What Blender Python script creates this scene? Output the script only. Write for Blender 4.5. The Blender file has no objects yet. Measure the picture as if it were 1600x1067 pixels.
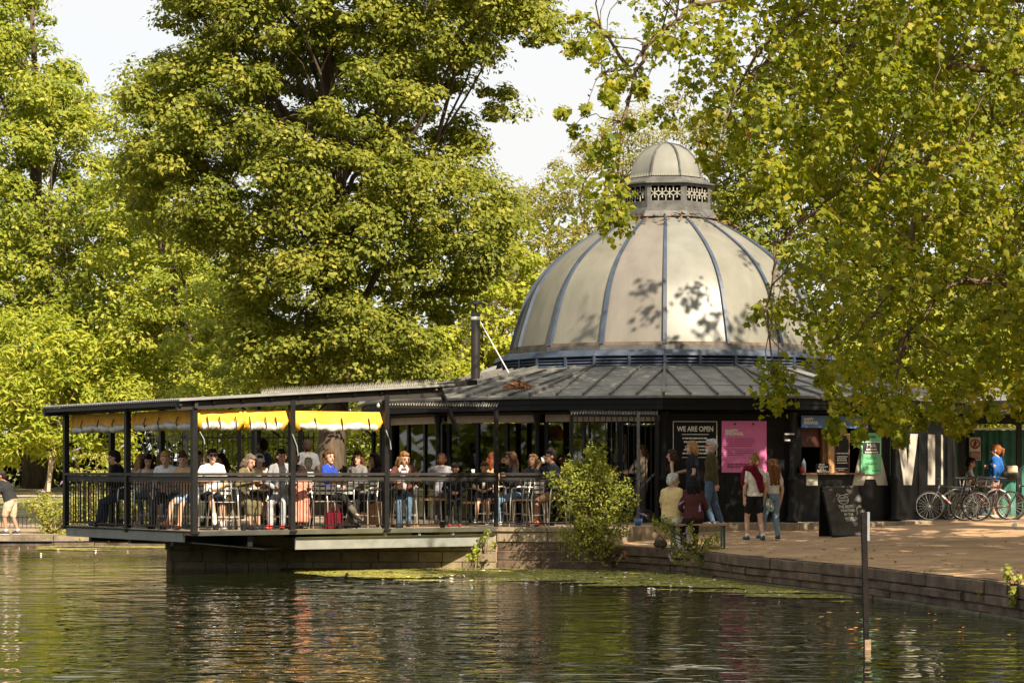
import bpy, bmesh, math, random
import numpy as np
from mathutils import Vector, Matrix

random.seed(7)
RNG = np.random.default_rng(11)
SC = bpy.context.scene
COL = SC.collection
PI = math.pi
R = math.radians

# ------------------------------------------------------------------ camera, sky, sun, exposure
F_PX, CX, HY, ZC = 3864.0, 800.0, 738.0, 1.85      # focal length in photo pixels, horizon row, eye height over the water
cam_d = bpy.data.cameras.new('camera')
cam = bpy.data.objects.new('camera', cam_d)
COL.objects.link(cam)
cam.location = (0, 0, ZC)
cam.rotation_euler = (R(90), 0, 0)
cam_d.sensor_width = 36
cam_d.lens = 36 * F_PX / 1600
cam_d.shift_y = (HY - 533.5) / 1600
cam_d.clip_start = 0.5
cam_d.clip_end = 2000
SC.camera = cam

SUN_AZ, SUN_EL = 28.0, 39.0                         # to the right of straight behind the camera
sun_dir = Vector((math.sin(R(SUN_AZ)) * math.cos(R(SUN_EL)), -math.cos(R(SUN_AZ)) * math.cos(R(SUN_EL)), math.sin(R(SUN_EL))))
sun_d = bpy.data.lights.new('sun', 'SUN')
sun_d.energy = 5.0
sun_d.angle = R(0.55)
sun_d.color = (1.0, 0.87, 0.68)
sun = bpy.data.objects.new('sun', sun_d)
COL.objects.link(sun)
sun.rotation_euler = sun_dir.to_track_quat('Z', 'Y').to_euler()
sun.location = (20, -20, 40)

W = bpy.data.worlds.new('World')
SC.world = W
W.use_nodes = True
nt = W.node_tree
nt.nodes.clear()
wo = nt.nodes.new('ShaderNodeOutputWorld')
bg = nt.nodes.new('ShaderNodeBackground')
sky = nt.nodes.new('ShaderNodeTexSky')
sky.sky_type = 'NISHITA'
sky.sun_disc = False
sky.sun_elevation = R(SUN_EL)
sky.sun_rotation = R(180 - SUN_AZ)
bg.inputs['Strength'].default_value = 0.10
# thin bright cloud over most of the sky
tc = nt.nodes.new('ShaderNodeTexCoord')
mp = nt.nodes.new('ShaderNodeMapping')
mp.inputs['Scale'].default_value = (1.0, 1.0, 3.0)
nz = nt.nodes.new('ShaderNodeTexNoise')
nz.inputs['Scale'].default_value = 3.5
nz.inputs['Detail'].default_value = 6
rp = nt.nodes.new('ShaderNodeValToRGB')
rp.color_ramp.elements[0].position = 0.30
rp.color_ramp.elements[0].color = (0.80, 0.80, 0.80, 1)
rp.color_ramp.elements[1].position = 0.70
rp.color_ramp.elements[1].color = (1, 1, 1, 1)
mx = nt.nodes.new('ShaderNodeMixRGB')
mx.inputs['Color2'].default_value = (4.35, 4.32, 4.24, 1)
nt.links.new(tc.outputs['Generated'], mp.inputs['Vector'])
nt.links.new(mp.outputs['Vector'], nz.inputs['Vector'])
nt.links.new(nz.outputs['Fac'], rp.inputs['Fac'])
nt.links.new(rp.outputs['Color'], mx.inputs['Fac'])
nt.links.new(sky.outputs['Color'], mx.inputs['Color1'])
nt.links.new(mx.outputs['Color'], bg.inputs['Color'])
nt.links.new(bg.outputs['Background'], wo.inputs['Surface'])

SC.view_settings.view_transform = 'Standard'
SC.view_settings.look = 'None'
SC.view_settings.gamma = 1.0
SC.view_settings.exposure = 1.15
SC.view_settings.use_curve_mapping = False
SC.cycles.max_bounces = 6
SC.cycles.diffuse_bounces = 3
SC.cycles.glossy_bounces = 3
SC.cycles.transmission_bounces = 4
SC.cycles.transparent_max_bounces = 8
SC.cycles.sample_clamp_indirect = 8.0
SC.cycles.caustics_reflective = False
SC.cycles.caustics_refractive = False

def at(px, py, Y):
    """world point seen at photo pixel (px, py) at distance Y"""
    return Vector(((px - CX) / F_PX * Y, Y, ZC + (HY - py) / F_PX * Y))
def xat(px, Y):
    return (px - CX) / F_PX * Y

# ------------------------------------------------------------------ materials
MATS = {}
def mat(name, col, rough=0.7, metal=0.0, var=0.15, vscale=6.0, bump=0.0, bscale=40.0, col2=None, spec=0.5, coat=0.0, stretch=None, detail=5.0):
    if name in MATS:
        return MATS[name]
    m = bpy.data.materials.new(name)
    m.use_nodes = True
    t = m.node_tree
    b = t.nodes['Principled BSDF']
    b.inputs['Roughness'].default_value = rough
    b.inputs['Metallic'].default_value = metal
    b.inputs['Specular IOR Level'].default_value = spec
    b.inputs['Coat Weight'].default_value = coat
    c1 = tuple(max(0.0, c * (1 - var)) for c in col[:3]) + (1,)
    c2 = tuple(c * (1 + var) for c in (col2 or col)[:3]) + (1,)
    co = t.nodes.new('ShaderNodeTexCoord')
    mpn = t.nodes.new('ShaderNodeMapping')
    if stretch:
        mpn.inputs['Scale'].default_value = stretch
    t.links.new(co.outputs['Object'], mpn.inputs['Vector'])
    n = t.nodes.new('ShaderNodeTexNoise')
    n.inputs['Scale'].default_value = vscale
    n.inputs['Detail'].default_value = detail
    n.inputs['Roughness'].default_value = 0.65
    r = t.nodes.new('ShaderNodeValToRGB')
    r.color_ramp.elements[0].position = 0.32
    r.color_ramp.elements[0].color = c1
    r.color_ramp.elements[1].position = 0.68
    r.color_ramp.elements[1].color = c2
    t.links.new(mpn.outputs['Vector'], n.inputs['Vector'])
    t.links.new(n.outputs['Fac'], r.inputs['Fac'])
    t.links.new(r.outputs['Color'], b.inputs['Base Color'])
    if bump:
        n2 = t.nodes.new('ShaderNodeTexNoise')
        n2.inputs['Scale'].default_value = bscale
        n2.inputs['Detail'].default_value = 3
        bp = t.nodes.new('ShaderNodeBump')
        bp.inputs['Strength'].default_value = bump
        bp.inputs['Distance'].default_value = 0.02
        t.links.new(mpn.outputs['Vector'], n2.inputs['Vector'])
        t.links.new(n2.outputs['Fac'], bp.inputs['Height'])
        t.links.new(bp.outputs['Normal'], b.inputs['Normal'])
    MATS[name] = m
    return m

def cloth(col, name=None):
    key = name or 'cloth_%.3f_%.3f_%.3f' % tuple(col[:3])
    return mat(key, col, rough=0.9, var=0.14, vscale=9, bump=0.5, bscale=16, spec=0.2)

def leaf_mat(name, dark, mid, light, trans=0.45, rough=0.5):
    rough = 0.6
    m = bpy.data.materials.new(name)
    m.use_nodes = True
    t = m.node_tree
    t.nodes.clear()
    out = t.nodes.new('ShaderNodeOutputMaterial')
    at_ = t.nodes.new('ShaderNodeAttribute')
    at_.attribute_name = 'tint'
    rp = t.nodes.new('ShaderNodeValToRGB')
    e = rp.color_ramp.elements
    e[0].position = 0.0
    e[0].color = (*dark, 1)
    e[1].position = 1.0
    e[1].color = (*light, 1)
    k = e.new(0.5)
    k.color = (*mid, 1)
    t.links.new(at_.outputs['Fac'], rp.inputs['Fac'])
    d = t.nodes.new('ShaderNodeBsdfDiffuse')
    tr = t.nodes.new('ShaderNodeBsdfTranslucent')
    hs = t.nodes.new('ShaderNodeHueSaturation')
    hs.inputs['Saturation'].default_value = 1.1
    hs.inputs['Value'].default_value = 1.3
    t.links.new(rp.outputs['Color'], hs.inputs['Color'])
    t.links.new(rp.outputs['Color'], d.inputs['Color'])
    t.links.new(hs.outputs['Color'], tr.inputs['Color'])
    m1 = t.nodes.new('ShaderNodeMixShader')
    m1.inputs['Fac'].default_value = trans
    t.links.new(d.outputs['BSDF'], m1.inputs[1])
    t.links.new(tr.outputs['BSDF'], m1.inputs[2])
    g = t.nodes.new('ShaderNodeBsdfGlossy')
    g.inputs['Roughness'].default_value = rough
    g.inputs['Color'].default_value = (0.9, 0.9, 0.8, 1)
    m2 = t.nodes.new('ShaderNodeMixShader')
    m2.inputs['Fac'].default_value = 0.014
    t.links.new(m1.outputs['Shader'], m2.inputs[1])
    t.links.new(g.outputs['BSDF'], m2.inputs[2])
    t.links.new(m2.outputs['Shader'], out.inputs['Surface'])
    return m

# ------------------------------------------------------------------ mesh builder
class MB:
    def __init__(self):
        self.v, self.f = [], []
    def add(self, vs, fs):
        b = len(self.v)
        self.v += [tuple(p) for p in vs]
        self.f += [tuple(i + b for i in q) for q in fs]
        return self
    def hexa(self, p):              # 8 points: bottom ring 0-3, top ring 4-7
        return self.add(p, [(3, 2, 1, 0), (4, 5, 6, 7), (0, 1, 5, 4), (1, 2, 6, 5), (2, 3, 7, 6), (3, 0, 4, 7)])
    def box(self, c, s, rz=0.0):
        x, y, z = s[0] / 2, s[1] / 2, s[2] / 2
        cr, sr = math.cos(rz), math.sin(rz)
        pts = []
        for dz in (-z, z):
            for dx, dy in ((-x, -y), (x, -y), (x, y), (-x, y)):
                pts.append((c[0] + dx * cr - dy * sr, c[1] + dx * sr + dy * cr, c[2] + dz))
        return self.hexa(pts)
    def bar(self, p, q, w, h, up=(0, 0, 1)):    # rectangular bar from p to q, w across, h along up
        p, q = Vector(p), Vector(q)
        d = (q - p).normalized()
        up = Vector(up)
        s = d.cross(up)
        if s.length < 1e-4:
            s = d.cross(Vector((0, 1, 0)))
        s.normalize()
        u = s.cross(d).normalized()
        s, u = s * w / 2, u * h / 2
        return self.hexa([p - s - u, p + s - u, q + s - u, q - s - u, p - s + u, p + s + u, q + s + u, q - s + u])
    def tube(self, pts, rad, n=8, cap=True):
        pts = [Vector(p) for p in pts]
        rads = rad if isinstance(rad, (list, tuple)) else [rad] * len(pts)
        rings = []
        up = Vector((0.03, 0.05, 1))
        prev = None
        for i, p in enumerate(pts):
            d = (pts[min(i + 1, len(pts) - 1)] - pts[max(i - 1, 0)])
            if d.length < 1e-9:
                d = Vector((0, 0, 1))
            d.normalize()
            if prev is None:
                a = d.cross(up if abs(d.z) < 0.95 else Vector((1, 0, 0))).normalized()
            else:
                a = (prev - d * prev.dot(d))
                a = a.normalized() if a.length > 1e-6 else d.cross(Vector((1, 0, 0))).normalized()
            prev = a
            b = d.cross(a)
            rings.append([p + (a * math.cos(2 * PI * k / n) + b * math.sin(2 * PI * k / n)) * rads[i] for k in range(n)])
        vs = [v for r_ in rings for v in r_]
        fs = []
        for i in range(len(rings) - 1):
            for k in range(n):
                k2 = (k + 1) % n
                fs.append((i * n + k, i * n + k2, (i + 1) * n + k2, (i + 1) * n + k))
        if cap:
            fs.append(tuple(range(n - 1, -1, -1)))
            fs.append(tuple((len(rings) - 1) * n + k for k in range(n)))
        return self.add(vs, fs)
    def lathe(self, prof, c=(0, 0, 0), n=16, a0=0.0, cap=True):
        vs, fs = [], []
        for r_, z in prof:
            for k in range(n):
                a = a0 + 2 * PI * k / n
                vs.append((c[0] + r_ * math.cos(a), c[1] + r_ * math.sin(a), c[2] + z))
        for i in range(len(prof) - 1):
            for k in range(n):
                k2 = (k + 1) % n
                fs.append((i * n + k, i * n + k2, (i + 1) * n + k2, (i + 1) * n + k))
        if cap:
            fs.append(tuple(range(n - 1, -1, -1)))
            fs.append(tuple((len(prof) - 1) * n + k for k in range(n)))
        return self.add(vs, fs)
    def torus(self, c, axis, r_, rr, n=32, m=6):
        axis = Vector(axis).normalized()
        a = axis.cross(Vector((0, 0, 1)) if abs(axis.z) < 0.9 else Vector((1, 0, 0))).normalized()
        b = axis.cross(a)
        c = Vector(c)
        vs, fs = [], []
        for i in range(n):
            t = 2 * PI * i / n
            d = a * math.cos(t) + b * math.sin(t)
            for k in range(m):
                s = 2 * PI * k / m
                vs.append(c + d * (r_ + rr * math.cos(s)) + axis * rr * math.sin(s))
        for i in range(n):
            for k in range(m):
                fs.append((i * m + k, ((i + 1) % n) * m + k, ((i + 1) % n) * m + (k + 1) % m, i * m + (k + 1) % m))
        return self.add(vs, fs)
    def ball(self, c, r3, n=10, m=7, M=None):
        c = Vector(c)
        if not isinstance(r3, (tuple, list)):
            r3 = (r3, r3, r3)
        vs = []
        for i in range(m + 1):
            ph = -PI / 2 + PI * i / m
            for k in range(n):
                t = 2 * PI * k / n
                v = Vector((math.cos(ph) * math.cos(t) * r3[0], math.cos(ph) * math.sin(t) * r3[1], math.sin(ph) * r3[2]))
                if M is not None:
                    v = M @ v
                vs.append(c + v)
        fs = []
        for i in range(m):
            for k in range(n):
                k2 = (k + 1) % n
                fs.append((i * n + k, i * n + k2, (i + 1) * n + k2, (i + 1) * n + k))
        return self.add(vs, fs)
    def prism(self, poly, n, d):     # 3-D planar outline swept by n*d
        n = Vector(n)
        k = len(poly)
        a = [Vector(p) for p in poly]
        b = [p + n * d for p in a]
        fs = [tuple(range(k - 1, -1, -1)), tuple(range(k, 2 * k))]
        for i in range(k):
            j = (i + 1) % k
            fs.append((i, j, j + k, i + k))
        return self.add(a + b, fs)
    def slab(self, poly, z0, z1):
        return self.prism([(p[0], p[1], z0) for p in poly], (0, 0, 1), z1 - z0)
    def mesh(self, name, m, off=None, smooth=False):
        me = bpy.data.meshes.new(name)
        vs = self.v
        if off is not None and (off[0] or off[1] or off[2]):
            vs = [(v[0] - off[0], v[1] - off[1], v[2] - off[2]) for v in vs]
        me.from_pydata(vs, [], self.f)
        if m:
            me.materials.append(m)
        if smooth:
            me.polygons.foreach_set('use_smooth', [True] * len(me.polygons))
        me.update()
        return me

def root_of(o):
    while o.parent:
        o = o.parent
    return o
def part(name, mb, m, parent=None, smooth=False, label=None, bevel=0.0):
    off = root_of(parent).location.copy() if parent else None
    me = mb.mesh(name, m, off, smooth)
    if bevel:
        bm = bmesh.new()
        bm.from_mesh(me)
        bmesh.ops.remove_doubles(bm, verts=bm.verts, dist=1e-5)
        es = [e for e in bm.edges if len(e.link_faces) == 2 and e.calc_face_angle(0) > 0.5]
        bmesh.ops.bevel(bm, geom=es, offset=bevel, segments=1, affect='EDGES', clamp_overlap=True)
        bm.to_mesh(me)
        bm.free()
    o = bpy.data.objects.new(name, me)
    COL.objects.link(o)
    o.parent = parent
    if label:
        o['label'] = label
    return o
def inst(name, me, parent, loc=(0, 0, 0), rz=0.0):     # an alike piece sharing mesh data; loc is in the thing's frame
    o = bpy.data.objects.new(name, me)
    COL.objects.link(o)
    o.parent = parent
    o.location = loc
    o.rotation_euler = (0, 0, rz)
    return o
def tag(o, label=None, cat=None, group=None, kind=None):
    if label: o['label'] = label
    if cat: o['category'] = cat
    if group: o['group'] = group
    if kind: o['kind'] = kind
    return o
def thing(name, label, cat, loc=(0, 0, 0), rz=0.0, group=None):
    o = bpy.data.objects.new(name, None)
    o.empty_display_size = 0.2
    COL.objects.link(o)
    o.location = loc
    o.rotation_euler = (0, 0, rz)
    return tag(o, label, cat, group)
def struct(name, mb, m, label=None, smooth=False):
    o = part(name, mb, m, None, smooth)
    return tag(o, label, None, None, 'structure')
def copy_tree(o, parent=None):
    c = o.copy()
    COL.objects.link(c)
    c.parent = parent
    for ch in list(o.children):
        copy_tree(ch, c)
    return c

def text_mb(s, size, bold=0.0, align='CENTER'):
    cu = bpy.data.curves.new('lettering', 'FONT')
    cu.body = s
    cu.size = size
    cu.align_x = align
    cu.align_y = 'CENTER'
    cu.offset = bold
    cu.resolution_u = 3
    ob = bpy.data.objects.new('lettering', cu)
    me = bpy.data.meshes.new_from_object(ob)
    vs = [tuple(v.co) for v in me.vertices]
    fs = [tuple(p.vertices) for p in me.polygons]
    bpy.data.objects.remove(ob)
    bpy.data.curves.remove(cu)
    bpy.data.meshes.remove(me)
    return vs, fs
def lettering(mb, s, size, o, u, w, bold=0.0, align='CENTER', squeeze=1.0):
    """flat lettering on the plane through o with axes u (reading direction) and w (up)"""
    vs, fs = text_mb(s, size, bold, align)
    o, u, w = Vector(o), Vector(u), Vector(w)
    mb.add([o + u * v[0] * squeeze + w * v[1] for v in vs], fs)
    return mb
# ------------------------------------------------------------------ setting: sky is the world; water, ground, pavement
M_black = mat('black_paint', (0.0045, 0.0042, 0.004), rough=0.5, var=0.3, vscale=3, bump=0.08, bscale=30, spec=0.22)
M_black_metal = mat('black_metal', (0.010, 0.0095, 0.0095), rough=0.45, var=0.35, vscale=9, bump=0.1, bscale=60, spec=0.3)
M_dark_timber = mat('dark_timber', (0.018, 0.014, 0.012), rough=0.6, var=0.4, vscale=7, bump=0.3, bscale=30, stretch=(1, 1, 6))
M_steel = mat('pale_galvanised_steel', (0.25, 0.255, 0.235), rough=0.5, metal=0.15, var=0.2, vscale=3, bump=0.1, bscale=25)
M_silver = mat('brushed_aluminium', (0.75, 0.73, 0.68), rough=0.32, metal=0.75, var=0.08)
M_lead = mat('grey_lead_sheet', (0.17, 0.165, 0.15), rough=0.5, metal=0.25, var=0.35, vscale=2.2, bump=0.35, bscale=9, col2=(0.20, 0.19, 0.165))
M_seam = mat('lead_seam', (0.13, 0.125, 0.115), rough=0.5, metal=0.25, var=0.3, vscale=5)
M_slate = mat('slate_blue_paint', (0.04, 0.055, 0.085), rough=0.45, var=0.3, vscale=3, bump=0.1, bscale=30, spec=0.6)
M_cupola = mat('weathered_grey_metal', (0.12, 0.115, 0.105), rough=0.45, metal=0.4, var=0.4, vscale=4, bump=0.2, bscale=20)
M_concrete = mat('stained_concrete', (0.25, 0.185, 0.115), rough=0.9, var=0.45, vscale=5, stretch=(1, 1, .25), bump=0.4, bscale=30, col2=(0.27, 0.21, 0.14))
M_stone = mat('dark_wet_stone', (0.072, 0.044, 0.026), rough=0.85, var=0.5, vscale=2.6, bump=0.6, bscale=18, col2=(0.11, 0.075, 0.05))
M_pier = mat('pier_stone', (0.21, 0.155, 0.095), rough=0.85, var=0.45, vscale=3.0, bump=0.6, bscale=16, col2=(0.20, 0.16, 0.10))
M_deck = mat('deck_floor_paving', (0.34, 0.24, 0.155), rough=0.85, var=0.25, vscale=5, bump=0.2, bscale=30)
M_pave = mat('bound_gravel', (0.38, 0.22, 0.108), rough=0.95, var=0.25, vscale=1.2, bump=0.5, bscale=60, col2=(0.42, 0.265, 0.14), detail=9)
M_grass = mat('dry_grass', (0.16, 0.15, 0.05), rough=0.95, var=0.35, vscale=1.0, bump=0.6, bscale=40, col2=(0.22, 0.19, 0.07), detail=9)
M_path = mat('pale_path', (0.42, 0.34, 0.25), rough=0.95, var=0.15, vscale=1.5, bump=0.2)
M_soil = mat('bare_soil', (0.27, 0.20, 0.12), rough=0.95, var=0.35, vscale=2, bump=0.6, bscale=30)

# water
def water_mat():
    m = bpy.data.materials.new('lake_water')
    m.use_nodes = True
    t = m.node_tree
    b = t.nodes['Principled BSDF']
    b.inputs['Base Color'].default_value = (0.010, 0.013, 0.003, 1)
    b.inputs['Roughness'].default_value = 0.03
    b.inputs['IOR'].default_value = 1.33
    co = t.nodes.new('ShaderNodeTexCoord')
    def wave(scale, sx, sy, rot, det):
        mpn = t.nodes.new('ShaderNodeMapping')
        mpn.inputs['Scale'].default_value = (sx, sy, 1)
        mpn.inputs['Rotation'].default_value = (0, 0, R(rot))
        n = t.nodes.new('ShaderNodeTexNoise')
        n.inputs['Scale'].default_value = scale
        n.inputs['Detail'].default_value = det
        n.inputs['Roughness'].default_value = 0.55
        n.inputs['Distortion'].default_value = 0.4
        t.links.new(co.outputs['Object'], mpn.inputs['Vector'])
        t.links.new(mpn.outputs['Vector'], n.inputs['Vector'])
        return n
    n1 = wave(2.4, 1.0, 1.25, 18, 1.0)
    n2 = wave(0.7, 1.0, 1.3, -25, 1)
    add = t.nodes.new('ShaderNodeMath')
    add.operation = 'MULTIPLY_ADD'
    add.inputs[1].default_value = 2.0
    t.links.new(n2.outputs['Fac'], add.inputs[0])
    t.links.new(n1.outputs['Fac'], add.inputs[2])
    # calmer and choppier patches of breeze
    n3 = wave(0.12, 1.0, 0.6, 40, 2)
    rp = t.nodes.new('ShaderNodeMapRange')
    rp.inputs['From Min'].default_value = 0.35
    rp.inputs['From Max'].default_value = 0.65
    rp.inputs['To Min'].default_value = 0.13
    rp.inputs['To Max'].default_value = 0.33
    t.links.new(n3.outputs['Fac'], rp.inputs['Value'])
    bp = t.nodes.new('ShaderNodeBump')
    bp.inputs['Distance'].default_value = 0.12
    t.links.new(rp.outputs['Result'], bp.inputs['Strength'])
    t.links.new(add.outputs['Value'], bp.inputs['Height'])
    t.links.new(bp.outputs['Normal'], b.inputs['Normal'])
    return m
wb = MB()
wb.add([(-120, -30, 0), (120, -30, 0), (120, 66, 0), (-120, 66, 0)], [(0, 1, 2, 3)])
struct('water', wb, water_mat(), 'rippled dark green lake water in the foreground')

# the bank line (pavement edge over the water), from the terrace towards the camera on the right
BANK = [(1.9, 46.9), (2.6, 45.9), (3.28, 44.4), (3.93, 41.0), (4.6, 38.7), (5.2, 36.5), (5.85, 33.2), (6.27, 30.6), (6.6, 27.5), (7.2, 22), (8.2, 14)]
def poly_at(P, s):
    L = [0]
    for a, b in zip(P, P[1:]):
        L.append(L[-1] + math.hypot(b[0] - a[0], b[1] - a[1]))
    s = max(0, min(s, L[-1]))
    for i in range(len(P) - 1):
        if s <= L[i + 1] + 1e-9:
            k = (s - L[i]) / (L[i + 1] - L[i])
            return Vector((P[i][0] + (P[i + 1][0] - P[i][0]) * k, P[i][1] + (P[i + 1][1] - P[i][1]) * k, 0))
    return Vector((*P[-1], 0))
BANK_L = sum(math.hypot(b[0] - a[0], b[1] - a[1]) for a, b in zip(BANK, BANK[1:]))
ZB = 0.47
def bank_dist(x, y):
    d = 1e9
    for a, b in zip(BANK, BANK[1:]):
        ax, ay, bx, by = *a, *b
        k = ((x - ax) * (bx - ax) + (y - ay) * (by - ay)) / ((bx - ax) ** 2 + (by - ay) ** 2)
        k = max(0, min(1, k))
        d = min(d, math.hypot(x - ax - (bx - ax) * k, y - ay - (by - ay) * k))
    return d
def ground_z(x, y):
    return ZB + min(0.33, bank_dist(x, y) * 0.028)
gb = MB()
NS, NT = 70, 60
for i in range(NS + 1):
    p = poly_at(BANK, BANK_L * i / NS)
    q = Vector((-1.0 + 46 * i / NS, 80 - 70 * (i / NS), 0))
    for j in range(NT + 1):
        t = (j / NT) ** 1.6
        w = p.lerp(q, t)
        z = ground_z(w.x, w.y) + (0.012 * math.sin(w.x * 2.1 + w.y * 1.3) + 0.008 * math.sin(w.x * 4.7 - w.y * 3.1)) * (1 if j else 0)
        gb.v.append((w.x, w.y, z))
for i in range(NS):
    for j in range(NT):
        a = i * (NT + 1) + j
        gb.f.append((a, a + 1, a + NT + 2, a + NT + 1))
struct('pavement', gb, M_pave, 'brown gravel promenade dappled with tree shade', smooth=True)

# bank wall of long stone courses along the water
bw = thing('bank_wall', 'low dark stone bank wall along the brown promenade', 'wall', (1.9, 46.9, 0))
M_slime = mat('slimy_stone', (0.040, 0.042, 0.014), rough=0.6, var=0.5, vscale=4, bump=0.6, bscale=20, col2=(0.07, 0.065, 0.025))
courses = [(-0.35, 0.05, 0.03), (0.06, 0.155, 0.0), (0.17, 0.285, 0.02), (0.30, ZB - 0.004, 0.05)]
for ci, (z0, z1, proud) in enumerate(courses):
    s = 0.0
    seed = random.Random(ci + 3)
    while s < BANK_L - 0.05:
        ln = seed.uniform(1.6, 2.9)
        e = min(BANK_L, s + ln)
        m_ = MB()
        n = 7
        out0, out1, top0, top1 = [], [], [], []
        jit = seed.uniform(-0.022, 0.022)
        rows = []
        for k in range(n + 1):
            ss = s + 0.012 + (e - s - 0.024) * k / n
            p = poly_at(BANK, ss)
            t2 = (poly_at(BANK, ss + 0.2) - poly_at(BANK, ss - 0.2)).normalized()
            nr = Vector((t2.y, -t2.x, 0))
            if nr.x > 0 and nr.y > 0: nr = -nr
            if nr.x > 0.2: nr = -nr
            f_ = p + nr * (proud + jit + 0.022 * seed.uniform(-1, 1)); zj = seed.uniform(-.012, .004)
            g_ = p - nr * 0.3
            rows.append([(f_.x, f_.y, z0), (f_.x, f_.y, z1 - 0.018 + zj), (f_.x - nr.x * 0.02, f_.y - nr.y * 0.02, z1 + min(0, zj)), (g_.x, g_.y, z1), (g_.x, g_.y, z0)])
        for r_ in rows: m_.v += r_
        for k in range(n):
            for q in range(5):
                a, b = k * 5 + q, k * 5 + (q + 1) % 5
                m_.f.append((a, b, b + 5, a + 5))
        m_.f.append((4, 3, 2, 1, 0))
        m_.f.append(tuple(n * 5 + q for q in range(5)))
        part('stone', m_, M_slime if ci == 0 else M_stone, bw)
        s = e
# solid core behind the wall stones
core = MB()
for k in range(40):
    p, q = poly_at(BANK, BANK_L * k / 40), poly_at(BANK, BANK_L * (k + 1) / 40)
    core.hexa([(p.x + .02, p.y + .05, -.4), (q.x + .02, q.y + .05, -.4), (q.x + .5, q.y + .3, -.4), (p.x + .5, p.y + .3, -.4),
               (p.x + .02, p.y + .05, ZB - .03), (q.x + .02, q.y + .05, ZB - .03), (q.x + .5, q.y + .3, ZB - .03), (p.x + .5, p.y + .3, ZB - .03)])
part('wall_core', core, M_stone, bw)

# far shore: lawn, path and soil on the left and behind everything
def lawn_z(y):
    return 0.24 + max(0, min(1.0, (y - 65) / 35.0)) * 0.95 + max(0, y - 100) * 0.004
lb = MB()
ys = [62.8, 64, 66, 68, 72, 78, 84, 90, 95, 100, 110, 130, 170, 300, 600]
for y in ys:
    for i in range(41):
        x = -200 + i * 10
        lb.v.append((x, y, lawn_z(y)))
for j in range(len(ys) - 1):
    for i in range(40):
        a = j * 41 + i
        lb.f.append((a, a + 1, a + 42, a + 41))
struct('ground', lb, M_grass, 'dry grass lawn on the far shore')
def strip(name, y0, y1, x0, x1, m, lab, dz=0.006):
    b = MB()
    n = 24
    for i in range(n + 1):
        x = x0 + (x1 - x0) * i / n
        for y in (y0, (y0 + y1) / 2, y1):
            w = 0.25 * math.sin(x * 0.7 + y) if y != y0 else 0.1 * math.sin(x * 1.3)
            b.v.append((x, y + w, lawn_z(y + w) + dz))
    for i in range(n):
        for k in range(2):
            a = i * 3 + k
            b.f.append((a, a + 3, a + 4, a + 1))
    return struct(name, b, m, lab)
strip('soil', 63.1, 72.0, -60, -8.0, M_soil, 'bare sandy shore at the left edge', 0.02)
strip('path', 90.5, 95.5, -80, 20, M_path, 'pale path crossing the lawn in the distance', 0.03)
# shore kerb on the far left
sk = thing('shore_edge', 'low brown stone edging of the far left shore', 'wall', (-7, 62.7, 0))
x = -7.0
sr = random.Random(5)
while x > -42:
    w = sr.uniform(1.0, 2.0)
    for z0, z1, pr in ((-0.3, 0.11, 0.0), (0.125, 0.26, 0.06)):
        b = MB()
        b.box((x - w / 2, 62.72 - pr / 2 + sr.uniform(-.015, .015), (z0 + z1) / 2), (w - 0.02, 0.3 + pr, z1 - z0))
        part('stone', b, M_stone if z0 < 0 else M_pier, sk)
    x -= w

# ------------------------------------------------------------------ terrace slab, pier
ZD = 0.80
TER = [(-6.7, 48.0), (-0.284, 47.72), (1.9, 46.9), (2.35, 48.6), (3.15, 48.8), (3.35, 51.4), (3.35, 64), (-6.7, 64)]
tb = MB()
tb.slab(TER, 0.0, ZD - 0.02)
terr = thing('terrace', 'concrete terrace beside the pavilion doors with stained pale edge', 'terrace', (0, 49, 0))
part('terrace_slab', tb, M_deck, terr)
# facing: pale concrete upstand over dark stone courses, laid piece by piece
def facing(P, z0, z1, lens, m, proud, seed, name='stone', parent=None):
    rr = random.Random(seed)
    L = sum(math.hypot(b[0] - a[0], b[1] - a[1]) for a, b in zip(P, P[1:]))
    s = 0
    while s < L - 0.02:
        e = min(L, s + rr.uniform(*lens))
        if L - e < 0.15: e = L
        p, q = poly_at(P, s + 0.006), poly_at(P, e - 0.006)
        d = (q - p).normalized()
        n = Vector((d.y, -d.x, 0))
        pr = proud + rr.uniform(-0.012, 0.015)
        b = MB()
        a0, a1 = p + n * pr, q + n * pr
        b0, b1 = p - n * 0.05, q - n * 0.05
        b.hexa([(a0.x, a0.y, z0), (a1.x, a1.y, z0), (b1.x, b1.y, z0), (b0.x, b0.y, z0),
                (a0.x, a0.y, z1), (a1.x, a1.y, z1), (b1.x, b1.y, z1), (b0.x, b0.y, z1)])
        part(name, b, m, parent, bevel=0.008)
        s = e
front = [(-0.284, 47.72), (1.9, 46.9)]
facing(front, 0.52, ZD - 0.09, (1.0, 1.3), M_concrete, 0.03, 1, 'concrete_block', terr)
facing(front, ZD - 0.085, ZD - 0.003, (1.0, 1.3), M_concrete, 0.07, 1, 'coping', terr)
for z0, z1, sd in ((-0.2, 0.16, 2), (0.17, 0.34, 3), (0.35, 0.51, 4)):
    facing(front, z0, z1, (0.5, 1.0), M_stone, 0.02, sd, 'stone', terr)
facing([(1.9, 46.9), (2.35, 48.6), (3.15, 48.8), (3.35, 51.4)], 0.30, ZD - 0.003, (0.8, 1.4), M_concrete, 0.03, 8, 'concrete_block', terr)
pier = thing('pier', 'blocky stone pier standing in the lake under the deck', 'pier', (-4, 48, 0))
pf = [(-6.72, 50.5), (-6.72, 47.98), (-0.30, 47.70)]
for z0, z1, sd in ((-0.2, 0.12, 12), (0.13, 0.33, 13), (0.34, 0.50, 14)):
    facing(pf, z0, z1, (0.35, 0.8), M_pier, 0.05, sd, 'stone', pier)

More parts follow.
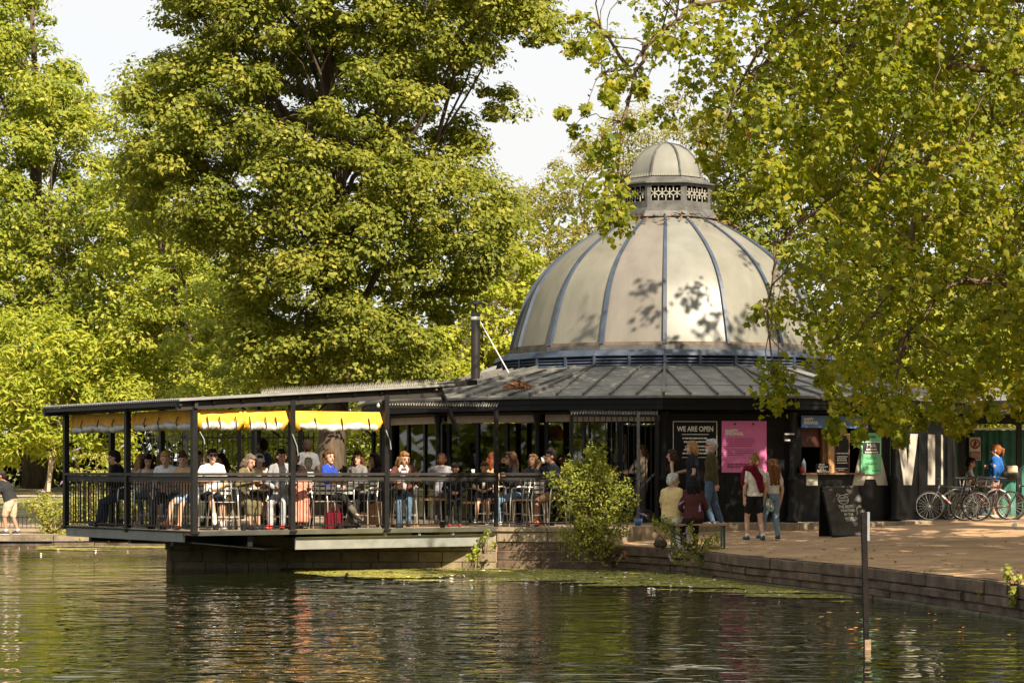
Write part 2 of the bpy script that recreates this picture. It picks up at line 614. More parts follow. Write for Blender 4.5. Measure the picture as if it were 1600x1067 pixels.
# ------------------------------------------------------------------ lake deck
C0 = Vector((-5.67, 44.1, 0))
DD = Vector((0.832, 0.555, 0)).normalized()
DL = Vector((-0.555, 0.832, 0)).normalized()
def dk(t, l, z=0.0):                # deck frame: t along the front, l back along the left side
    p = C0 + DD * t + DL * l
    return Vector((p.x, p.y, z))
deck = thing('lake_deck', 'raised cafe deck on pale steel beams over the water', 'deck', dk(0, 0))
fb = MB()
fl = [dk(0, 0), dk(6.48, 0), dk(7.6, 3.2), dk(6.5, 9), dk(2.6, 6.5), dk(0.03, 5.72)]
fb.slab(fl, ZD - 0.075, ZD)
part('floor', fb, M_deck, deck)
edge = MB()
def channel(m_, p, q, z0, z1, th=0.07):
    n = Vector((q.y - p.y, -(q.x - p.x), 0)).normalized()
    m_.hexa([(p + n * 0.01).to_tuple()[:2] + (z0,), (q + n * 0.01).to_tuple()[:2] + (z0,), (q + n * (0.01 - th)).to_tuple()[:2] + (z0,), (p + n * (0.01 - th)).to_tuple()[:2] + (z0,),
             (p + n * th).to_tuple()[:2] + (z1,), (q + n * th).to_tuple()[:2] + (z1,), (q + n * (0.01 - th)).to_tuple()[:2] + (z1,), (p + n * (0.01 - th)).to_tuple()[:2] + (z1,)])
e1 = MB(); channel(e1, dk(0.0, 5.7), dk(0.0, 0.03), ZD - 0.03, ZD + 0.005, .09); part('edge_beam', e1, M_steel, deck)
e1 = MB(); channel(e1, dk(0.0, 5.6), dk(0.0, 0.4), ZD - 0.20, ZD - 0.035, .03); part('edge_beam', e1, M_steel, deck)
e1 = MB(); channel(e1, dk(0.03, 0), dk(3.9, 0), ZD - 0.08, ZD + 0.005, .08); part('edge_beam', e1, M_steel, deck)
e1 = MB(); channel(e1, dk(3.98, 0), dk(6.45, 0), ZD - 0.08, ZD + 0.005, .08); part('edge_beam', e1, M_steel, deck)
e2 = MB(); channel(e2, dk(2.1, 0.10), dk(6.45, 0.10), ZD - 0.36, ZD - 0.16, .03); part('lower_beam', e2, M_steel, deck)
e2 = MB(); channel(e2, dk(2.1, 0.06), dk(6.45, 0.06), ZD - 0.16, ZD - 0.135, .06); part('lower_beam', e2, M_steel, deck)
for t in (4.0, 4.75, 5.5, 6.25):
    e3 = MB(); e3.box(dk(t, 0.06, ZD - 0.093), (0.05, 0.05, 0.085)); part('stub', e3, M_steel, deck)
for l in (1.0, 2.8, 4.6):
    e3 = MB(); e3.bar(dk(0.05, l, ZD - 0.19), dk(3.4, l + 0.3, ZD - 0.28), 0.10, 0.18); part('joist', e3, M_black_metal, deck)
for t in (1.2, 3.2, 5.2):
    e3 = MB(); e3.bar(dk(t, 0.15, ZD - 0.2), dk(t, 4.0, ZD - 0.2), 0.10, 0.18); part('joist', e3, M_black_metal, deck)
e3 = MB(); e3.prism([dk(0.25, 3.4, ZD - 0.21), dk(0.25, 0.6, ZD - 0.21), dk(1.6, 0.35, ZD - 0.34), dk(2.4, 1.2, ZD - 0.36), dk(2.2, 2.6, ZD - 0.36)], (0, 0, -1), 0.02); part('soffit_plate', e3, M_cupola, deck)

# railings round the deck: one thing per bay
bal_me = MB().box((0, 0, 0), (0.016, 0.016, 0.80)).mesh('baluster', M_black_metal)
def railing(p, q, lab, z=ZD, step=0.115, wide=True, mid=True, grp='black railings round the deck'):
    p, q = Vector((p[0], p[1], 0)), Vector((q[0], q[1], 0))
    base = Vector((p.x, p.y, z))
    r_ = thing('railing', lab, 'railing', base, 0, grp)
    d = (q - p); L = d.length; d.normalize()
    b = MB(); b.bar(p + d * 0.05 + Vector((0, 0, z + 1.02)), q - d * 0.05 + Vector((0, 0, z + 1.02)), 0.11 if wide else 0.06, 0.05); part('top_rail', b, M_dark_timber, r_)
    b = MB(); b.bar(p + d * 0.05 + Vector((0, 0, z + 0.945)), q - d * 0.05 + Vector((0, 0, z + 0.945)), 0.025, 0.085); part('rail_board', b, M_dark_timber, r_)
    b = MB(); b.bar(p + d * 0.05 + Vector((0, 0, z + 0.885)), q - d * 0.05 + Vector((0, 0, z + 0.885)), 0.04, 0.022); part('mid_rail', b, M_black_metal, r_)
    b = MB(); b.bar(p + d * 0.05 + Vector((0, 0, z + 0.075)), q - d * 0.05 + Vector((0, 0, z + 0.075)), 0.04, 0.022); part('bottom_rail', b, M_black_metal, r_)
    if mid:
        b = MB(); b.box(p + d * L / 2 + Vector((0, 0, z + 0.05)), (0.07, 0.07, 0.13), math.atan2(d.y, d.x)); part('foot', b, M_black_metal, r_)
    n = int(L / step)
    for i in range(1, n):
        w = p + d * (L * i / n)
        inst('baluster', bal_me, r_, (w.x - base.x, w.y - base.y, 0.48), math.atan2(d.y, d.x))
    return r_
railing(dk(0, 5.64), dk(0, 2.79), 'black railing bay at the far left end of the deck')
railing(dk(0, 2.79), dk(0, 0), 'black railing bay in front of the man in light grey sweatshirt')
railing(dk(0, 0), dk(1.98, 0), 'black railing bay in front of the woman in olive coat')
railing(dk(1.98, 0), dk(3.976, 0), 'black railing bay in front of the woman in royal blue jumper')
railing(dk(3.976, 0), dk(6.48, 0), 'black railing bay in front of the long haired person in brown jacket')
railing(dk(6.48, 0), (1.35, 47.35), 'black railing bay on the concrete terrace behind the round bush', wide=True, mid=False)
railing(dk(0.1, 5.64), dk(2.6, 6.4), 'black railing bay along the back of the deck behind the diners')

# canopy over the deck
def cz(t): return 3.165 + 0.066 * t            # roof height along the front
can = thing('deck_canopy', 'black framed canopy with ribbed metal roof over the deck', 'canopy', dk(0, 0, ZD))
posts = [(0, 0), (1.98, 0), (3.976, 0), (0, 2.79), (0, 5.64), (2.2, 5.9), (4.4, 5.9), (1.1, 5.9), (5.2, 5.9)]
for t, l in posts:
    b = MB(); w = 0.10
    b.box((*dk(t, l).to_tuple()[:2], (ZD + cz(t) - 0.06) / 2 - 0.03 + 0.0), (w, w, cz(t) - 0.06 - ZD + 0.06), math.atan2(DD.y, DD.x))
    b.box((*dk(t, l).to_tuple()[:2], ZD - 0.02), (0.15, 0.15, 0.05), math.atan2(DD.y, DD.x))
    part('post', b, M_black_metal, can)
def can_bar(t0, l0, z0, t1, l1, z1, w, h, name='beam', m=M_dark_timber):
    b = MB(); b.bar(dk(t0, l0, z0), dk(t1, l1, z1), w, h); part(name, b, m, can)
can_bar(-0.35, 0, cz(-.35) - 0.12, 5.2, 0, cz(5.2) - 0.16, 0.07, 0.14)
can_bar(0, -0.1, cz(0) - 0.10, 0, 5.85, cz(0) - 0.10, 0.07, 0.14)
can_bar(-0.31, -0.1, cz(-.31) - 0.075, -0.31, 5.9, cz(-.31) - 0.075, 0.06, 0.075)
can_bar(-0.35, 5.9, cz(-.35) - 0.12, 5.2, 5.9, cz(5.2) - 0.12, 0.07, 0.14)
for i in range(9):
    t = 0.35 + i * 0.58
    can_bar(t, -0.10, cz(t) - 0.065, t, 5.9, cz(t) - 0.065, 0.05, 0.06, 'purlin', M_black_metal)
# braces under the roof
for t0, t1 in ((0.1, 0.9), (1.9, 1.1), (2.1, 2.9), (3.9, 3.1)):
    can_bar(t0, 0.3, 2.5, t1, 0.3, cz(t1) - 0.2, 0.03, 0.03, 'brace', M_black_metal)
can_bar(4.9, -0.05, cz(4.9) - 0.02, 5.95, -0.05, cz(5.9) + 0.02, 0.09, 0.10, 'beam', M_black_metal)
can_bar(5.15, 0.0, cz(5.1) - 0.02, 5.75, 0.3, 2.66, 0.06, 0.07, 'brace', M_black_metal)
# ribbed roof sheets with depth
M_ribbed = mat('ribbed_roof_metal', (0.27, 0.27, 0.265), rough=0.5, metal=0.3, var=0.18, vscale=4)
M_ribbed2 = M_ribbed
for s in range(6):
    l0, l1 = -0.12 + s * 1.015, -0.12 + (s + 1) * 1.015 - 0.012
    b = MB()
    n = 26
    for i in range(n + 1):
        l = l0 + (l1 - l0) * i / n
        dz = 0.022 if i % 2 else 0.0
        for t in (-0.37, 5.42):
            b.v.append(tuple(dk(t, l, cz(t) + dz))); b.v.append(tuple(dk(t, l, cz(t) + dz - 0.03)))
    for i in range(n):
        a = i * 4
        b.f += [(a, a + 4, a + 6, a + 2), (a + 1, a + 3, a + 7, a + 5), (a, a + 1, a + 5, a + 4), (a + 2, a + 6, a + 7, a + 3)]
    part('roof_sheet', b, M_ribbed, can)
b = MB(); b.bar(dk(-0.37, -0.155, cz(-.37) - 0.005), dk(5.42, -0.155, cz(5.42) - 0.005), 0.03, 0.045)
part('flashing', b, M_ribbed, can)
# bird spikes along the roof edge
M_spike = mat('spike_metal', (0.45, 0.42, 0.36), rough=0.4, metal=0.5)
def spikes(name, pts, parent, n, h=0.12):
    b = MB(); rr = random.Random(3); n = int(n * .62)
    for i in range(n):
        k = i / (n - 1)
        p = pts[0].lerp(pts[1], k)
        for s in (-1, 0, 1):
            q = p + Vector((s * 0.035 + rr.uniform(-.01, .01), s * 0.05, h * rr.uniform(.85, 1.1)))
            b.add([p + Vector((-.0055, 0, 0)), p + Vector((.0055, 0, 0)), p + Vector((0, .006, 0)), q + Vector((.002, 0, 0))], [(0, 1, 3), (1, 2, 3), (2, 0, 3)])
    o = part(name, b, M_spike, parent)
    o['kind'] = 'stuff'
    return o
spikes('bird_spikes', (dk(1.3, -0.12, cz(1.3) + .015), dk(5.0, -0.12, cz(5.0) + .015)), can, 150)

# rolled yellow tarpaulins, one per half bay
M_yellow = mat('yellow_tarpaulin', (0.74, 0.34, 0.015), rough=0.75, var=0.16, vscale=3, bump=0.6, bscale=7, col2=(0.78, 0.40, 0.04))
M_vinyl = mat('clear_vinyl_roll', (0.50, 0.48, 0.43), rough=0.35, var=0.25, vscale=6, bump=0.6, bscale=9)
M_strap = mat('black_strap', (0.02, 0.02, 0.02), rough=0.7)
def tarp(p, q, lab, seed):
    rr = random.Random(seed)
    p, q = Vector(p), Vector(q)
    d = q - p; L = d.length; d.normalize()
    nrm = Vector((d.y, -d.x, 0))
    r_ = thing('tarpaulin', lab, 'tarpaulin', p, 0, 'rolled yellow tarpaulins under the canopy')
    def cloth_strip(z0, z1, m, name, out0, out1, wav, rr_seed, ends=0.0):
        b = MB(); n, k = 40, 6
        r2 = random.Random(rr_seed)
        ph = r2.uniform(0, 6)
        for i in range(n + 1):
            for j in range(k + 1):
                v = j / k
                u = i / n
                sag = 0.03 * math.sin(u * PI * 3 + ph) * v + 0.012 * math.sin(u * 31 + ph) * v
                o = out0 + (out1 - out0) * v + wav * math.sin(u * 17 + ph + v * 2) * v
                w = p + d * (L * u) + nrm * o
                b.v.append((w.x, w.y, z0 + (z1 - z0) * v - sag * (1 if name != 'roll' else 1)))
        for i in range(n):
            for j in range(k):
                a = i * (k + 1) + j
                b.f.append((a, a + k + 1, a + k + 2, a + 1))
        return part(name, b, m, r_, smooth=True)
    zt = 2.98
    cloth_strip(zt, zt - 0.27, M_yellow, 'valance', 0.0, 0.06, 0.02, seed)
    b = MB(); pts, rad = [], []
    n = 48; ph = rr.uniform(0, 6)
    for i in range(n + 1):
        u = i / n
        w = p + d * (0.10 + (L - 0.2) * u) + nrm * 0.035
        e = min(u, 1 - u)
        pts.append((w.x, w.y, zt - 0.29 - 0.016 * math.sin(u * PI * 3 + ph) - 0.01 * math.sin(u * 41 + ph)))
        rad.append((0.070 + 0.012 * math.sin(u * 23 + ph)) * (0.85 if e < 0.03 else 1))
    b.tube(pts, rad, 10)
    part('roll', b, M_vinyl, r_, smooth=True)
    # yellow gathered ends
    for u0, s in ((0.03, 1), (L - 0.03, -1)):
        b = MB(); w = p + d * u0
        b.tube([(w.x, w.y, zt - 0.02), (w.x + nrm.x * .03, w.y + nrm.y * .03, zt - 0.18), (w.x + d.x * s * .07, w.y + d.y * s * .07, zt - 0.35)], [0.035, 0.075, 0.06], 8)
        part('gathered_end', b, M_yellow, r_, smooth=True)
    b = MB(); w0, w1 = p + d * 0.05, q - d * 0.05
    b.tube([(w0.x, w0.y, zt - 0.30) , ((w0.x + w1.x) / 2, (w0.y + w1.y) / 2, zt - .335), (w1.x, w1.y, zt - 0.30)], 0.030, 8)
    part('hem', b, M_yellow, r_, smooth=True)
    for k in range(3):
        b = MB(); w = p + d * (L * (0.2 + 0.3 * k) + rr.uniform(-.1, .1))
        pts = [(w.x + nrm.x * .07, w.y + nrm.y * .07, zt - 0.12), (w.x + nrm.x * .11, w.y + nrm.y * .11, zt - 0.22), (w.x + nrm.x * .085 + d.x * .02, w.y + nrm.y * .085, zt - 0.34)]
        b.tube(pts, 0.012, 6); part('strap', b, M_strap, r_)
o_ = DL * 0.10
i_ = DD * 0.10
tarp(dk(0.1, 5.5), dk(0.1, 2.9), 'rolled yellow tarpaulin at the far left end of the canopy', 1)
tarp(dk(0.1, 2.66), dk(0.1, 0.12), 'rolled yellow tarpaulin just left of the corner post', 2)
tarp(dk(0.08, 0.1), dk(1.0, 0.1), 'rolled yellow tarpaulin just right of the corner post', 3)
tarp(dk(1.03, 0.1), dk(1.9, 0.1), 'short rolled yellow tarpaulin above the woman in olive coat', 4)
tarp(dk(2.06, 0.1), dk(3.9, 0.1), 'longest rolled yellow tarpaulin at the right end of the canopy', 5)
# loose tie-down straps
M_tie = mat('grey_webbing', (0.30, 0.30, 0.30), rough=0.8)
for i, (p, q, lab) in enumerate(((at(213, 675, 46.6), at(228, 712, 46.8), 'loose grey strap hanging left of the corner post'),
                            (at(312, 674, 44.2), at(320, 694, 44.2), 'loose grey strap hanging beside the corner post'),
                            (at(457, 678, 45.1), at(466, 712, 45.2), 'loose grey strap hanging on the middle post'),
                            (at(603, 672, 46.2), at(611, 702, 46.2), 'loose grey strap hanging on the right canopy post'))):
    b = MB(); b.tube([p, (p + q) / 2 + Vector((0.03, 0, -0.02)), q], 0.009, 5)
    o = part('strap_end', b, M_tie); tag(o, lab, 'strap', 'loose grey tie down straps')
# ------------------------------------------------------------------ domed pavilion, a sixteen-sided building
PC = Vector((3.67, 58.85, 0))
PH0 = -4.0
RW, RE, RD = 6.87, 7.36, 4.11
def Zs(h): return ZC + (h - ZC) * 0.968
Z_EAVE, Z_DR0, Z_DR1, Z_DOME = Zs(3.52), Zs(4.28), Zs(4.66), Zs(4.80)
def ring(k, r, z, ph=PH0, n=16):
    a = R(ph + 360.0 / n * k)
    return Vector((PC.x + r * math.sin(a), PC.y - r * math.cos(a), z))
class Facet:                        # u runs to the right along the facet, n points outward
    def __init__(s, k, r=RW):
        s.a, s.b = ring(k, r, 0), ring(k + 1, r, 0)
        s.u = (s.b - s.a).normalized(); s.L = (s.b - s.a).length
        s.n = Vector((s.u.y, -s.u.x, 0))
    def p(s, u, z, o=0.0):
        w = s.a + s.u * u + s.n * o
        return Vector((w.x, w.y, z))
    def quad(s, mb, u0, u1, z0, z1, o0, o1):
        return mb.hexa([s.p(u0, z0, o1), s.p(u1, z0, o1), s.p(u1, z0, o0), s.p(u0, z0, o0), s.p(u0, z1, o1), s.p(u1, z1, o1), s.p(u1, z1, o0), s.p(u0, z1, o0)])
pav = thing('pavilion', 'black sixteen sided cafe pavilion with a large cream glazed dome', 'pavilion', (PC.x, PC.y, ZD))
# plinth kerb
for k in range(-5, 6):
    f = Facet(k, RW + 0.55)
    b = MB(); f.quad(b, 0.006, f.L - 0.006, 0.3, ZD - 0.003 if k < 3 else ZD - 0.02, -0.9, 0.0)
    part('plinth', b, M_concrete, pav, bevel=0.01)
b = MB(); b.slab([ring(k, RW + 0.1, 0)[:2] for k in range(16)], 0.5, ZD + 0.002)
part('floor', b, M_deck, pav)

M_glass = bpy.data.materials.new('window_glass'); M_glass.use_nodes = True
t = M_glass.node_tree; t.nodes.clear()
o_ = t.nodes.new('ShaderNodeOutputMaterial'); mixn = t.nodes.new('ShaderNodeMixShader'); tr = t.nodes.new('ShaderNodeBsdfTransparent'); gl = t.nodes.new('ShaderNodeBsdfGlossy')
fr = t.nodes.new('ShaderNodeFresnel'); fr.inputs['IOR'].default_value = 1.9
gl.inputs['Roughness'].default_value = 0.015; tr.inputs['Color'].default_value = (0.72, 0.74, 0.70, 1)
t.links.new(fr.outputs['Fac'], mixn.inputs['Fac']); t.links.new(tr.outputs['BSDF'], mixn.inputs[1]); t.links.new(gl.outputs['BSDF'], mixn.inputs[2]); t.links.new(mixn.outputs['Shader'], o_.inputs['Surface'])
M_beige = mat('beige_panel', (0.32, 0.27, 0.20), rough=0.6, var=0.15)
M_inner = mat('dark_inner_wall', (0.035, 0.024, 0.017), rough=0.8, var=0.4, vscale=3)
Z_LIN = Zs(3.13)
glazed = (-1, -2, -3, -6)
for k in range(-8, 8):
    f = Facet(k)
    if k in glazed:
        b = MB(); f.quad(b, 0.1, f.L - 0.1, Z_LIN - 0.16, Z_LIN - 0.003, -0.08, -0.02); part('transom', b, M_beige, pav)
        fr_ = MB()
        for u in (0.12, 0.94, 1.74, f.L - 0.12):
            f.quad(fr_, u - 0.04, u + 0.04, ZD + 0.06, Z_LIN - 0.17, -0.10, -0.02)
        f.quad(fr_, 0.165, f.L - 0.165, ZD + 0.003, ZD + 0.055, -0.10, -0.02)
        fo = part('window_frame', fr_, M_black, pav)
        for u0, u1 in ((0.17, 0.89), (0.99, 1.69), (1.79, f.L - 0.17)):
            if k == -1 and u0 > 1.5: continue          # the door stands open here
            b = MB(); f.quad(b, u0, u1, ZD + 0.06, Z_LIN - 0.18, -0.066, -0.058); part('pane', b, M_glass, fo)
            if k < 0 and k > -4:
                b = MB(); f.quad(b, u0 + 0.0, u1, ZD + 0.50, ZD + 0.53, -0.075, -0.045)
                part('glazing_bar', b, M_black, fo)
    elif k == 1:                     # serving hatch wall
        hz0, hz1, hu0, hu1 = 1.86, 2.96, 0.34, 1.86
        b = MB(); f.quad(b, 0, hu0, ZD, Z_LIN, -0.1, 0.0); f.quad(b, hu1, f.L, ZD, Z_LIN, -0.1, 0.0)
        f.quad(b, hu0, hu1, ZD, hz0 - 0.05, -0.1, 0.0); f.quad(b, hu0, hu1, hz1, Z_LIN, -0.1, 0.0)
        part('wall_panel', b, M_black, pav)
    else:
        b = MB(); f.quad(b, 0, f.L, ZD, Z_LIN, -0.1, 0.0)
        part('wall_panel', b, M_black, pav)
        if -1 < k < 4:
            for u in (0.03, f.L / 2, f.L - 0.03):
                b = MB(); f.quad(b, u - 0.02, u + 0.02, ZD + 0.14, Z_LIN - 0.3, 0.001, 0.014); part('batten', b, M_black, pav)
            b = MB(); f.quad(b, 0.0, f.L, ZD + 0.01, ZD + 0.13, 0.001, 0.02); part('skirting', b, M_black, pav)
    # fascia with two mouldings, soffit and gutter
    fe = Facet(k, RE - 0.06)
    b = MB(); fe.quad(b, 0.002, fe.L - 0.002, Zs(3.20), Z_EAVE - 0.04, -0.06, 0.0); part('fascia', b, M_black, pav)
    b = MB(); fe.quad(b, 0, fe.L, Zs(3.33), Zs(3.355), 0.003, 0.03); fe.quad(b, 0, fe.L, Zs(3.21), Zs(3.23), 0.003, 0.03); part('moulding', b, M_black, pav)
    b = MB(); fe.quad(b, -0.01, fe.L + 0.01, Z_EAVE - 0.06, Z_EAVE - 0.012, 0.005, 0.085); part('gutter', b, M_cupola, pav)
    b = MB(); b.add([ring(k, RW - 0.1, Z_LIN + 0.004), ring(k + 1, RW - 0.1, Z_LIN + 0.004), ring(k + 1, RE - 0.07, Z_LIN + 0.04), ring(k, RE - 0.07, Z_LIN + 0.04)], [(0, 1, 2, 3)])
    part('soffit', b, M_black, pav)
# iron columns on the corners
cm = MB()
cm.lathe([(0.15, 0), (0.15, 0.05), (0.115, 0.09), (0.10, 0.12), (0.10, 0.86), (0.115, 0.89), (0.115, 0.93), (0.08, 0.97), (0.06, 1.02), (0.055, 2.10), (0.085, 2.16), (0.085, 2.22), (0.13, 2.30), (0.13, Z_LIN - ZD + 0.05)], n=12)
cme = cm.mesh('column', M_black, None, True)
for k in range(-6, 3):
    w = ring(k, RW + 0.14, 0)
    inst('column', cme, pav, (w.x - PC.x, w.y - PC.y, 0.0))
# roof sheets between standing seams
def clip_poly(poly, a, b, c):        # keep a*x+b*y<=c
    out = []
    for i in range(len(poly)):
        p, q = poly[i], poly[(i + 1) % len(poly)]
        dp, dq = a * p[0] + b * p[1] - c, a * q[0] + b * q[1] - c
        if dp <= 0: out.append(p)
        if dp * dq < 0:
            s = dp / (dp - dq); out.append((p[0] + (q[0] - p[0]) * s, p[1] + (q[1] - p[1]) * s))
    return out
ap_e, ap_d = RE * math.cos(R(11.25)), RD * math.cos(R(11.25))
D_ = ap_e - ap_d; TA = math.tan(R(11.25)); HWE = ap_e * TA
rr = random.Random(21)
for k in range(-8, 8):
    fe = Facet(k, RE)
    slope = (Z_DR0 - Z_EAVE) / D_
    def rp_(u, tt, o=0.0):
        w = fe.a + fe.u * (u + HWE) - fe.n * tt
        return Vector((w.x, w.y, Z_EAVE + slope * tt + o))
    fine = -7 <= k <= 6
    us = [-HWE + 2 * HWE * i / 5 for i in range(6)] if fine else [-HWE, HWE]
    rows = ((-0.03, 1.0), (1.015, D_)) if fine else ((-0.03, D_),)
    for u0, u1 in zip(us, us[1:]):
        for t0, t1 in rows:
            pl = [(u0 + .004, t0), (u1 - .004, t0), (u1 - .004, t1), (u0 + .004, t1)]
            pl = clip_poly(pl, 1, TA, HWE - 0.004); pl = clip_poly(pl, -1, TA, HWE - 0.004)
            if len(pl) < 3: continue
            lift = 0.012 if t0 > 0.5 else 0.0
            j = rr.uniform(0, 0.006)
            top = [rp_(u, tt, lift + j) for u, tt in pl]
            b = MB(); b.prism([p - Vector((0, 0, 0.02)) for p in top], (0, 0, 1), 0.02)
            part('roof_sheet', b, M_lead, pav)
    for i, u in enumerate(us[:-1]):
        tm = min(D_, (HWE - abs(u)) / TA) if i else D_
        b = MB()
        if i: b.bar(rp_(u, -0.02, 0.035), rp_(u, tm, 0.035), 0.035, 0.05)
        else: b.bar(ring(k, RE + 0.02, Z_EAVE + 0.03), ring(k, RD, Z_DR0 + 0.04), 0.06, 0.07)
        part('seam', b, M_seam, pav)
# drum with louvres
for k in range(-8, 8):
    f = Facet(k, RD)
    b = MB(); f.quad(b, 0, f.L, Z_DR0 - 0.05, Z_DR1, -0.2, -0.10); part('drum_panel', b, M_black, pav)
    for i in range(4):
        z = Z_DR0 + 0.03 + i * 0.066
        b = MB(); b.hexa([f.p(0.03, z, -0.01), f.p(f.L - .03, z, -0.01), f.p(f.L - .03, z, -0.09), f.p(0.03, z, -0.09), f.p(0.03, z + .03, -0.03), f.p(f.L - .03, z + .03, -0.03), f.p(f.L - .03, z + .045, -0.09), f.p(0.03, z + .045, -0.09)])
        part('louvre', b, M_slate, pav)
    for u in (0.0, f.L / 2):
        b = MB(); f.quad(b, u - 0.03, u + 0.03, Z_DR0 - 0.02, Z_DR1 - 0.13, -0.09, 0.012); part('drum_post', b, M_slate, pav)
    b = MB(); b.hexa([f.p(-.005, Z_DR1 - .12, 0.02), f.p(f.L + .005, Z_DR1 - .12, 0.02), f.p(f.L, Z_DR1 - .12, -.15), f.p(0, Z_DR1 - .12, -.15),
                      f.p(0.02, Z_DR1 + .005, -0.06), f.p(f.L - .02, Z_DR1 + .005, -0.06), f.p(f.L - .04, Z_DR1 + .03, -.2), f.p(0.04, Z_DR1 + .03, -.2)])
    part('drum_cap', b, M_slate, pav)
    f2 = Facet(k, 3.80)
    b = MB(); f2.quad(b, 0, f2.L, Z_DR1 - .02, Z_DOME, -0.15, 0.0); part('dome_kerb', b, M_cupola, pav)

# the dome
PROF = [(3.70, 4.83), (3.66, 5.02), (3.58, 5.32), (3.49, 5.6), (3.31, 6.13), (3.07, 6.56), (2.70, 6.99), (2.20, 7.40), (1.62, 7.78), (1.10, 8.05)]
PROF = [(r_, Zs(z)) for r_, z in PROF]
def smooth_prof(P, n):
    # Catmull-Rom through the profile
    out = []
    for i in range(len(P) - 1):
        p0, p1, p2, p3 = P[max(0, i - 1)], P[i], P[i + 1], P[min(len(P) - 1, i + 2)]
        for j in range(n):
            t_ = j / n
            out.append(tuple(0.5 * (2 * p1[c] + (p2[c] - p0[c]) * t_ + (2 * p0[c] - 5 * p1[c] + 4 * p2[c] - p3[c]) * t_ * t_ + (3 * p1[c] - p0[c] - 3 * p2[c] + p3[c]) * t_ ** 3) for c in (0, 1)))
    return out + [P[-1]]
PS = smooth_prof(PROF, 3)
def dome_mat(name, c, rough, trans):
    m = mat(name, c, rough=rough, var=0.16, vscale=2.2, spec=0.6, bump=0.03, bscale=3, stretch=(1, 1, .22), detail=7)
    t_ = m.node_tree; b_ = t_.nodes['Principled BSDF']; out = t_.nodes['Material Output']
    tl = t_.nodes.new('ShaderNodeBsdfTranslucent'); tl.inputs['Color'].default_value = (*c, 1)
    mm = t_.nodes.new('ShaderNodeMixShader'); mm.inputs['Fac'].default_value = trans
    t_.links.new(b_.outputs['BSDF'], mm.inputs[1]); t_.links.new(tl.outputs['BSDF'], mm.inputs[2]); t_.links.new(mm.outputs['Shader'], out.inputs['Surface'])
    return m
M_dome = dome_mat('cream_polycarbonate', (0.285, 0.272, 0.218), 0.46, 0.38)
M_dome2 = dome_mat('newer_pinkish_polycarbonate', (0.27, 0.245, 0.21), 0.46, 0.38)
M_dome3 = dome_mat('lit_tone_polycarbonate', (0.285, 0.28, 0.24), 0.40, 0.34)  # paler tone stands in for sky light on a panel
for k in range(-8, 8):
    b = MB(); nu = 3
    for r_, z in PS:
        for i in range(nu + 1):
            a, c = ring(k, r_, z), ring(k + 1, r_, z)
            w = a.lerp(c, 0.02 + 0.96 * i / nu)
            bul = 0.05 * r_ / 3.7 * math.sin(PI * i / nu)
            d = (w - PC); d.z = 0; d.normalize()
            w += d * (bul - 0.02)
            b.v.append(tuple(w))
    for j in range(len(PS) - 1):
        for i in range(nu):
            a = j * (nu + 1) + i
            b.f.append((a, a + 1, a + nu + 2, a + nu + 1))
    lab = None; m = M_dome
    if k == -1: m = M_dome2; lab = 'pinkish replaced dome panel with a sagging inner cloth'
    if k == 0: m = M_dome3; lab = 'dome panel paled in colour as if lit by the sky'
    part('dome_panel', b, m, pav, smooth=True, label=lab)
    b = MB()
    w_ = 0.085
    for j, (r_, z) in enumerate(PS):
        c = ring(k, r_ + 0.05, z); c2 = ring(k, r_ - 0.03, z)
        a = R(PH0 + 22.5 * k); tx = Vector((math.cos(a), math.sin(a), 0)) * w_ / 2 * (0.55 + 0.45 * r_ / 3.7)
        b.v += [tuple(c - tx), tuple(c + tx), tuple(c2 + tx), tuple(c2 - tx)]
    for j in range(len(PS) - 1):
        for q in range(4):
            a, c = j * 4 + q, j * 4 + (q + 1) % 4
            b.f.append((a, c, c + 4, a + 4))
    b.f += [(3, 2, 1, 0), tuple((len(PS) - 1) * 4 + q for q in range(4))]
    part('rib', b, M_slate, pav)
    # bottom rail of each panel
    f = Facet(k, 3.74); b = MB(); f.quad(b, 0.05, f.L - 0.05, Z_DOME - 0.0, Z_DOME + 0.07, -0.03, 0.015); part('panel_rail', b, mat('rusty_brown_rail', (0.14, 0.10, 0.075), rough=0.7, var=0.4, vscale=4), pav)
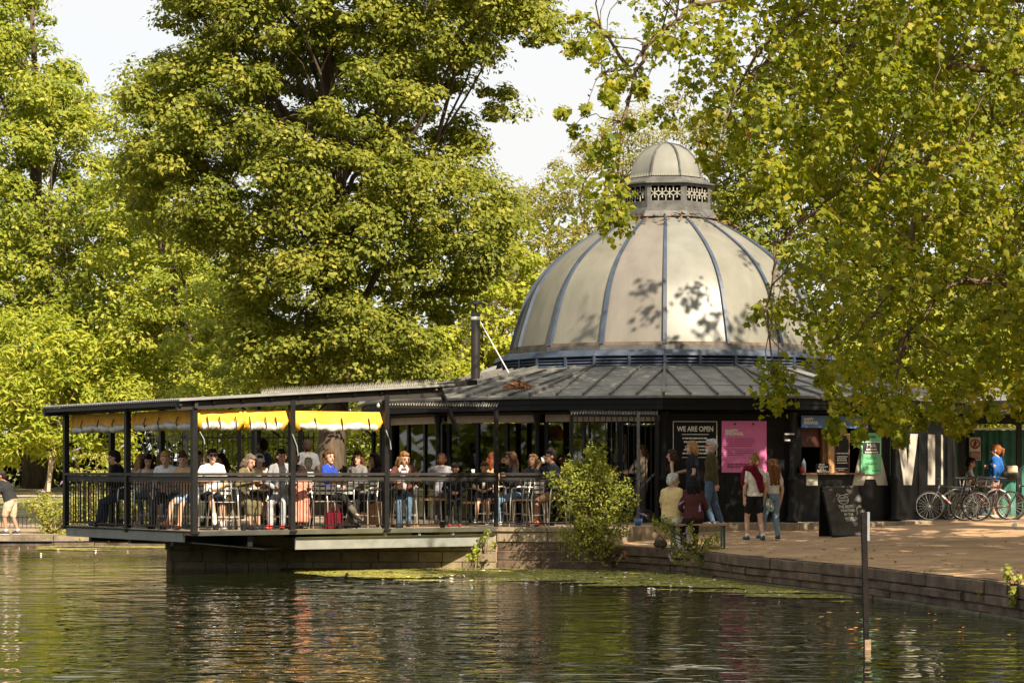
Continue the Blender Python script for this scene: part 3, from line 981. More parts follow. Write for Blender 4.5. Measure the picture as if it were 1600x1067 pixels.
# opened side gasket of the replaced panel: a leaf-shaped pale gap
# cupola: an eight sided lantern
def r8(k, r_, z): return ring(k, r_, z, PH0 - 22.5, 8)
LZ0, LZ1, LZ2, LZ3 = Zs(8.12), Zs(8.26), Zs(8.84), Zs(9.02)
b = MB()
for r_, z in ((1.32, Zs(8.02)), (1.24, Zs(8.16)), (1.10, Zs(8.28))): b.v += [tuple(r8(k, r_, z)) for k in range(8)]
for j in range(2):
    for k in range(8): b.f.append((j * 8 + k, j * 8 + (k + 1) % 8, j * 8 + 8 + (k + 1) % 8, j * 8 + 8 + k))
part('lantern_skirt', b, M_cupola, pav)
M_lat = mat('lattice_grey', (0.30, 0.28, 0.23), rough=0.5, metal=0.2, var=0.2)
for k in range(8):
    a, c = r8(k, 1.13, 0), r8(k + 1, 1.13, 0); u = (c - a).normalized(); L = (c - a).length; n = Vector((u.y, -u.x, 0))
    def lp(uu, z, o=0.0): w = a + u * uu + n * o; return Vector((w.x, w.y, z))
    def lq(mb, u0, u1, z0, z1, o0, o1): mb.hexa([lp(u0, z0, o1), lp(u1, z0, o1), lp(u1, z0, o0), lp(u0, z0, o0), lp(u0, z1, o1), lp(u1, z1, o1), lp(u1, z1, o0), lp(u0, z1, o0)])
    b = MB(); lq(b, 0.0, L, LZ1 - .02, LZ1 + 0.15, -0.05, 0.0); lq(b, 0.0, L, LZ2 - 0.06, LZ2, -0.05, 0.0)
    lq(b, 0.0, 0.085, LZ1 + 0.15, LZ2 - 0.06, -0.05, 0.0); lq(b, L - 0.085, L, LZ1 + 0.15, LZ2 - 0.06, -0.05, 0.0)
    fo = part('lantern_frame', b, M_cupola, pav)
    b = MB(); lq(b, 0.0, L, LZ1, LZ2, -0.22, -0.20); part('lantern_backing', b, M_black, pav)
    cells = 4; cw = (L - 0.17) / cells; z0, z1 = LZ1 + 0.15, LZ2 - 0.06; zm = (z0 + z1) / 2; hh = (z1 - z0)
    for i in range(cells):
        u0 = 0.085 + i * cw; um = u0 + cw / 2; b = MB()
        segs = [((u0, zm + hh * .16), (um, zm - hh * .0)), ((u0, zm - hh * .16), (um, zm)), ((u0 + cw, zm + hh * .16), (um, zm)), ((u0 + cw, zm - hh * .16), (um, zm)),
                ((u0, zm + hh * .16), (u0, z1)), ((u0, zm - hh * .16), (u0, z0)), ((um, zm - hh * .24), (um, zm + hh * .24))]
        for p, q in segs: b.bar(lp(p[0], p[1], -0.02), lp(q[0], q[1], -0.02), 0.022, 0.022)
        b.ball(lp(um, zm + hh * .27, -0.02), 0.022, 6, 4); b.ball(lp(um, zm - hh * .27, -0.02), 0.022, 6, 4)
        part('lattice', b, M_lat, fo)
    b = MB(); b.hexa([tuple(r8(k, 1.24, LZ2 - .005)), tuple(r8(k + 1, 1.24, LZ2 - .005)), tuple(r8(k + 1, 1.0, LZ2 - .005)), tuple(r8(k, 1.0, LZ2 - .005)),
                      tuple(r8(k, 1.24, LZ2 + .03)), tuple(r8(k + 1, 1.24, LZ2 + .03)), tuple(r8(k + 1, 1.0, LZ2 + .03)), tuple(r8(k, 1.0, LZ2 + .03))])
    part('lantern_cornice', b, M_cupola, pav)
    b = MB(); b.hexa([tuple(r8(k, 1.16, LZ2 + .032)), tuple(r8(k + 1, 1.16, LZ2 + .032)), tuple(r8(k + 1, .8, LZ2 + .032)), tuple(r8(k, .8, LZ2 + .032)),
                      tuple(r8(k, 0.93, LZ3)), tuple(r8(k + 1, 0.93, LZ3)), tuple(r8(k + 1, .8, LZ3 + .01)), tuple(r8(k, .8, LZ3 + .01))])
    part('lantern_roof', b, M_cupola, pav)
    P8 = [(0.88, LZ3 + .03), (0.865, LZ3 + .16), (0.81, LZ3 + .34), (0.71, LZ3 + .52), (0.56, LZ3 + .68), (0.36, LZ3 + .80), (0.12, LZ3 + .87), (0.02, LZ3 + .88)]
    b = MB()
    for r_, z in P8:
        for i in range(3):
            w = r8(k, r_, z).lerp(r8(k + 1, r_, z), 0.03 + 0.47 * i); d = w - PC; d.z = 0
            if i == 1: w += d.normalized() * 0.02
            b.v.append(tuple(w))
    for j in range(len(P8) - 1):
        for i in range(2): b.f.append((j * 3 + i, j * 3 + i + 1, j * 3 + i + 4, j * 3 + i + 3))
    part('small_dome_panel', b, M_dome3, pav, smooth=True)
    b = MB(); b.tube([r8(k, r_ + 0.012, z) for r_, z in P8], [0.03] * 6 + [0.02, 0.012], 6); part('small_rib', b, M_cupola, pav)
b = MB(); b.lathe([(0.10, 0), (0.12, 0.03), (0.05, 0.06), (0.02, 0.10)], (PC.x, PC.y, LZ3 + 0.86), 10); part('finial', b, M_cupola, pav)
b = MB()
for k in range(8):
    for i in range(14):
        p = r8(k, 0.95, LZ3 + 0.02).lerp(r8(k + 1, 0.95, LZ3 + .02), i / 14)
        b.add([p + Vector((-.006, 0, 0)), p + Vector((.006, 0, 0)), p + Vector((0, .006, 0)), p + Vector((0, 0, 0.09))], [(0, 1, 3), (1, 2, 3), (2, 0, 3)])
o_ = part('bird_spikes', b, M_spike, pav); o_['kind'] = 'stuff'

# inside: dark counter, shelves
M_wood = mat('pale_varnished_wood', (0.42, 0.23, 0.09), rough=0.5, var=0.25, vscale=4, stretch=(1, 8, 8))
M_shelf = mat('pale_shelf_board', (0.40, 0.32, 0.22), rough=0.6)
M_white = mat('white_paint', (0.74, 0.71, 0.64), rough=0.6, var=0.08, vscale=2)
M_paper = mat('white_card', (0.78, 0.75, 0.68), rough=0.7, var=0.05)
b = MB(); b.box((0.6, 56.2, ZD + 0.5), (3.2, 0.6, 0.96)); b.box((0.6, 56.15, ZD + 1.0), (3.3, 0.75, 0.05))
cnt = thing('cafe_counter', 'dark cafe counter inside behind the glass doors', 'counter', (0.6, 56.2, ZD))
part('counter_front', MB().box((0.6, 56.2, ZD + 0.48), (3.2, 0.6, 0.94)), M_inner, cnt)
part('counter_top', MB().box((0.6, 56.15, ZD + 0.98), (3.3, 0.75, 0.05)), M_wood, cnt)
shf = thing('shelf_unit', 'wall shelves behind the open gate at the cafe doors', 'shelf', at(925, 740, 54.6))
for py in (686, 699):
    p, q = at(884, py, 54.6), at(968, py, 54.6)
    part('shelf', MB().bar(p, q, 0.25, 0.03), M_shelf, shf)
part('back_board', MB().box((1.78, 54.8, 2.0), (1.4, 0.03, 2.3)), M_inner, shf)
for px in (961, 977):
    p = at(px, 737, 54.5); part('upright', MB().box((p.x, p.y, 2.0), (0.05, 0.05, 1.4)), M_shelf, shf)
cp = MB(); cp.lathe([(0.028, 0), (0.04, 0.11), (0.042, 0.11), (0.042, 0.12)], n=10)
for i, (px, py) in enumerate(((962, 722), (972, 722), (964, 714))):
    o = part('takeaway_cup', cp, M_paper); o.scale = (1.9, 1.9, 1.5); o.location = at(px, py, 54.4)
    tag(o, ['left stack of white takeaway cups behind the gate', 'right stack of white takeaway cups behind the gate', 'topmost white takeaway cup behind the gate'][i], 'cup', 'cup stacks inside the doorway')
# chimney flue with stay
fl_ = thing('flue', 'tall black stove flue with conical cowl on the left roof slope', 'flue', at(743, 600, 56.2))
p0, p1 = at(743, 602, 56.2), at(743, 488, 56.2)
rfl = 7.2 / F_PX * 56.2
b = MB(); b.tube([p0, p1], rfl, 14); part('pipe', b, mat('flue_black', (0.014, 0.012, 0.011), rough=0.5, var=0.3, vscale=5), fl_, smooth=False)
b = MB(); b.lathe([(rfl * 1.9, -0.06), (rfl * 1.5, 0.02), (rfl * 1.05, 0.08)], p0, 14); part('flashing', b, M_lead, fl_)
b = MB(); b.lathe([(rfl * 1.04, 0), (rfl * 1.06, 0.02), (rfl * 1.06, 0.06), (rfl * 1.04, 0.07)], at(743, 500, 56.2), 14); part('clamp_band', b, M_silver, fl_)
b = MB(); b.lathe([(rfl * 1.75, 0), (rfl * 1.7, 0.025), (rfl * 0.5, 0.07), (0.02, 0.09)], at(743, 475, 56.2), 14); b.tube([p1, at(743, 474, 56.2)], 0.02, 6); part('cowl', b, M_black_metal, fl_)
b = MB(); b.tube([at(750, 502, 56.2), at(797, 586, 55.9)], 0.013, 6); part('stay', b, M_white, fl_)
b = MB(); b.tube([at(737, 502, 56.2), at(716, 566, 58.5)], 0.012, 5); part('stay', b, M_silver, fl_)
# skylight kerb left of the drum
b = MB(); b.hexa([at(752, 590, 58), at(776, 586, 58), at(776, 584, 59), at(752, 588, 59), at(752, 580, 58), at(776, 571, 58), at(776, 570, 59), at(752, 579, 59)]); part('roof_vent', b, M_ribbed, pav)
# heap of fallen leaves caught on the roof
b = MB(); rr = random.Random(9)
for i in range(420):
    a = rr.uniform(0, 2 * PI); r_ = abs(rr.gauss(0, 0.13))
    c = at(809 + math.cos(a) * r_ * 90, 607, 52.4 + math.sin(a) * r_ * 1.2) + Vector((0, 0, rr.uniform(0.0, 0.17) * max(0, 1 - r_ * 2.6)))
    u = Vector((rr.uniform(-1, 1), rr.uniform(-1, 1), rr.uniform(-.6, .6))).normalized() * 0.05; w = u.cross(Vector((rr.uniform(-1, 1), rr.uniform(-1, 1), rr.uniform(-1, 1)))).normalized() * 0.025
    b.add([c - u, c - w, c + u, c + w], [(0, 1, 2, 3)])
o = part('leaf_litter', b, mat('dead_leaf_brown', (0.22, 0.095, 0.035), rough=0.8, var=0.5, vscale=14)); tag(o, 'heap of rusty dead leaves caught on the grey roof', 'leaves', None, 'stuff')
# fallen leaves round the lantern foot
b = MB()
for i in range(160):
    a = R(rr.uniform(-100, 100)); r_ = rr.uniform(1.25, 1.75)
    c = Vector((PC.x + r_ * math.sin(a), PC.y - r_ * math.cos(a), Zs(8.05) - (r_ - 1.25) * 0.52 + 0.05))
    u = Vector((rr.uniform(-1, 1), rr.uniform(-1, 1), rr.uniform(-.3, .3))).normalized() * 0.06; w = u.cross(Vector((rr.uniform(-.3, .3), rr.uniform(-.3, .3), 1))).normalized() * 0.03
    b.add([c - u, c - w, c + u, c + w], [(0, 1, 2, 3)])
o = part('leaf_litter', b, MATS['dead_leaf_brown']); tag(o, 'dead leaves scattered round the foot of the lantern', 'leaves', None, 'stuff')

# ------------------------------------------------------------------ lettering and signs on the walls
f0, f1, f2, f3 = Facet(0), Facet(1), Facet(2), Facet(3)
def letter(f, polys, lab):
    b = MB()
    for pl in polys: b.prism([f.p(u, z, 0.004) for u, z in pl], f.n, 0.012)
    part('letter', b, M_letter, pav, label=lab)
M_letter = mat('pale_painted_letter', (0.43, 0.395, 0.33), rough=0.55, var=0.2, vscale=2.0, stretch=(1, 1, 0.6))
zb, zt = 1.575, 2.70
def fu(px, f):                      # facet coordinate seen at a photo column
    a = (px - CX) / F_PX
    return (a * f.a.y - f.a.x) / (f.u.x - a * f.u.y)
letter(f1, [[(fu(1259, f1), zb), (fu(1277, f1), zb), (fu(1277, f1), zb + 0.255), (fu(1259, f1), zb + 0.255)]], 'foot of a big letter P under the hatch')
def U(px): return fu(px, f1)
zbA = zb
letter(f1, [[(U(1331), zbA), (U(1348.5), zbA), (U(1351), zbA + 0.13), (U(1351), zbA + .30), (U(1349), zbA + .30), (U(1359), zt), (U(1350), zt)],
            [(U(1370), zbA), (U(1387), zbA), (U(1368), zt), (U(1359), zt), (U(1362), zbA + .30), (U(1367), zbA + .13)],
            [(U(1351), zbA + 0.13), (U(1367), zbA + 0.13), (U(1362.5), zbA + 0.30), (U(1351), zbA + 0.30)]], 'big pale letter A')
def V2(px): return fu(px, f2)
letter(f2, [[(V2(1400.5), zt), (V2(1412.5), zt), (V2(1417.5), zb + .42), (V2(1417.5), zb), (V2(1411.5), zb)],
            [(V2(1433.5), zt), (V2(1423.5), zb), (V2(1417.5), zb), (V2(1417.5), zb + .42), (V2(1422), zt)]], 'big pale letter V')
letter(f2, [[(V2(1449), zb), (V2(1460), zb), (V2(1460), zt), (V2(1449), zt)]], 'big pale letter I')
letter(f2, [[(V2(1470), zb - .0), (V2(1472.5), zb), (V2(1472.5), zt), (V2(1470), zt)]], 'narrow sliver of a big pale letter L')

M_text_w = mat('white_lettering', (0.72, 0.69, 0.62), rough=0.6, var=0.03)
M_text_k = mat('black_lettering', (0.02, 0.018, 0.02), rough=0.6)
M_pink = mat('pink_board', (0.62, 0.15, 0.34), rough=0.55, var=0.04, vscale=1)
M_blue = mat('blue_board', (0.06, 0.15, 0.36), rough=0.5, var=0.05)
M_green = mat('green_board', (0.13, 0.42, 0.20), rough=0.5, var=0.06)
M_orange = mat('orange_disc', (0.62, 0.20, 0.02), rough=0.5)
M_mint = mat('mint_lettering', (0.35, 0.62, 0.40), rough=0.5)
M_maroon_rect = mat('red_notice', (0.30, 0.03, 0.03), rough=0.6)
Zv = Vector((0, 0, 1))
def fz_(py, f, u): return ZC + (HY - py) / F_PX * f.p(u, 0).y
# pink clipboard poster
u0, u1 = fu(1127, f0), fu(1197, f0); zc0, zc1 = fz_(738, f0, u0), fz_(657.5, f0, u0)
pk = thing('poster', 'large pink poster with white heading on the black wall', 'poster', f0.p((u0 + u1) / 2, zc0))
b = MB(); f0.quad(b, u0, u1, zc0, zc1, 0.03, 0.05); part('board', b, M_pink, pk)
for k in (0.29, 0.70):
    b = MB(); b.lathe([(0.024, 0), (0.024, 0.012), (0.012, 0.016)], (0, 0, 0), 10)
    M_ = Matrix.Translation(f0.p(u0 + (u1 - u0) * k, zc1 - 0.065, 0.052)) @ f0.n.to_track_quat('Z', 'Y').to_matrix().to_4x4()
    b.v = [tuple(M_ @ Vector(v)) for v in b.v]; part('peg', b, M_text_k, pk)
W_ = u1 - u0; H_ = zc1 - zc0
b = MB()
lettering(b, 'HAPPY', 0.088, f0.p(u0 + W_ * .075, zc1 - H_ * .195, 0.054), f0.u, Zv, 0.004, 'LEFT', 1.05)
lettering(b, 'ENDINGS.', 0.088, f0.p(u0 + W_ * .075, zc1 - H_ * .25, 0.054), f0.u, Zv, 0.004, 'LEFT', 1.0)
part('heading', b, M_text_w, pk)
b = MB(); rr = random.Random(4)
def dash_line(b, f, ua, ub, z, h, o, rr, lo=0.02, hi=0.07):
    u = ua
    while u < ub - 0.015:
        w = min(rr.uniform(lo, hi), ub - u)
        f.quad(b, u, u + w, z - h / 2, z + h / 2, o, o + 0.002); u += w + 0.012
for i, (k, w) in enumerate(((.345, .68), (.38, .70), (.415, .72), (.45, .66), (.485, .62), (.555, .66), (.59, .68), (.625, .66), (.66, .42))):
    dash_line(b, f0, u0 + W_ * .08, u0 + W_ * (.08 + w * .95), zc1 - H_ * k, 0.014, 0.052, rr)
part('small_print', b, mat('plum_print', (0.22, 0.035, 0.11), rough=0.6), pk)
b = MB()
for k, w in ((.835, .75), (.868, .72), (.90, .36)): dash_line(b, f0, u0 + W_ * .12, u0 + W_ * (.12 + w * .8), zc1 - H_ * k, 0.022, 0.052, rr, .05, .12)
part('bold_print', b, mat('dark_plum_print', (0.10, 0.015, 0.05), rough=0.6), pk)

# opening notice painted white on black board
ua, ub = fu(1049, f0), fu(1120, f0)
nb = thing('opening_notice', 'black notice board reading WE ARE OPEN in a white frame', 'notice board', f0.p((ua + ub) / 2, 1.5))
za, zb_ = fz_(782, f0, ua), fz_(655, f0, ua)
b = MB(); f0.quad(b, ua, ub, za, zb_, 0.022, 0.03); part('board', b, M_black, nb)
def N(px): return fu(px, f0)
def NZ(py): return fz_(py, f0, ua)
b = MB()
f0.quad(b, N(1051), N(1119.5), NZ(658.9), NZ(658.0), .031, .033); f0.quad(b, N(1119), N(1120), NZ(714.5), NZ(658), .0335, .035)
f0.quad(b, N(1065), N(1107), NZ(679), NZ(678), .031, .033); f0.quad(b, N(1065), N(1119), NZ(714.8), NZ(714), .031, .033)
f0.quad(b, N(1051), N(1052), NZ(714.5), NZ(659), .0335, .035)
part('frame_lines', b, M_text_w, nb)
b = MB(); lettering(b, 'WE ARE OPEN', 0.15, f0.p(N(1086), NZ(670.3), .033), f0.u, Zv, 0.004, 'CENTER', 0.80); part('heading', b, M_text_w, nb)
b = MB(); rr = random.Random(14)
for py, x0, x1 in ((684.5, 1066, 1104), (690, 1068, 1104), (697, 1070, 1106), (702.5, 1068, 1103), (708, 1066, 1106)):
    dash_line(b, f0, N(x0), N(x1), NZ(py), 0.03, .031, rr, .03, .10)
part('opening_hours', b, M_text_w, nb)
# column lettering "DOGS" style small notice at the pillar
sn = thing('pillar_notice', 'tiny white lettering on the black pillar beside the hatch', 'notice', f1.p(0.05, 2.2))
b = MB(); p = at(1234, 678.5, 51.9); f1u = f1.u
for py, w in ((678, 15), (687.5, 8)):
    p = at(1227, py, 51.9); rr = random.Random(int(py))
    u = 0.0; L = w / F_PX * 51.9
    while u < L: 
        b.box((p.x + u, p.y, p.z), (0.022, 0.004, 0.032)); u += 0.03
part('lettering', b, M_text_w, sn)
part('plate', MB().box((at(1234, 683, 51.93).x, 51.94, at(1234, 683, 51.93).z), (0.26, 0.02, 0.22)), M_black, sn)

# blue hatch sign
bs = thing('hatch_sign', 'long blue sign over the serving hatch, partly behind leaves', 'sign', f1.p(fu(1300, f1), 2.6))
ua, ub = fu(1249, f1), fu(1353, f1)
z0, z1 = fz_(668, f1, ua), fz_(649, f1, ua)
b = MB(); f1.quad(b, ua, ub, z0, z1, 0.05, 0.075); part('board', b, M_blue, bs)
b = MB(); lettering(b, 'HAPPY', 0.085, f1.p(ua + 0.06, z1 - 0.08, .078), f1.u, Zv, 0.004, 'LEFT'); lettering(b, 'ENDINGS.', 0.085, f1.p(ua + 0.06, z1 - 0.155, .078), f1.u, Zv, 0.004, 'LEFT'); part('heading', b, M_text_w, bs)
b = MB(); b.prism([f1.p(ub - .14 + x_, z0 + .06 + z_, .076) for x_, z_ in ((0, 0), (.025, 0), (.025, .06), (.055, .06), (.055, 0), (.08, 0), (.08, .155), (.055, .155), (.055, .085), (.025, .085), (.025, .155), (0, .155))], f1.n, .003); part('lettering', b, M_mint, bs)
# serving hatch: counter, posts, chalk menus, bottle and tub
hz0, hz1 = fz_(738.5, f1, fu(1300, f1)), fz_(668, f1, fu(1300, f1))
ht = thing('serving_hatch', 'serving hatch with wooden counter in the black wall', 'hatch', f1.p(1.1, hz0))
b = MB(); f1.quad(b, fu(1247, f1), fu(1345, f1), hz0 - 0.035, hz0, -0.25, 0.14); part('counter', b, mat('reddish_counter', (0.17, 0.08, 0.04), rough=0.5, var=0.2, vscale=5), ht)
b = MB(); f1.quad(b, fu(1294, f1), fu(1303, f1), hz0, hz1, -0.10, 0.01); part('post', b, M_wood, ht)
b = MB(); f1.quad(b, fu(1288, f1), fu(1293.5, f1), hz0, hz1, -0.16, -0.06); part('post', b, mat('brown_wood', (0.17, 0.075, 0.025), rough=0.6, var=0.2), ht)
b = MB(); f1.quad(b, fu(1252, f1), fu(1287, f1), fz_(698, f1, .8), hz1, -0.2, -0.15); part('blind', b, mat('dark_red_blind', (0.075, 0.02, 0.012), rough=0.7, var=0.3), ht)
b = MB(); f1.quad(b, fu(1305, f1), fu(1329, f1), hz0 + 0.01, hz1 - 0.12, -0.05, -0.03); part('menu_board', b, mat('brown_frame', (0.13, 0.055, 0.03), rough=0.6), ht)
b = MB(); f1.quad(b, fu(1307, f1), fu(1327, f1), hz0 + 0.05, hz1 - 0.16, -0.028, -0.024); part('menu_panel', b, M_black, ht)
b = MB(); rr = random.Random(8)
for i, (py, x0, x1) in enumerate(((708, 1308, 1326), (713, 1309, 1325), (716, 1309, 1323), (719, 1309, 1324), (723, 1309, 1325), (731.5, 1308, 1325), (734, 1311, 1321))):
    dash_line(b, f1, fu(x0, f1), fu(x1, f1), fz_(py, f1, 1.2), 0.022, -0.023, rr, .02, .06)
part('menu_lines', b, M_text_w, ht)
b = MB(); f1.quad(b, fu(1273, f1), fu(1294, f1), hz0 + 0.003, hz0 + 0.20, 0.02, 0.035); part('price_card', b, M_black, ht)
b = MB()
for py, x0, x1 in ((725.5, 1278, 1287), (729, 1277, 1291.5), (732, 1279, 1286), (734.5, 1275, 1289), (736.6, 1274.5, 1293)):
    dash_line(b, f1, fu(x0, f1), fu(x1, f1), fz_(py, f1, .9), 0.028, 0.036, rr, .03, .08)
part('price_lines', b, M_text_w, ht)
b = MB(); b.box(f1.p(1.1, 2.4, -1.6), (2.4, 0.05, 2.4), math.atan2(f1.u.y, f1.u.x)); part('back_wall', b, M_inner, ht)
bot = MB(); bot.lathe([(0.0, 0), (0.045, 0.0), (0.047, 0.02), (0.047, 0.20), (0.03, 0.25), (0.015, 0.27), (0.015, 0.30), (0.0, 0.30)], f1.p(fu(1254.5, f1), hz0 + .002, .03), 10, cap=False)
o = part('bottle', bot, mat('pale_blue_bottle', (0.35, 0.45, 0.52), rough=0.3), smooth=True); tag(o, 'pale blue bottle on the hatch counter', 'bottle')
tubm = MB(); tubm.lathe([(0.0, 0), (0.045, 0), (0.055, 0.11), (0.058, 0.12), (0.0, 0.12)], f1.p(fu(1250, f1), hz0 + .002, .07), 10, cap=False)
o = part('tub', tubm, mat('red_tub', (0.55, 0.05, 0.05), rough=0.5), smooth=True); tag(o, 'small red tub beside the bottle on the hatch counter', 'tub')
# orange round sign
oc = f1.p(fu(1368, f1), fz_(657, f1, 2.3), 0.05)
og = thing('round_sign', 'orange round sign with a blue emblem to the right of the blue sign', 'sign', oc)
def disc(c, n, r_, th, sides):
    b = MB(); b.lathe([(r_, 0), (r_, th)], (0, 0, 0), sides); M_ = Matrix.Translation(c) @ n.to_track_quat('Z', 'Y').to_matrix().to_4x4(); b.v = [tuple(M_ @ Vector(v)) for v in b.v]; return b
part('disc', disc(oc, f1.n, 0.125, 0.02, 24), M_orange, og)
b = MB(); uu = fu(1368, f1); zz = oc.z
f1.quad(b, uu - .05, uu + .05, zz - .045, zz + .05, .0715, .074); part('emblem_ground', b, M_text_k, og)
b = MB(); f1.quad(b, uu - .035, uu + .035, zz - .032, zz + .028, .0745, .077); part('emblem', b, mat('pale_blue_emblem', (0.30, 0.40, 0.55), rough=0.5), og)
# green poster with chalk panel
ua, ub = fu(1342, f1), fu(1374, f1); z0, z1 = fz_(740.5, f1, ua), fz_(676, f1, ua); W_, H_ = ub - ua, z1 - z0
gp = thing('green_poster', 'bright green poster with black chalk panel over the letter A', 'poster', f1.p((ua + ub) / 2, z0))
b = MB(); f1.quad(b, ua, ub, z0, z1, 0.05, 0.07); part('board', b, M_green, gp)
b = MB(); f1.quad(b, ua + W_ * .04, ub - W_ * .04, z0 + H_ * .47, z0 + H_ * .79, .071, .076); part('panel_border', b, M_mint, gp)
b = MB(); f1.quad(b, ua + W_ * .085, ub - W_ * .085, z0 + H_ * .485, z0 + H_ * .765, .0765, .08); part('chalk_panel', b, M_text_k, gp)
b = MB(); lettering(b, 'Milk', 0.13, f1.p((ua + ub) / 2, z0 + H_ * .69, .082), f1.u, Zv, 0, 'CENTER', 1.2)
for k, w in ((.60, .5), (.53, .62)): dash_line(b, f1, (ua + ub) / 2 - W_ * w / 2, (ua + ub) / 2 + W_ * w / 2, z0 + H_ * k, .03, .0805, rr, .02, .06)
part('chalk_lines', b, M_text_w, gp)
b = MB()
for k, w in ((.40, .55), (.37, .4), (.28, .35), (.25, .6), (.23, .3)): dash_line(b, f1, (ua + ub) / 2 - W_ * w / 2, (ua + ub) / 2 + W_ * w / 2, z0 + H_ * k, .014, .0715, rr, .02, .06)
for x0, x1 in ((.55, .95),): dash_line(b, f1, ua + W_ * x0, ua + W_ * x1, z0 + H_ * .085, .02, .0715, rr, .04, .1)
for x0, x1 in ((.28, .72),): dash_line(b, f1, ua + W_ * x0, ua + W_ * x1, z0 + H_ * .90, .05, .0715, rr, .05, .08)
part('small_print', b, mat('dark_green_print', (0.02, 0.09, 0.04), rough=0.6), gp)

# ------------------------------------------------------------------ folding security gates at the doors
def gate(p, q, z0, z1, n, lab, bars=True, sp=True):
    p, q = Vector((p[0], p[1], 0)), Vector((q[0], q[1], 0))
    g = thing('security_gate', lab, 'gate', (p.x, p.y, z0))
    d = (q - p); L = d.length; d.normalize(); a = math.atan2(d.y, d.x)
    Z_ = lambda w, z: Vector((w.x, w.y, z))
    fr_ = MB(); fr_.bar(Z_(p, z1), Z_(q, z1), 0.05, 0.05); part('frame_rail', fr_, M_black_metal, g)
    if bars:
        fr_ = MB(); fr_.bar(Z_(p, z0 + .06), Z_(q, z0 + .06), 0.05, 0.05); part('frame_rail', fr_, M_black_metal, g)
    for w in (p, q):
        part('frame_post', MB().box((w.x, w.y, (z0 + z1) / 2), (0.07, 0.07, z1 - z0), a), M_black_metal, g)
    if bars:
        me = MB().box((0, 0, (z1 - z0) / 2 + .03), (0.018, 0.018, z1 - z0 - .1)).mesh('bar', M_black_metal)
        for i in range(1, n):
            w = p + d * (L * i / n)
            if i == n * 2 // 3 and False: continue
            inst('bar', me, g, (w.x - p.x, w.y - p.y, 0), a)
    if sp: spikes('bird_spikes', (Z_(p, z1 + .02), Z_(q, z1 + .02)), g, int(L / 0.035), 0.10)
    return g
gate(dk(3.976, 0.05), dk(6.48, 0.05), ZD, 3.09, 0, 'black frame with bird spikes spanning the right end of the deck', bars=False)
gate((xat(893, 50.8), 50.8), (xat(1026, 51.1), 51.1), ZD, 3.02, 15, 'tall barred black security gate in front of the cafe doors')
gp_ = (xat(997, 50.9), 50.9)
part('gate_pole', MB().box((gp_[0], gp_[1] - .05, 1.95), (0.06, 0.06, 2.3)), M_cupola, [o for o in bpy.data.objects if o.name.startswith('security_gate')][-1])

# tall railing fence between deck and trees
tf = thing('tall_fence', 'tall black railing fence between the deck and the trees', 'fence', (xat(230, 63.9), 63.9, .3))
bar_me = MB().box((0, 0, 1.3), (0.022, 0.022, 2.6)).mesh('bar', M_black_metal)
x0, x1 = xat(232, 63.9), xat(492, 63.9)
for z in (0.6, 2.75): part('rail', MB().bar((x0, 63.9, z), (x1, 63.9, z), 0.04, 0.04), M_black_metal, tf)
n = int((x1 - x0) / 0.13)
for i in range(n + 1): inst('bar', bar_me, tf, ((x1 - x0) * i / n, 0, 0))
for px in (290, 374, 396, 470): part('post', MB().box((xat(px, 63.7), 63.7, 1.75), (0.10, 0.10, 2.9)), M_black_metal, tf)
# low hoop fence on the far left
lf = thing('low_fence', 'low hooped iron fence behind the man in black cap', 'fence', (-17, 67.5, lawn_z(67.5)))
zf = lawn_z(67.5)
for z in (0.04, 0.33): part('rail', MB().bar((-15.2, 67.5, zf + z), (-11.6, 67.5, zf + z), 0.02, 0.02), M_black_metal, lf)
bm_ = MB().box((0, 0, 0.18), (0.014, 0.014, 0.36)).mesh('bar', M_black_metal)
for i in range(32): inst('bar', bm_, lf, (1.8 + i * 0.115, 0, 0))

# green netting fence and dark pergola on the right
M_net = mat('green_netting', (0.026, 0.125, 0.088), rough=0.8, var=0.35, vscale=2.0, bump=0.5, bscale=4, col2=(0.034, 0.155, 0.11))
nf = thing('netting_fence', 'building site fence wrapped in dark green netting', 'fence', (xat(1480, 60.5), 60.5, .8))
for i, (pa, pb) in enumerate(((1478, 1514), (1515, 1560), (1561, 1612))):
    b = MB(); nn = 14
    for k in range(nn + 1):
        px = pa + (pb - pa) * k / nn; dy = 0.05 * math.sin(k * 1.7 + i) + 0.02 * math.sin(k * 4.1)
        for z in (0.75, 1.4, 2.1, ZC + (HY - 672) / F_PX * 60.5 + 0.012 * math.sin(k * 2.0)):
            b.v.append((xat(px, 60.5), 60.5 + dy * (1 if 1 < z < 2.7 else .3), z))
    for k in range(nn):
        for q in range(3):
            a = k * 4 + q; b.f.append((a, a + 4, a + 5, a + 1))
    part('net_panel', b, M_net, nf, smooth=True)
part('top_rail', MB().bar(at(1478, 670.5, 60.45), at(1615, 669, 60.45), 0.04, 0.05), M_silver, nf)
for px in (1480, 1514, 1560, 1611): part('post', MB().box((xat(px, 60.6), 60.6, 1.8), (0.05, 0.05, 2.2)), M_black_metal, nf)
ns = thing('warning_sign', 'white sign with red no walking symbol on the green netting', 'sign', at(1522, 719, 60.3))
def sq(mb, x0, x1, y0, y1, Y, th=0.01): 
    a, c = at(x0, y1, Y), at(x1, y0, Y); return mb.box(((a.x + c.x) / 2, Y, (a.z + c.z) / 2), (c.x - a.x, th, c.z - a.z))
part('board', sq(MB(), 1514.5, 1532, 683, 719, 60.3), M_white, ns)
part('red_ring', MB().torus(at(1524, 693.5, 60.28), (0, 1, 0), 0.105, 0.014, 24, 5), mat('sign_red', (0.42, 0.03, 0.03), rough=0.5), ns)
part('red_slash', MB().bar(at(1519.5, 699, 60.28), at(1528.5, 688, 60.28), 0.008, 0.02), MATS['sign_red'], ns)
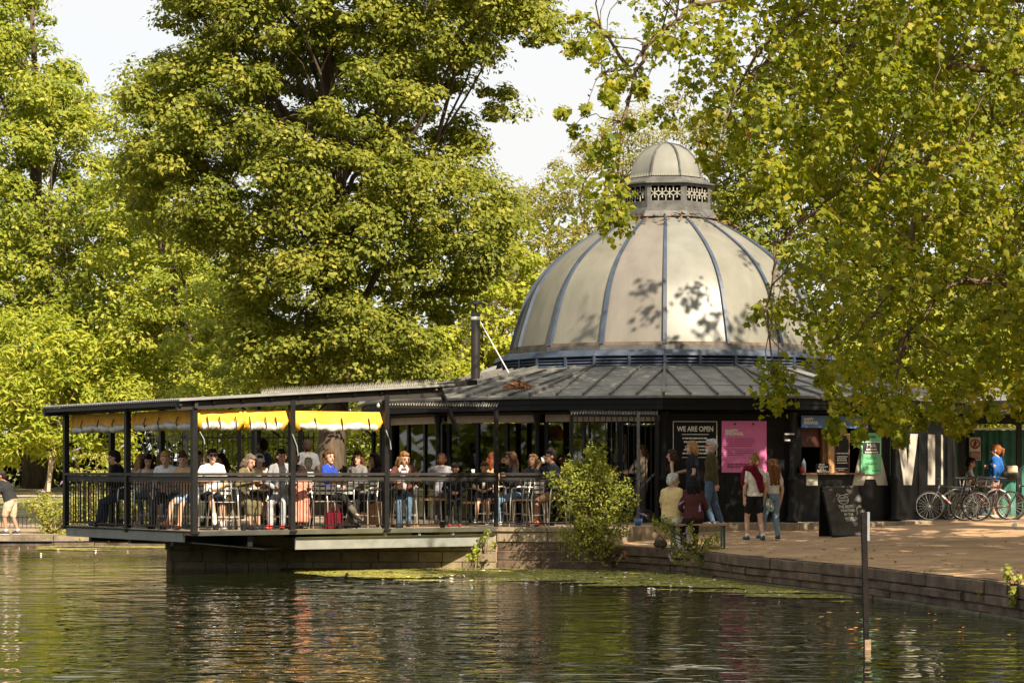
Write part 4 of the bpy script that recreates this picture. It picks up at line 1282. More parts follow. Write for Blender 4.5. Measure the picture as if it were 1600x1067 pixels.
b = MB(); cc = at(1524, 693.5, 60.285)
b.ball(cc + Vector((0, 0, .07)), (.018, .006, .018), 8, 5); b.bar(cc + Vector((0, 0, .05)), cc + Vector((0, 0, -.01)), .006, .03, (1, 0, 0)); b.bar(cc + Vector((0, 0, -.01)), cc + Vector((.03, 0, -.08)), .006, .02, (1, 0, 0)); b.bar(cc + Vector((0, 0, -.01)), cc + Vector((-.03, 0, -.08)), .006, .02, (1, 0, 0)); b.bar(cc + Vector((0, 0, .04)), cc + Vector((.04, 0, .0)), .006, .014, (1, 0, 0)); b.bar(cc + Vector((0, 0, .04)), cc + Vector((-.035, 0, .01)), .006, .014, (1, 0, 0))
part('walking_figure', b, M_text_k, ns)
part('red_block', sq(MB(), 1515.5, 1531, 705.5, 711, 60.285), M_maroon_rect, ns)
part('red_block', sq(MB(), 1515.5, 1531, 712.2, 717.8, 60.285), M_maroon_rect, ns)
b = MB()
for y in (707.2, 709.4, 713.6, 716): sq(b, 1517, 1529.5, y - .4, y + .4, 60.276, .004)
part('sign_lines', b, M_white, ns)

pg = thing('side_canopy', 'dark flat roofed canopy on black posts right of the pavilion', 'canopy', (xat(1487, 57.5), 57.5, .8))
zp = ZC + (HY - 655) / F_PX * 57.5
for px, Y in ((1486.5, 57.2), (1503, 59.0), (1592, 59.0)): part('post', MB().box((xat(px, Y), Y, (0.7 + zp) / 2), (0.12, 0.12, zp - .7)), M_black_metal, pg)
part('beam', MB().bar((xat(1440, 57.2), 57.2, zp), (xat(1640, 57.2), 57.2, zp), 0.10, 0.16), M_black, pg)
part('beam', MB().bar((xat(1486, 57.2), 57.26, zp + .05), (xat(1503, 59.0), 59.0, zp + .05), 0.08, 0.12), M_black, pg)
part('beam', MB().bar((xat(1503, 59.0), 59.0, zp), (xat(1660, 59.0), 59.0, zp), 0.10, 0.16), M_black, pg)
b = MB(); b.slab([(xat(1425, 56.9), 56.9), (xat(1660, 56.9), 56.9), (xat(1660, 61), 61), (xat(1425, 61), 61)], zp + .1, zp + .18)
part('roof', b, M_black, pg)
b = MB(); b.hexa([at(1420, 628, 57.4), at(1640, 628, 57.4), at(1640, 612, 62), at(1420, 612, 62), at(1420, 624, 57.4), at(1640, 624, 57.4), at(1640, 606, 62), at(1420, 606, 62)])
part('roof_slope', b, M_lead, pg)
part('fascia', MB().bar(at(1420, 633, 57.42), at(1640, 633, 57.42), 0.06, 0.22), M_black, pg)
# ------------------------------------------------------------------ people
REMESH = []                          # (object, voxel size, decimate ratio)
def skin_mat(c):
    return mat('skin_%.2f_%.2f' % (c[0], c[1]), c, rough=0.55, var=0.07, vscale=12, spec=0.35)
def hair_mat(c):
    return mat('hair_%.3f_%.3f_%.3f' % c, c, rough=0.65, var=0.45, vscale=30, bump=0.7, bscale=50, stretch=(1, 1, 0.25), spec=0.12)
SK_L, SK_M, SK_D = (0.52, 0.30, 0.20), (0.40, 0.21, 0.13), (0.12, 0.06, 0.035)
EYE_M = mat('eye_dark', (0.015, 0.01, 0.008), rough=0.2)
LIP_M = mat('lips', (0.32, 0.10, 0.08), rough=0.5)
LENS_M = mat('dark_lens', (0.008, 0.008, 0.009), rough=0.15)
def loft(mb, rings, n=14):
    vs, fs = [], []
    for c, ax, ay in rings:
        for k in range(n):
            a = 2 * PI * k / n
            ca, sa = math.cos(a), math.sin(a)
            vs.append(c + ax * (abs(ca) ** 0.85 * (1 if ca > 0 else -1)) + ay * (abs(sa) ** 0.85 * (1 if sa > 0 else -1)))
    for i in range(len(rings) - 1):
        for k in range(n):
            k2 = (k + 1) % n
            fs.append((i * n + k, i * n + k2, (i + 1) * n + k2, (i + 1) * n + k))
    fs.append(tuple(range(n - 1, -1, -1)))
    fs.append(tuple((len(rings) - 1) * n + k for k in range(n)))
    mb.add(vs, fs)
def limb(mb, pts, rads, n=10):
    mb.tube(pts, rads, n)
    for p, r_ in zip(pts, rads):
        mb.ball(p, r_ * 0.99, n, 6)
def ik(a, c, l1, l2, hint):
    d = c - a
    L = min(d.length, (l1 + l2) * 0.998)
    d.normalize()
    x = (l1 * l1 - l2 * l2 + L * L) / (2 * L)
    h = math.sqrt(max(0.0, l1 * l1 - x * x))
    hh = hint - d * hint.dot(d)
    hh = hh.normalized() if hh.length > 1e-5 else Vector((0, 0, 1))
    return a + d * x + hh * h, a + d * L

def person(label, px, Y, z, yaw, H=1.70, fem=False, sit=None, lean=0.0, side=0.0, hy=0.0, hp=0.0, la='hang', ra='hang', ll=None, rl=None,
           skin=SK_L, top=('short', (.5, .5, .5)), bottom=('trousers', (.03, .04, .07)), shoes=(.05, .05, .05), hair=('short', (.06, .035, .02)),
           extras=(), fat=1.0, group=None, vox=0.0135, body_drop=0.0):
    X = xat(px, Y)
    root = thing('person', label, 'person', (X, Y, z), 0.0, group)
    Rz = Matrix.Rotation(R(yaw), 3, 'Z')
    k = H / 1.72
    base = Vector((X, Y, z))
    def Wd(v): return base + Rz @ Vector(v)
    hipz = 0.50 * H if sit is None else sit + 0.115 * k
    P = Vector((0, 0, hipz - body_drop))
    sv = Vector((math.sin(R(side)), math.sin(R(lean)), math.cos(R(lean)))).normalized()
    xv = Vector((1, 0, 0)); xv = (xv - sv * xv.dot(sv)).normalized()
    yv = sv.cross(xv)
    shw, hw = (0.148 if fem else 0.172) * k, 0.085 * k
    TL = 0.305 * H
    S0 = P + sv * (TL * 0.955)
    shL, shR = S0 - xv * shw - sv * .022 * k, S0 + xv * shw - sv * .022 * k
    N = P + sv * (TL * 1.06)
    Hd = Matrix.Rotation(R(hy), 3, 'Z') @ Matrix.Rotation(R(-hp), 3, 'X')
    headc = N + (sv * 0.55 + Vector((0, 0, 1)) * 0.45).normalized() * 0.126 * k + (Hd @ Vector((0, 1, 0))) * 0.022 * k
    hs = k * (1.0 if H > 1.45 else 1.12 * 1.45 / max(H, 1.0) * 0.93 + 0.05)
    hs = 1.12 * (k if H > 1.45 else 0.86)
    # ---- arms
    def hand_t(spec, sgn, sh):
        if spec == 'hang': return sh + Vector((sgn * 0.05, 0.03, -0.535 * k))
        if spec == 'table': return Vector((sgn * 0.14 * k, 0.36 * k, P.z + 0.22 * k)) + Vector((0, math.sin(R(lean)) * .15, 0))
        if spec == 'lap': return Vector((sgn * 0.07 * k, 0.25 * k, P.z + 0.11 * k))
        if spec == 'mouth': return headc + Hd @ Vector((sgn * 0.03, 0.17, -0.08)) * 1.0
        if spec == 'chin': return headc + Hd @ Vector((sgn * 0.05, 0.10, -0.13))
        return Vector(spec)
    arms = []
    for spec, sgn, sh in ((la, -1, shL), (ra, 1, shR)):
        hint = Vector((sgn * 0.55, -0.8, -0.35)) if spec in ('hang',) else Vector((sgn * 0.7, -0.25, -0.7))
        el, wr = ik(sh, hand_t(spec, sgn, sh), 0.172 * H, 0.150 * H, hint)
        arms.append((sh, el, wr, sgn))
    legs = []
    for spec, sgn in ((ll, -1), (rl, 1)):
        hp_ = P + Vector((sgn * hw, 0, -0.02 * k))
        if sit is None:
            ft = Vector(spec) if spec else Vector((sgn * 0.09 * k, 0.0, 0.075 * k))
            kn, an = ik(hp_, ft, 0.235 * H, 0.225 * H, Vector((sgn * 0.08, 1, 0)))
        else:
            ft = Vector(spec) if spec else Vector((sgn * 0.11 * k, 0.40 * k, 0.075 * k))
            kn, an = ik(hp_, ft, 0.235 * H, 0.225 * H, Vector((sgn * 0.12, 0.75, 0.9)))
        legs.append((hp_, kn, an, sgn))
    f = fat * (1.0 if not fem else 0.93)
    def torso(mb, inf, t0=-0.06, t1=1.0):
        prof = [(-0.10, .10, .085), (0.0, .165, .118), (0.18, .155, .112), (0.40, .135 if fem else .148, .100), (0.68, .150 if fem else .172, .118), (0.88, .138 if fem else .162, .098), (0.97, .095, .074), (1.04, .06, .06)]
        rg = []
        for t, w, d in prof:
            if t < t0 - 1e-6 or t > t1 + 1e-6: continue
            wq = w * k * (f if t < .8 else 1 + (f - 1) * .4) + inf; dq = d * k * (f if t < .7 else 1 + (f - 1) * .4) + inf
            rg.append((Wd(P + sv * (TL * t)), Rz @ xv * wq, Rz @ yv * dq))
        loft(mb, rg)
        if fem and t1 > .7:
            for s in (-1, 1):
                mb.ball(Wd(P + sv * TL * .66 + xv * s * .07 * k + yv * .075 * k), .062 * k + inf * .6, 10, 6)
    # ---- body: one continuous surface
    b = MB()
    torso(b, -0.012, -0.10, 1.04)
    limb(b, [Wd(N - sv * .05 * k), Wd(N + (headc - N) * .75)], [.055 * k, .050 * k])
    Mh = Rz @ Hd
    hc = Wd(headc)
    b.ball(hc + Mh @ Vector((0, -.012, .022)) * hs, (.074 * hs, .092 * hs, .092 * hs), 14, 10, Mh)
    b.ball(hc + Mh @ Vector((0, .022, -.038)) * hs, (.056 * hs, .064 * hs, .072 * hs), 12, 8, Mh)
    b.ball(hc + Mh @ Vector((0, .062, -.092)) * hs, (.026 * hs, .024 * hs, .020 * hs), 8, 6, Mh)
    limb(b, [hc + Mh @ Vector((0, .086, .018)) * hs, hc + Mh @ Vector((0, .106, -.022)) * hs], [.011 * hs, .015 * hs], 8)
    for s in (-1, 1):
        b.ball(hc + Mh @ Vector((s * .076, -.008, -.008)) * hs, (.012 * hs, .020 * hs, .032 * hs), 8, 6, Mh)
    for sh, el, wr, sgn in arms:
        limb(b, [Wd(sh), Wd(sh.lerp(el, .5)), Wd(el)], [.047 * k * f, .043 * k * f, .036 * k])
        limb(b, [Wd(el), Wd(el.lerp(wr, .35)), Wd(wr)], [.036 * k, .037 * k, .026 * k])
        fd = (Wd(wr) - Wd(el)).normalized()
        sd = Rz @ Vector((-sgn, 0.2, 0.0)); sd = (sd - fd * sd.dot(fd)).normalized()      # palm normal, towards the body
        ac = fd.cross(sd)                                                              # across the knuckles
        pm = Matrix((ac, sd, fd)).transposed()
        pc = Wd(wr) + fd * .050 * k
        b.ball(pc, (.040 * k, .017 * k, .054 * k), 10, 7, pm)
        for i, ln in enumerate((.066, .076, .071, .056)):
            p0 = pc + fd * .040 * k + ac * (.031 - .0207 * i) * k
            p1 = p0 + (fd * .85 + sd * .35).normalized() * ln * .55 * k + ac * (.006 - .004 * i)
            p2 = p1 + (fd * .45 + sd * .9).normalized() * ln * .5 * k
            b.tube([p0 - fd * .02, p0, p1, p2], [.0105 * k, .010 * k, .0092 * k, .008 * k], 6)
        tb_ = pc - fd * .018 * k + ac * .034 * k
        b.tube([tb_ - ac * .015 * k, tb_ + ac * .018 * k + fd * .012 * k + sd * .012, tb_ + ac * .026 * k + fd * .045 * k + sd * .026], [.014 * k, .012 * k, .0095 * k], 6)
    for hp_, kn, an, sgn in legs:
        limb(b, [Wd(hp_), Wd(hp_.lerp(kn, .5)), Wd(kn)], [.085 * k * f, .072 * k * f, .052 * k])
        limb(b, [Wd(kn), Wd(kn.lerp(an, .3)), Wd(an)], [.050 * k, .054 * k, .034 * k])
        toe = Rz @ Vector((sgn * .12, 1, 0)).normalized()
        ap = Wd(an); b.tube([ap, ap + toe * .09 * k - Vector((0, 0, .035 * k))], [.034 * k, .03 * k], 8)
    o = part('body', b, skin_mat(skin), root, True); REMESH.append((o, vox, 0.36))
    # ---- face
    for s in (-1, 1):
        e = MB(); e.ball(hc + Mh @ Vector((s * .031, .080, .016)) * hs, (.011 * hs, .007 * hs, .007 * hs), 8, 5, Mh); part('eye', e, EYE_M, root, True)
        e = MB(); e.bar(hc + Mh @ Vector((s * .016, .087, .036)) * hs, hc + Mh @ Vector((s * .048, .077, .036)) * hs, .006, .006); part('eyebrow', e, hair_mat(tuple(hair[1])), root)
    e = MB(); e.ball(hc + Mh @ Vector((0, .083, -.055)) * hs, (.022 * hs, .008 * hs, .007 * hs), 8, 5, Mh); part('mouth', e, LIP_M, root, True)
    # ---- clothes
    kind, col = top[0], top[1]
    hem = top[2] if len(top) > 2 else -0.04
    if kind:
        b = MB(); torso(b, 0.012, hem, 0.97)
        for sh, el, wr, sgn in arms:
            if kind != 'none':
                limb(b, [Wd(S0 + xv * sgn * shw * .45), Wd(sh)], [.066 * k + .004, .053 * k * f + .006])
            if kind == 'short':
                m = sh.lerp(el, .62); limb(b, [Wd(sh), Wd(m)], [.054 * k * f + .006, .056 * k * f + .006])
            elif kind == 'long':
                limb(b, [Wd(sh), Wd(sh.lerp(el, .5)), Wd(el)], [.054 * k * f + .006, .051 * k * f + .006, .046 * k + .006])
                limb(b, [Wd(el), Wd(el.lerp(wr, .5)), Wd(el.lerp(wr, .94))], [.048 * k + .006, .044 * k + .006, .036 * k + .004])
            elif kind == 'rolled':
                limb(b, [Wd(sh), Wd(sh.lerp(el, .5)), Wd(el), Wd(el.lerp(wr, .2))], [.060 * k * f + .006, .055 * k + .006, .050 * k + .006, .046 * k])
        if kind == 'long' and len(top) > 3 and top[3] == 'coat' and sit is not None:     # coat skirts hanging from the seat
            for hp_, kn, an, sgn in legs:
                limb(b, [Wd(hp_ + Vector((0, -.08, 0))), Wd(hp_.lerp(kn, .75))], [.12 * k, .10 * k])
            b.box(Wd(P + Vector((0, -.06, -.22))), (.40 * k, .16, .46), R(yaw))
        o = part({'none': 'vest_top'}.get(kind, 'shirt' if kind != 'long' else 'jumper'), b, cloth(col), root, True); REMESH.append((o, 0.016, 0.55))
    kind, col = bottom[0], bottom[1]
    if kind:
        b = MB(); torso(b, 0.006, -0.10, 0.19)
        for hp_, kn, an, sgn in legs:
            if kind == 'trousers':
                limb(b, [Wd(hp_), Wd(hp_.lerp(kn, .5)), Wd(kn)], [.096 * k * f, .084 * k * f, .068 * k])
                limb(b, [Wd(kn), Wd(kn.lerp(an, .4)), Wd(kn.lerp(an, .93))], [.066 * k, .064 * k, .055 * k])
            elif kind == 'shorts':
                limb(b, [Wd(hp_), Wd(hp_.lerp(kn, .45)), Wd(hp_.lerp(kn, bottom[2] if len(bottom) > 2 else .75))], [.098 * k * f, .090 * k * f, .084 * k])
            elif kind == 'skirt':
                limb(b, [Wd(hp_), Wd(hp_.lerp(kn, .5)), Wd(hp_.lerp(kn, 1.0)), Wd(kn.lerp(an, .35))], [.105 * k, .105 * k, .10 * k, .085 * k])
        if kind == 'skirt':
            limb(b, [Wd((legs[0][0] + legs[1][0]) / 2), Wd((legs[0][1] + legs[1][1]) / 2)], [.10 * k, .10 * k])
        o = part({'trousers': 'trousers', 'shorts': 'shorts', 'skirt': 'skirt'}[kind], b, cloth(col), root, True); REMESH.append((o, 0.016, 0.55))
    for hp_, kn, an, sgn in legs:
        toe = Rz @ Vector((sgn * .14, 1, 0)).normalized(); ap = Wd(an)
        if sit is not None and an.z > .16: toe = (toe + Vector((0, 0, -.45))).normalized()
        sdv = Vector((0, 0, 1)).cross(toe).normalized(); upv = toe.cross(sdv)
        Ms = Matrix((sdv, toe, upv)).transposed()
        e = MB(); c = ap + toe * .055 * k - upv * .028 * k
        e.ball(c, (.046 * k, .138 * k, .050 * k), 12, 8, Ms); e.ball(ap - upv * .005, (.042 * k, .05 * k, .055 * k), 10, 6, Ms)
        zc_ = c - upv * .042 * k
        e.v = [tuple(Vector(v) - upv * min(0, (Vector(v) - zc_).dot(upv))) for v in e.v]
        so = part('shoe', e, mat('shoe_%.2f_%.2f_%.2f' % shoes, shoes, rough=0.6, var=.15), root, True)
        if shoes[0] < .3 and shoes[1] < .1:
            e = MB(); e.ball(zc_ + upv * .004, (.047 * k, .14 * k, .013 * k), 12, 4, Ms); part('sole', e, M_white if shoes != (.02, .02, .02) else M_strap, so, True)
    # ---- hair
    hk, hcol = hair[0], tuple(hair[1])
    b = MB()
    def hb(c, r3): b.ball(hc + Mh @ Vector(c) * hs, tuple(q * hs for q in r3), 12, 8, Mh)
    if hk != 'none':
        hb((0, -.026, .034), (.083, .096, .094))
        hb((0, -.052, -.010), (.078, .066, .085))
        hb((0, .030, .086), (.066, .056, .036))
    if hk in ('long', 'bob', 'verylong'):
        ln = {'bob': .13, 'long': .24, 'verylong': .38}[hk]
        for s in (-1, 0, 1):
            p0 = hc + Mh @ Vector((s * .060, -.048 - .02 * (s == 0), 0)) * hs
            p1 = p0 + Mh @ Vector((s * .012, -.03, -.10)) * hs
            p2 = p1 + Vector((0, 0, -(ln - .10))) * hs + Rz @ Vector((0, -.01, 0))
            b.tube([p0, p1, p2], [.055 * hs, .052 * hs, .030 * hs], 8); b.ball(p1, .05 * hs, 8, 5)
        for s in (-1, 1):
            p0 = hc + Mh @ Vector((s * .075, .005, .02)) * hs
            b.tube([p0, p0 + Mh @ Vector((s * .010, -.005, -.09)) * hs, p0 + Mh @ Vector((s * .008, -.015, -min(ln, .16))) * hs], [.030 * hs, .030 * hs, .02 * hs], 7)
    if hk == 'bun': hb((0, -.045, .130), (.042, .042, .036))
    if hk == 'curly':
        rr_ = random.Random(int(px))
        for i in range(46):
            a, e_ = rr_.uniform(0, 2 * PI), rr_.uniform(-.5, 1.4)
            v = Vector((math.cos(a) * math.cos(e_), math.sin(a) * math.cos(e_), math.sin(e_)))
            if v.y > .45 and v.z < .55: continue
            hb((v.x * .088, v.y * .098 - .022, v.z * .100 + .022), (.026, .026, .024))
        if len(hair) > 2:
            for s in (-1, 1):
                for i in range(6): hb((s * (.08 + .012 * i / 6), -.03, -.03 - .035 * i), (.036, .036, .03))
    if hk == 'pony': 
        p0 = hc + Mh @ Vector((0, -.10, .04)) * hs
        b.tube([p0, p0 + Mh @ Vector((0, -.05, -.02)) * hs, p0 + Mh @ Vector((0, -.05, -.15)) * hs], [.03 * hs, .036 * hs, .015 * hs], 8)
    if b.v:
        o = part('hair', b, hair_mat(hcol), root, True); REMESH.append((o, 0.012, 0.6))
    for ex in extras:
        nm = ex[0]
        e = MB()
        if nm == 'beard':
            e.ball(hc + Mh @ Vector((0, .050, -.082)) * hs, (.052 * hs, .050 * hs, .042 * hs), 10, 7, Mh); o = part('beard', e, hair_mat(ex[1]), root, True); REMESH.append((o, .010, .8))
        elif nm == 'sunglasses':
            for s in (-1, 1): e.ball(hc + Mh @ Vector((s * .032, .090, .016)) * hs, (.027 * hs, .010 * hs, .020 * hs), 10, 6, Mh)
            e.bar(hc + Mh @ Vector((-.062, .078, .022)) * hs, hc + Mh @ Vector((.062, .078, .022)) * hs, .008, .008)
            for s in (-1, 1): e.bar(hc + Mh @ Vector((s * .062, .078, .022)) * hs, hc + Mh @ Vector((s * .082, -.01, .018)) * hs, .006, .008)
            part('sunglasses', e, LENS_M, root)
        elif nm == 'glasses':
            for s in (-1, 1): e.torus(hc + Mh @ Vector((s * .032, .094, .016)) * hs, Mh @ Vector((0, 1, 0)), .022 * hs, .003, 14, 4)
            for s in (-1, 1): e.bar(hc + Mh @ Vector((s * .054, .090, .02)) * hs, hc + Mh @ Vector((s * .082, -.01, .018)) * hs, .004, .005)
            part('glasses', e, LENS_M, root)
        elif nm == 'cap':
            e.ball(hc + Mh @ Vector((0, -.016, .052)) * hs, (.088 * hs, .104 * hs, .080 * hs), 14, 8, Mh)
            e.v = [v if (Mh.transposed() @ (Vector(v) - hc)).z > .035 * hs else tuple(hc + Mh @ Vector((*(Mh.transposed() @ (Vector(v) - hc)).xy, .035 * hs))) for v in e.v]
            e.ball(hc + Mh @ Vector((0, .10, .045)) * hs, (.072 * hs, .075 * hs, .010 * hs), 12, 4, Mh)
            part('cap', e, cloth(ex[1]), root, True)
        elif nm == 'cardigan':                      # knit thrown over the left shoulder, hanging down the back
            q = [shL + Vector((-.03, .09, -.30)), shL + Vector((-.035, .10, -.05)), shL + Vector((0, .02, .07)), S0 + Vector((-.06, -.10, .04)), S0 + Vector((.04, -.13, -.12)), S0 + Vector((.10, -.14, -.42))]
            e.tube([Wd(v) for v in q], [.055, .07, .075, .085, .085, .05], 10)
            e.tube([Wd(v) for v in (shL + Vector((-.06, .02, .0)), shL + Vector((-.09, -.02, -.12)), shL + Vector((-.06, -.02, -.30)), shL + Vector((-.05, 0, -.46)))], [.05, .045, .04, .03], 8)
            o = part('cardigan', e, cloth(ex[1]), root, True); REMESH.append((o, .016, .6))
        elif nm == 'collar':
            for s in (-1, 1):
                e.tube([Wd(N + xv * s * .03 + yv * .02), Wd(N + xv * s * .075 + yv * .06 - sv * .07), Wd(N + xv * s * .05 + yv * .11 - sv * .20)], [.03, .036, .02], 8)
            part('collar', e, cloth(ex[1]), root, True)
        elif nm == 'front':                         # lighter front of an inner top showing in an open jacket
            loft(e, [(Wd(P + sv * TL * t + yv * (.045 * k)), Rz @ xv * .065 * k, Rz @ yv * (.088 * k)) for t in (.05, .4, .7, .9)])
            part('undershirt', e, cloth(ex[1]), root, True)
        elif nm == 'socks':
            for hp_, kn, an, sgn in legs: e.tube([Wd(an), Wd(an.lerp(kn, ex[2] if len(ex) > 2 else .22))], [.044 * k, .045 * k], 9)
            part('socks', e, cloth(ex[1]), root, True)
        elif nm == 'boots':
            for hp_, kn, an, sgn in legs: e.tube([Wd(an), Wd(an.lerp(kn, .45))], [.058 * k, .068 * k], 10)
            part('boots', e, cloth(ex[1]), root, True)
        elif nm == 'stripe':
            for sh, el, wr, sgn in arms: e.tube([Wd(sh + Vector((0, 0, .06))), Wd(sh + Vector((sgn * .066, 0, 0))), Wd(el + Vector((sgn * .056, 0, 0)))], .012, 6)
            part('sleeve_stripe', e, cloth(ex[1]), root)
    return dict(root=root, W=Wd, head=hc, Mh=Mh, arms=[(Wd(a[0]), Wd(a[1]), Wd(a[2])) for a in arms], legs=legs)

def held(name, lab, cat, mb, m, smooth=True):
    o = part(name, mb, m, None, smooth)
    return tag(o, lab, cat)
def cup_at(p, lab, m=None, r_=0.036, h=0.10):
    b = MB(); b.lathe([(0.0, -h / 2), (r_ * .8, -h / 2), (r_, h / 2), (r_ * .85, h / 2), (r_ * .8, h / 2 - .02), (0, h / 2 - .02)], p, 12, cap=False)
    return held('cup', lab, 'cup', b, m or M_paper)

G = 'diners seated on the deck'
def dpt(t, l): p = dk(t, l); return p.x, p.y
def dperson(label, px, Y, yaw, **kw):
    kw.setdefault('sit', 0.53)
    return person(label, px, Y, ZD, yaw, **kw)
WHT, LGR, NAVY, BLK, DEN = (.72, .70, .66), (.50, .50, .50), (.02, .025, .05), (.014, .013, .014), (.12, .19, .30)
BROWN, DKBR, BLOND, AUB, GREYH = (.075, .035, .016), (.022, .012, .008), (.42, .25, .10), (.13, .035, .015), (.34, .32, .29)
# --- left bay
p1 = dperson('man in black jacket and dark jeans drinking at the left end of the deck', 192, 48.0, 78, H=1.78, lean=14, hy=8, hp=12, ra='table', la=(.05, .34, .86), top=('long', BLK), bottom=('trousers', (.03, .045, .08)), hair=('short', DKBR), extras=(('glasses',),), ll=(-.1, .47, .075), rl=(.1, .42, .075))
cup_at(p1['arms'][0][2] + Vector((-.03, -.02, .08)), 'white takeaway cup held by the man in black jacket')
dperson('woman with long straight blond hair facing away behind the man in black', 219, 48.9, -10, fem=True, H=1.66, lean=8, top=('short', (.40, .36, .30)), bottom=('trousers', DEN), hair=('verylong', BLOND), ra='table', la='table')
p3 = dperson('dark haired woman in cream sleeveless top and red shoes looking down', 227, 47.5, 205, fem=True, H=1.66, lean=16, hp=24, hy=-6, top=('none', (.62, .56, .46)), bottom=('shorts', (.10, .12, .16), .8), shoes=(.30, .015, .03), hair=('long', DKBR), ra='table', la='table', ll=(-.02, .36, .14), rl=(-.16, .44, .30))
dperson('woman with curly blond hair in grey blue top facing away', 249, 48.9, -15, fem=True, H=1.64, lean=10, top=('none', (.30, .33, .40)), bottom=('trousers', DEN), hair=('curly', (.30, .16, .06)), ra='table', la='table')
p5 = dperson('blond man in light grey sweatshirt leaning forward over his food', 268, 46.3, 165, H=1.82, lean=26, hy=16, hp=20, top=('rolled', (.60, .60, .62)), bottom=('trousers', (.03, .03, .032)), hair=('short', (.36, .20, .08)), ra=(.02, .48, .76), la=(-.06, .46, .80), ll=(-.1, .46, .075), rl=(.22, .36, .075), shoes=(.02, .02, .02))
dperson('woman with brown hair in tan top beside the corner post', 293, 45.8, 150, fem=True, H=1.67, lean=14, hy=30, hp=14, top=('short', (.45, .30, .17)), bottom=('shorts', (.25, .33, .42), .65), hair=('bun', BROWN), ra='table', la='table', shoes=(.55, .22, .14), ll=(-.12, .40, .075), rl=(.05, .52, .14))
dperson('man with dark sunglasses and quiff in a white tee shirt', 331, 45.2, 195, fat=.92, H=1.76, lean=4, hy=0, hp=0, top=('short', WHT, -.1), bottom=('shorts', (.015, .015, .016), .85), hair=('short', DKBR), extras=(('sunglasses',), ('socks', WHT)), ra='table', la='lap', shoes=(.60, .58, .54), ll=(-.13, .45, .075), rl=(.02, .50, .22))
# --- centre bay
dperson('woman with grey brown bob in a long olive coat bending to the right', 371, 45.4, 240, fem=True, H=1.70, lean=26, hy=-8, hp=22, fat=1.1, top=('long', (.14, .115, .055), -.1, 'coat'), bottom=('skirt', (.13, .11, .055)), hair=('bob', (.14, .105, .08)), ra='table', la='table', shoes=(.02, .02, .02))
dperson('woman in white cap and beige shirt with bare crossed legs', 402, 46.2, 195, fem=True, H=1.66, lean=18, hp=20, hy=8, top=('short', (.55, .47, .36)), bottom=('shorts', (.10, .14, .08), .6), hair=('long', BROWN), extras=(('cap', WHT),), ra='table', la='chin', shoes=(.02, .02, .02), rl=(-.06, .52, .20), ll=(-.14, .40, .075))
person('standing person in navy jacket at the back of the deck', 411, 50.5, ZD, 60, H=1.78, top=('long', NAVY), bottom=('trousers', BLK), hair=('short', DKBR), skin=SK_D)
dperson('strawberry blond man in olive shirt leaning over a child', 424, 46.9, 230, H=1.80, lean=22, hp=22, hy=-8, top=('short', (.12, .105, .05)), bottom=('trousers', (.08, .07, .06)), hair=('short', (.28, .12, .05)), ra='table', la='table')
dperson('small blond child in front of the man in olive shirt', 428, 46.3, 140, H=1.15, sit=.55, lean=8, hp=14, top=('short', (.30, .16, .24)), bottom=('trousers', DEN), hair=('short', (.40, .26, .13)), ra='table', la='table')
dperson('black haired young man in black and grey sports top with white stripes', 441, 45.75, 170, H=1.76, lean=6, hy=32, hp=10, top=('long', (.30, .30, .31)), bottom=('trousers', (.33, .33, .34)), hair=('short', (.012, .01, .009)), extras=(('stripe', BLK), ('socks', WHT)), ra='lap', la='lap', shoes=(.45, .06, .05), skin=SK_M)
dperson('person with tan face half hidden by the middle post', 461, 47.6, 150, H=1.70, top=('long', (.10, .09, .08)), bottom=('trousers', BLK), hair=('short', BROWN), hy=20, ra='table', la='table', skin=SK_M)
dperson('child in a coral pink coat facing away beside the middle post', 471, 45.9, 10, fem=True, H=1.22, sit=.5, lean=4, top=('long', (.70, .28, .20), -.1, 'coat'), bottom=('trousers', (.05, .09, .05)), hair=('bob', DKBR), ra='table', la='table', vox=.016)
dperson('white haired person in pale grey jumper with dark bag strap', 484, 46.5, 20, H=1.50, lean=10, hy=-30, hp=14, top=('long', (.50, .48, .46)), bottom=('trousers', (.035, .035, .04)), hair=('short', (.55, .47, .36)), ra='table', la='table')
person('standing person in grey tee shirt at the back near the tree trunk', 480, 53.0, ZD, 20, H=1.80, top=('short', (.12, .12, .13)), bottom=('trousers', NAVY), hair=('short', DKBR), skin=SK_D)
dperson('curly haired woman in a royal blue jumper and black trousers', 511, 46.2, 240, fem=True, H=1.72, lean=4, hy=-22, hp=-2, top=('rolled', (.02, .055, .36)), bottom=('trousers', (.022, .018, .017)), hair=('curly', (.10, .05, .022), 1), ra='table', la=(.1, .42, .80), extras=(('boots', (.10, .085, .07)),), shoes=(.02, .02, .02), rl=(-.04, .60, .28), ll=(-.16, .46, .10))
dperson('woman with glasses in a black and white patterned blouse', 559, 46.8, 150, fem=True, H=1.70, lean=0, hy=18, hp=2, top=('long', (.16, .155, .15)), bottom=('trousers', (.02, .02, .022)), hair=('long', (.085, .035, .018)), extras=(('glasses',),), ra=(.25, .02, .66), la='table', shoes=(.30, .28, .27), ll=(-.24, .50, .12), rl=(.0, .52, .14))
dperson('long haired person in brown jacket, white collar and blue jeans', 632, 47.3, 178, fem=False, H=1.74, lean=14, hy=34, hp=16, top=('long', (.11, .042, .028)), bottom=('trousers', (.075, .12, .18)), hair=('long', (.20, .10, .045)), extras=(('collar', WHT), ('front', (.50, .48, .52))), ra='table', la='table', shoes=(.02, .02, .02), ll=(-.10, .42, .10), rl=(.06, .40, .075))
dperson('person in grey jumper facing away, half hidden by the iron column', 690, 49.6, 0, H=1.70, lean=12, top=('long', (.22, .21, .23)), bottom=('trousers', (.10, .10, .11)), hair=('short', (.14, .06, .03)), ra='table', la='table')
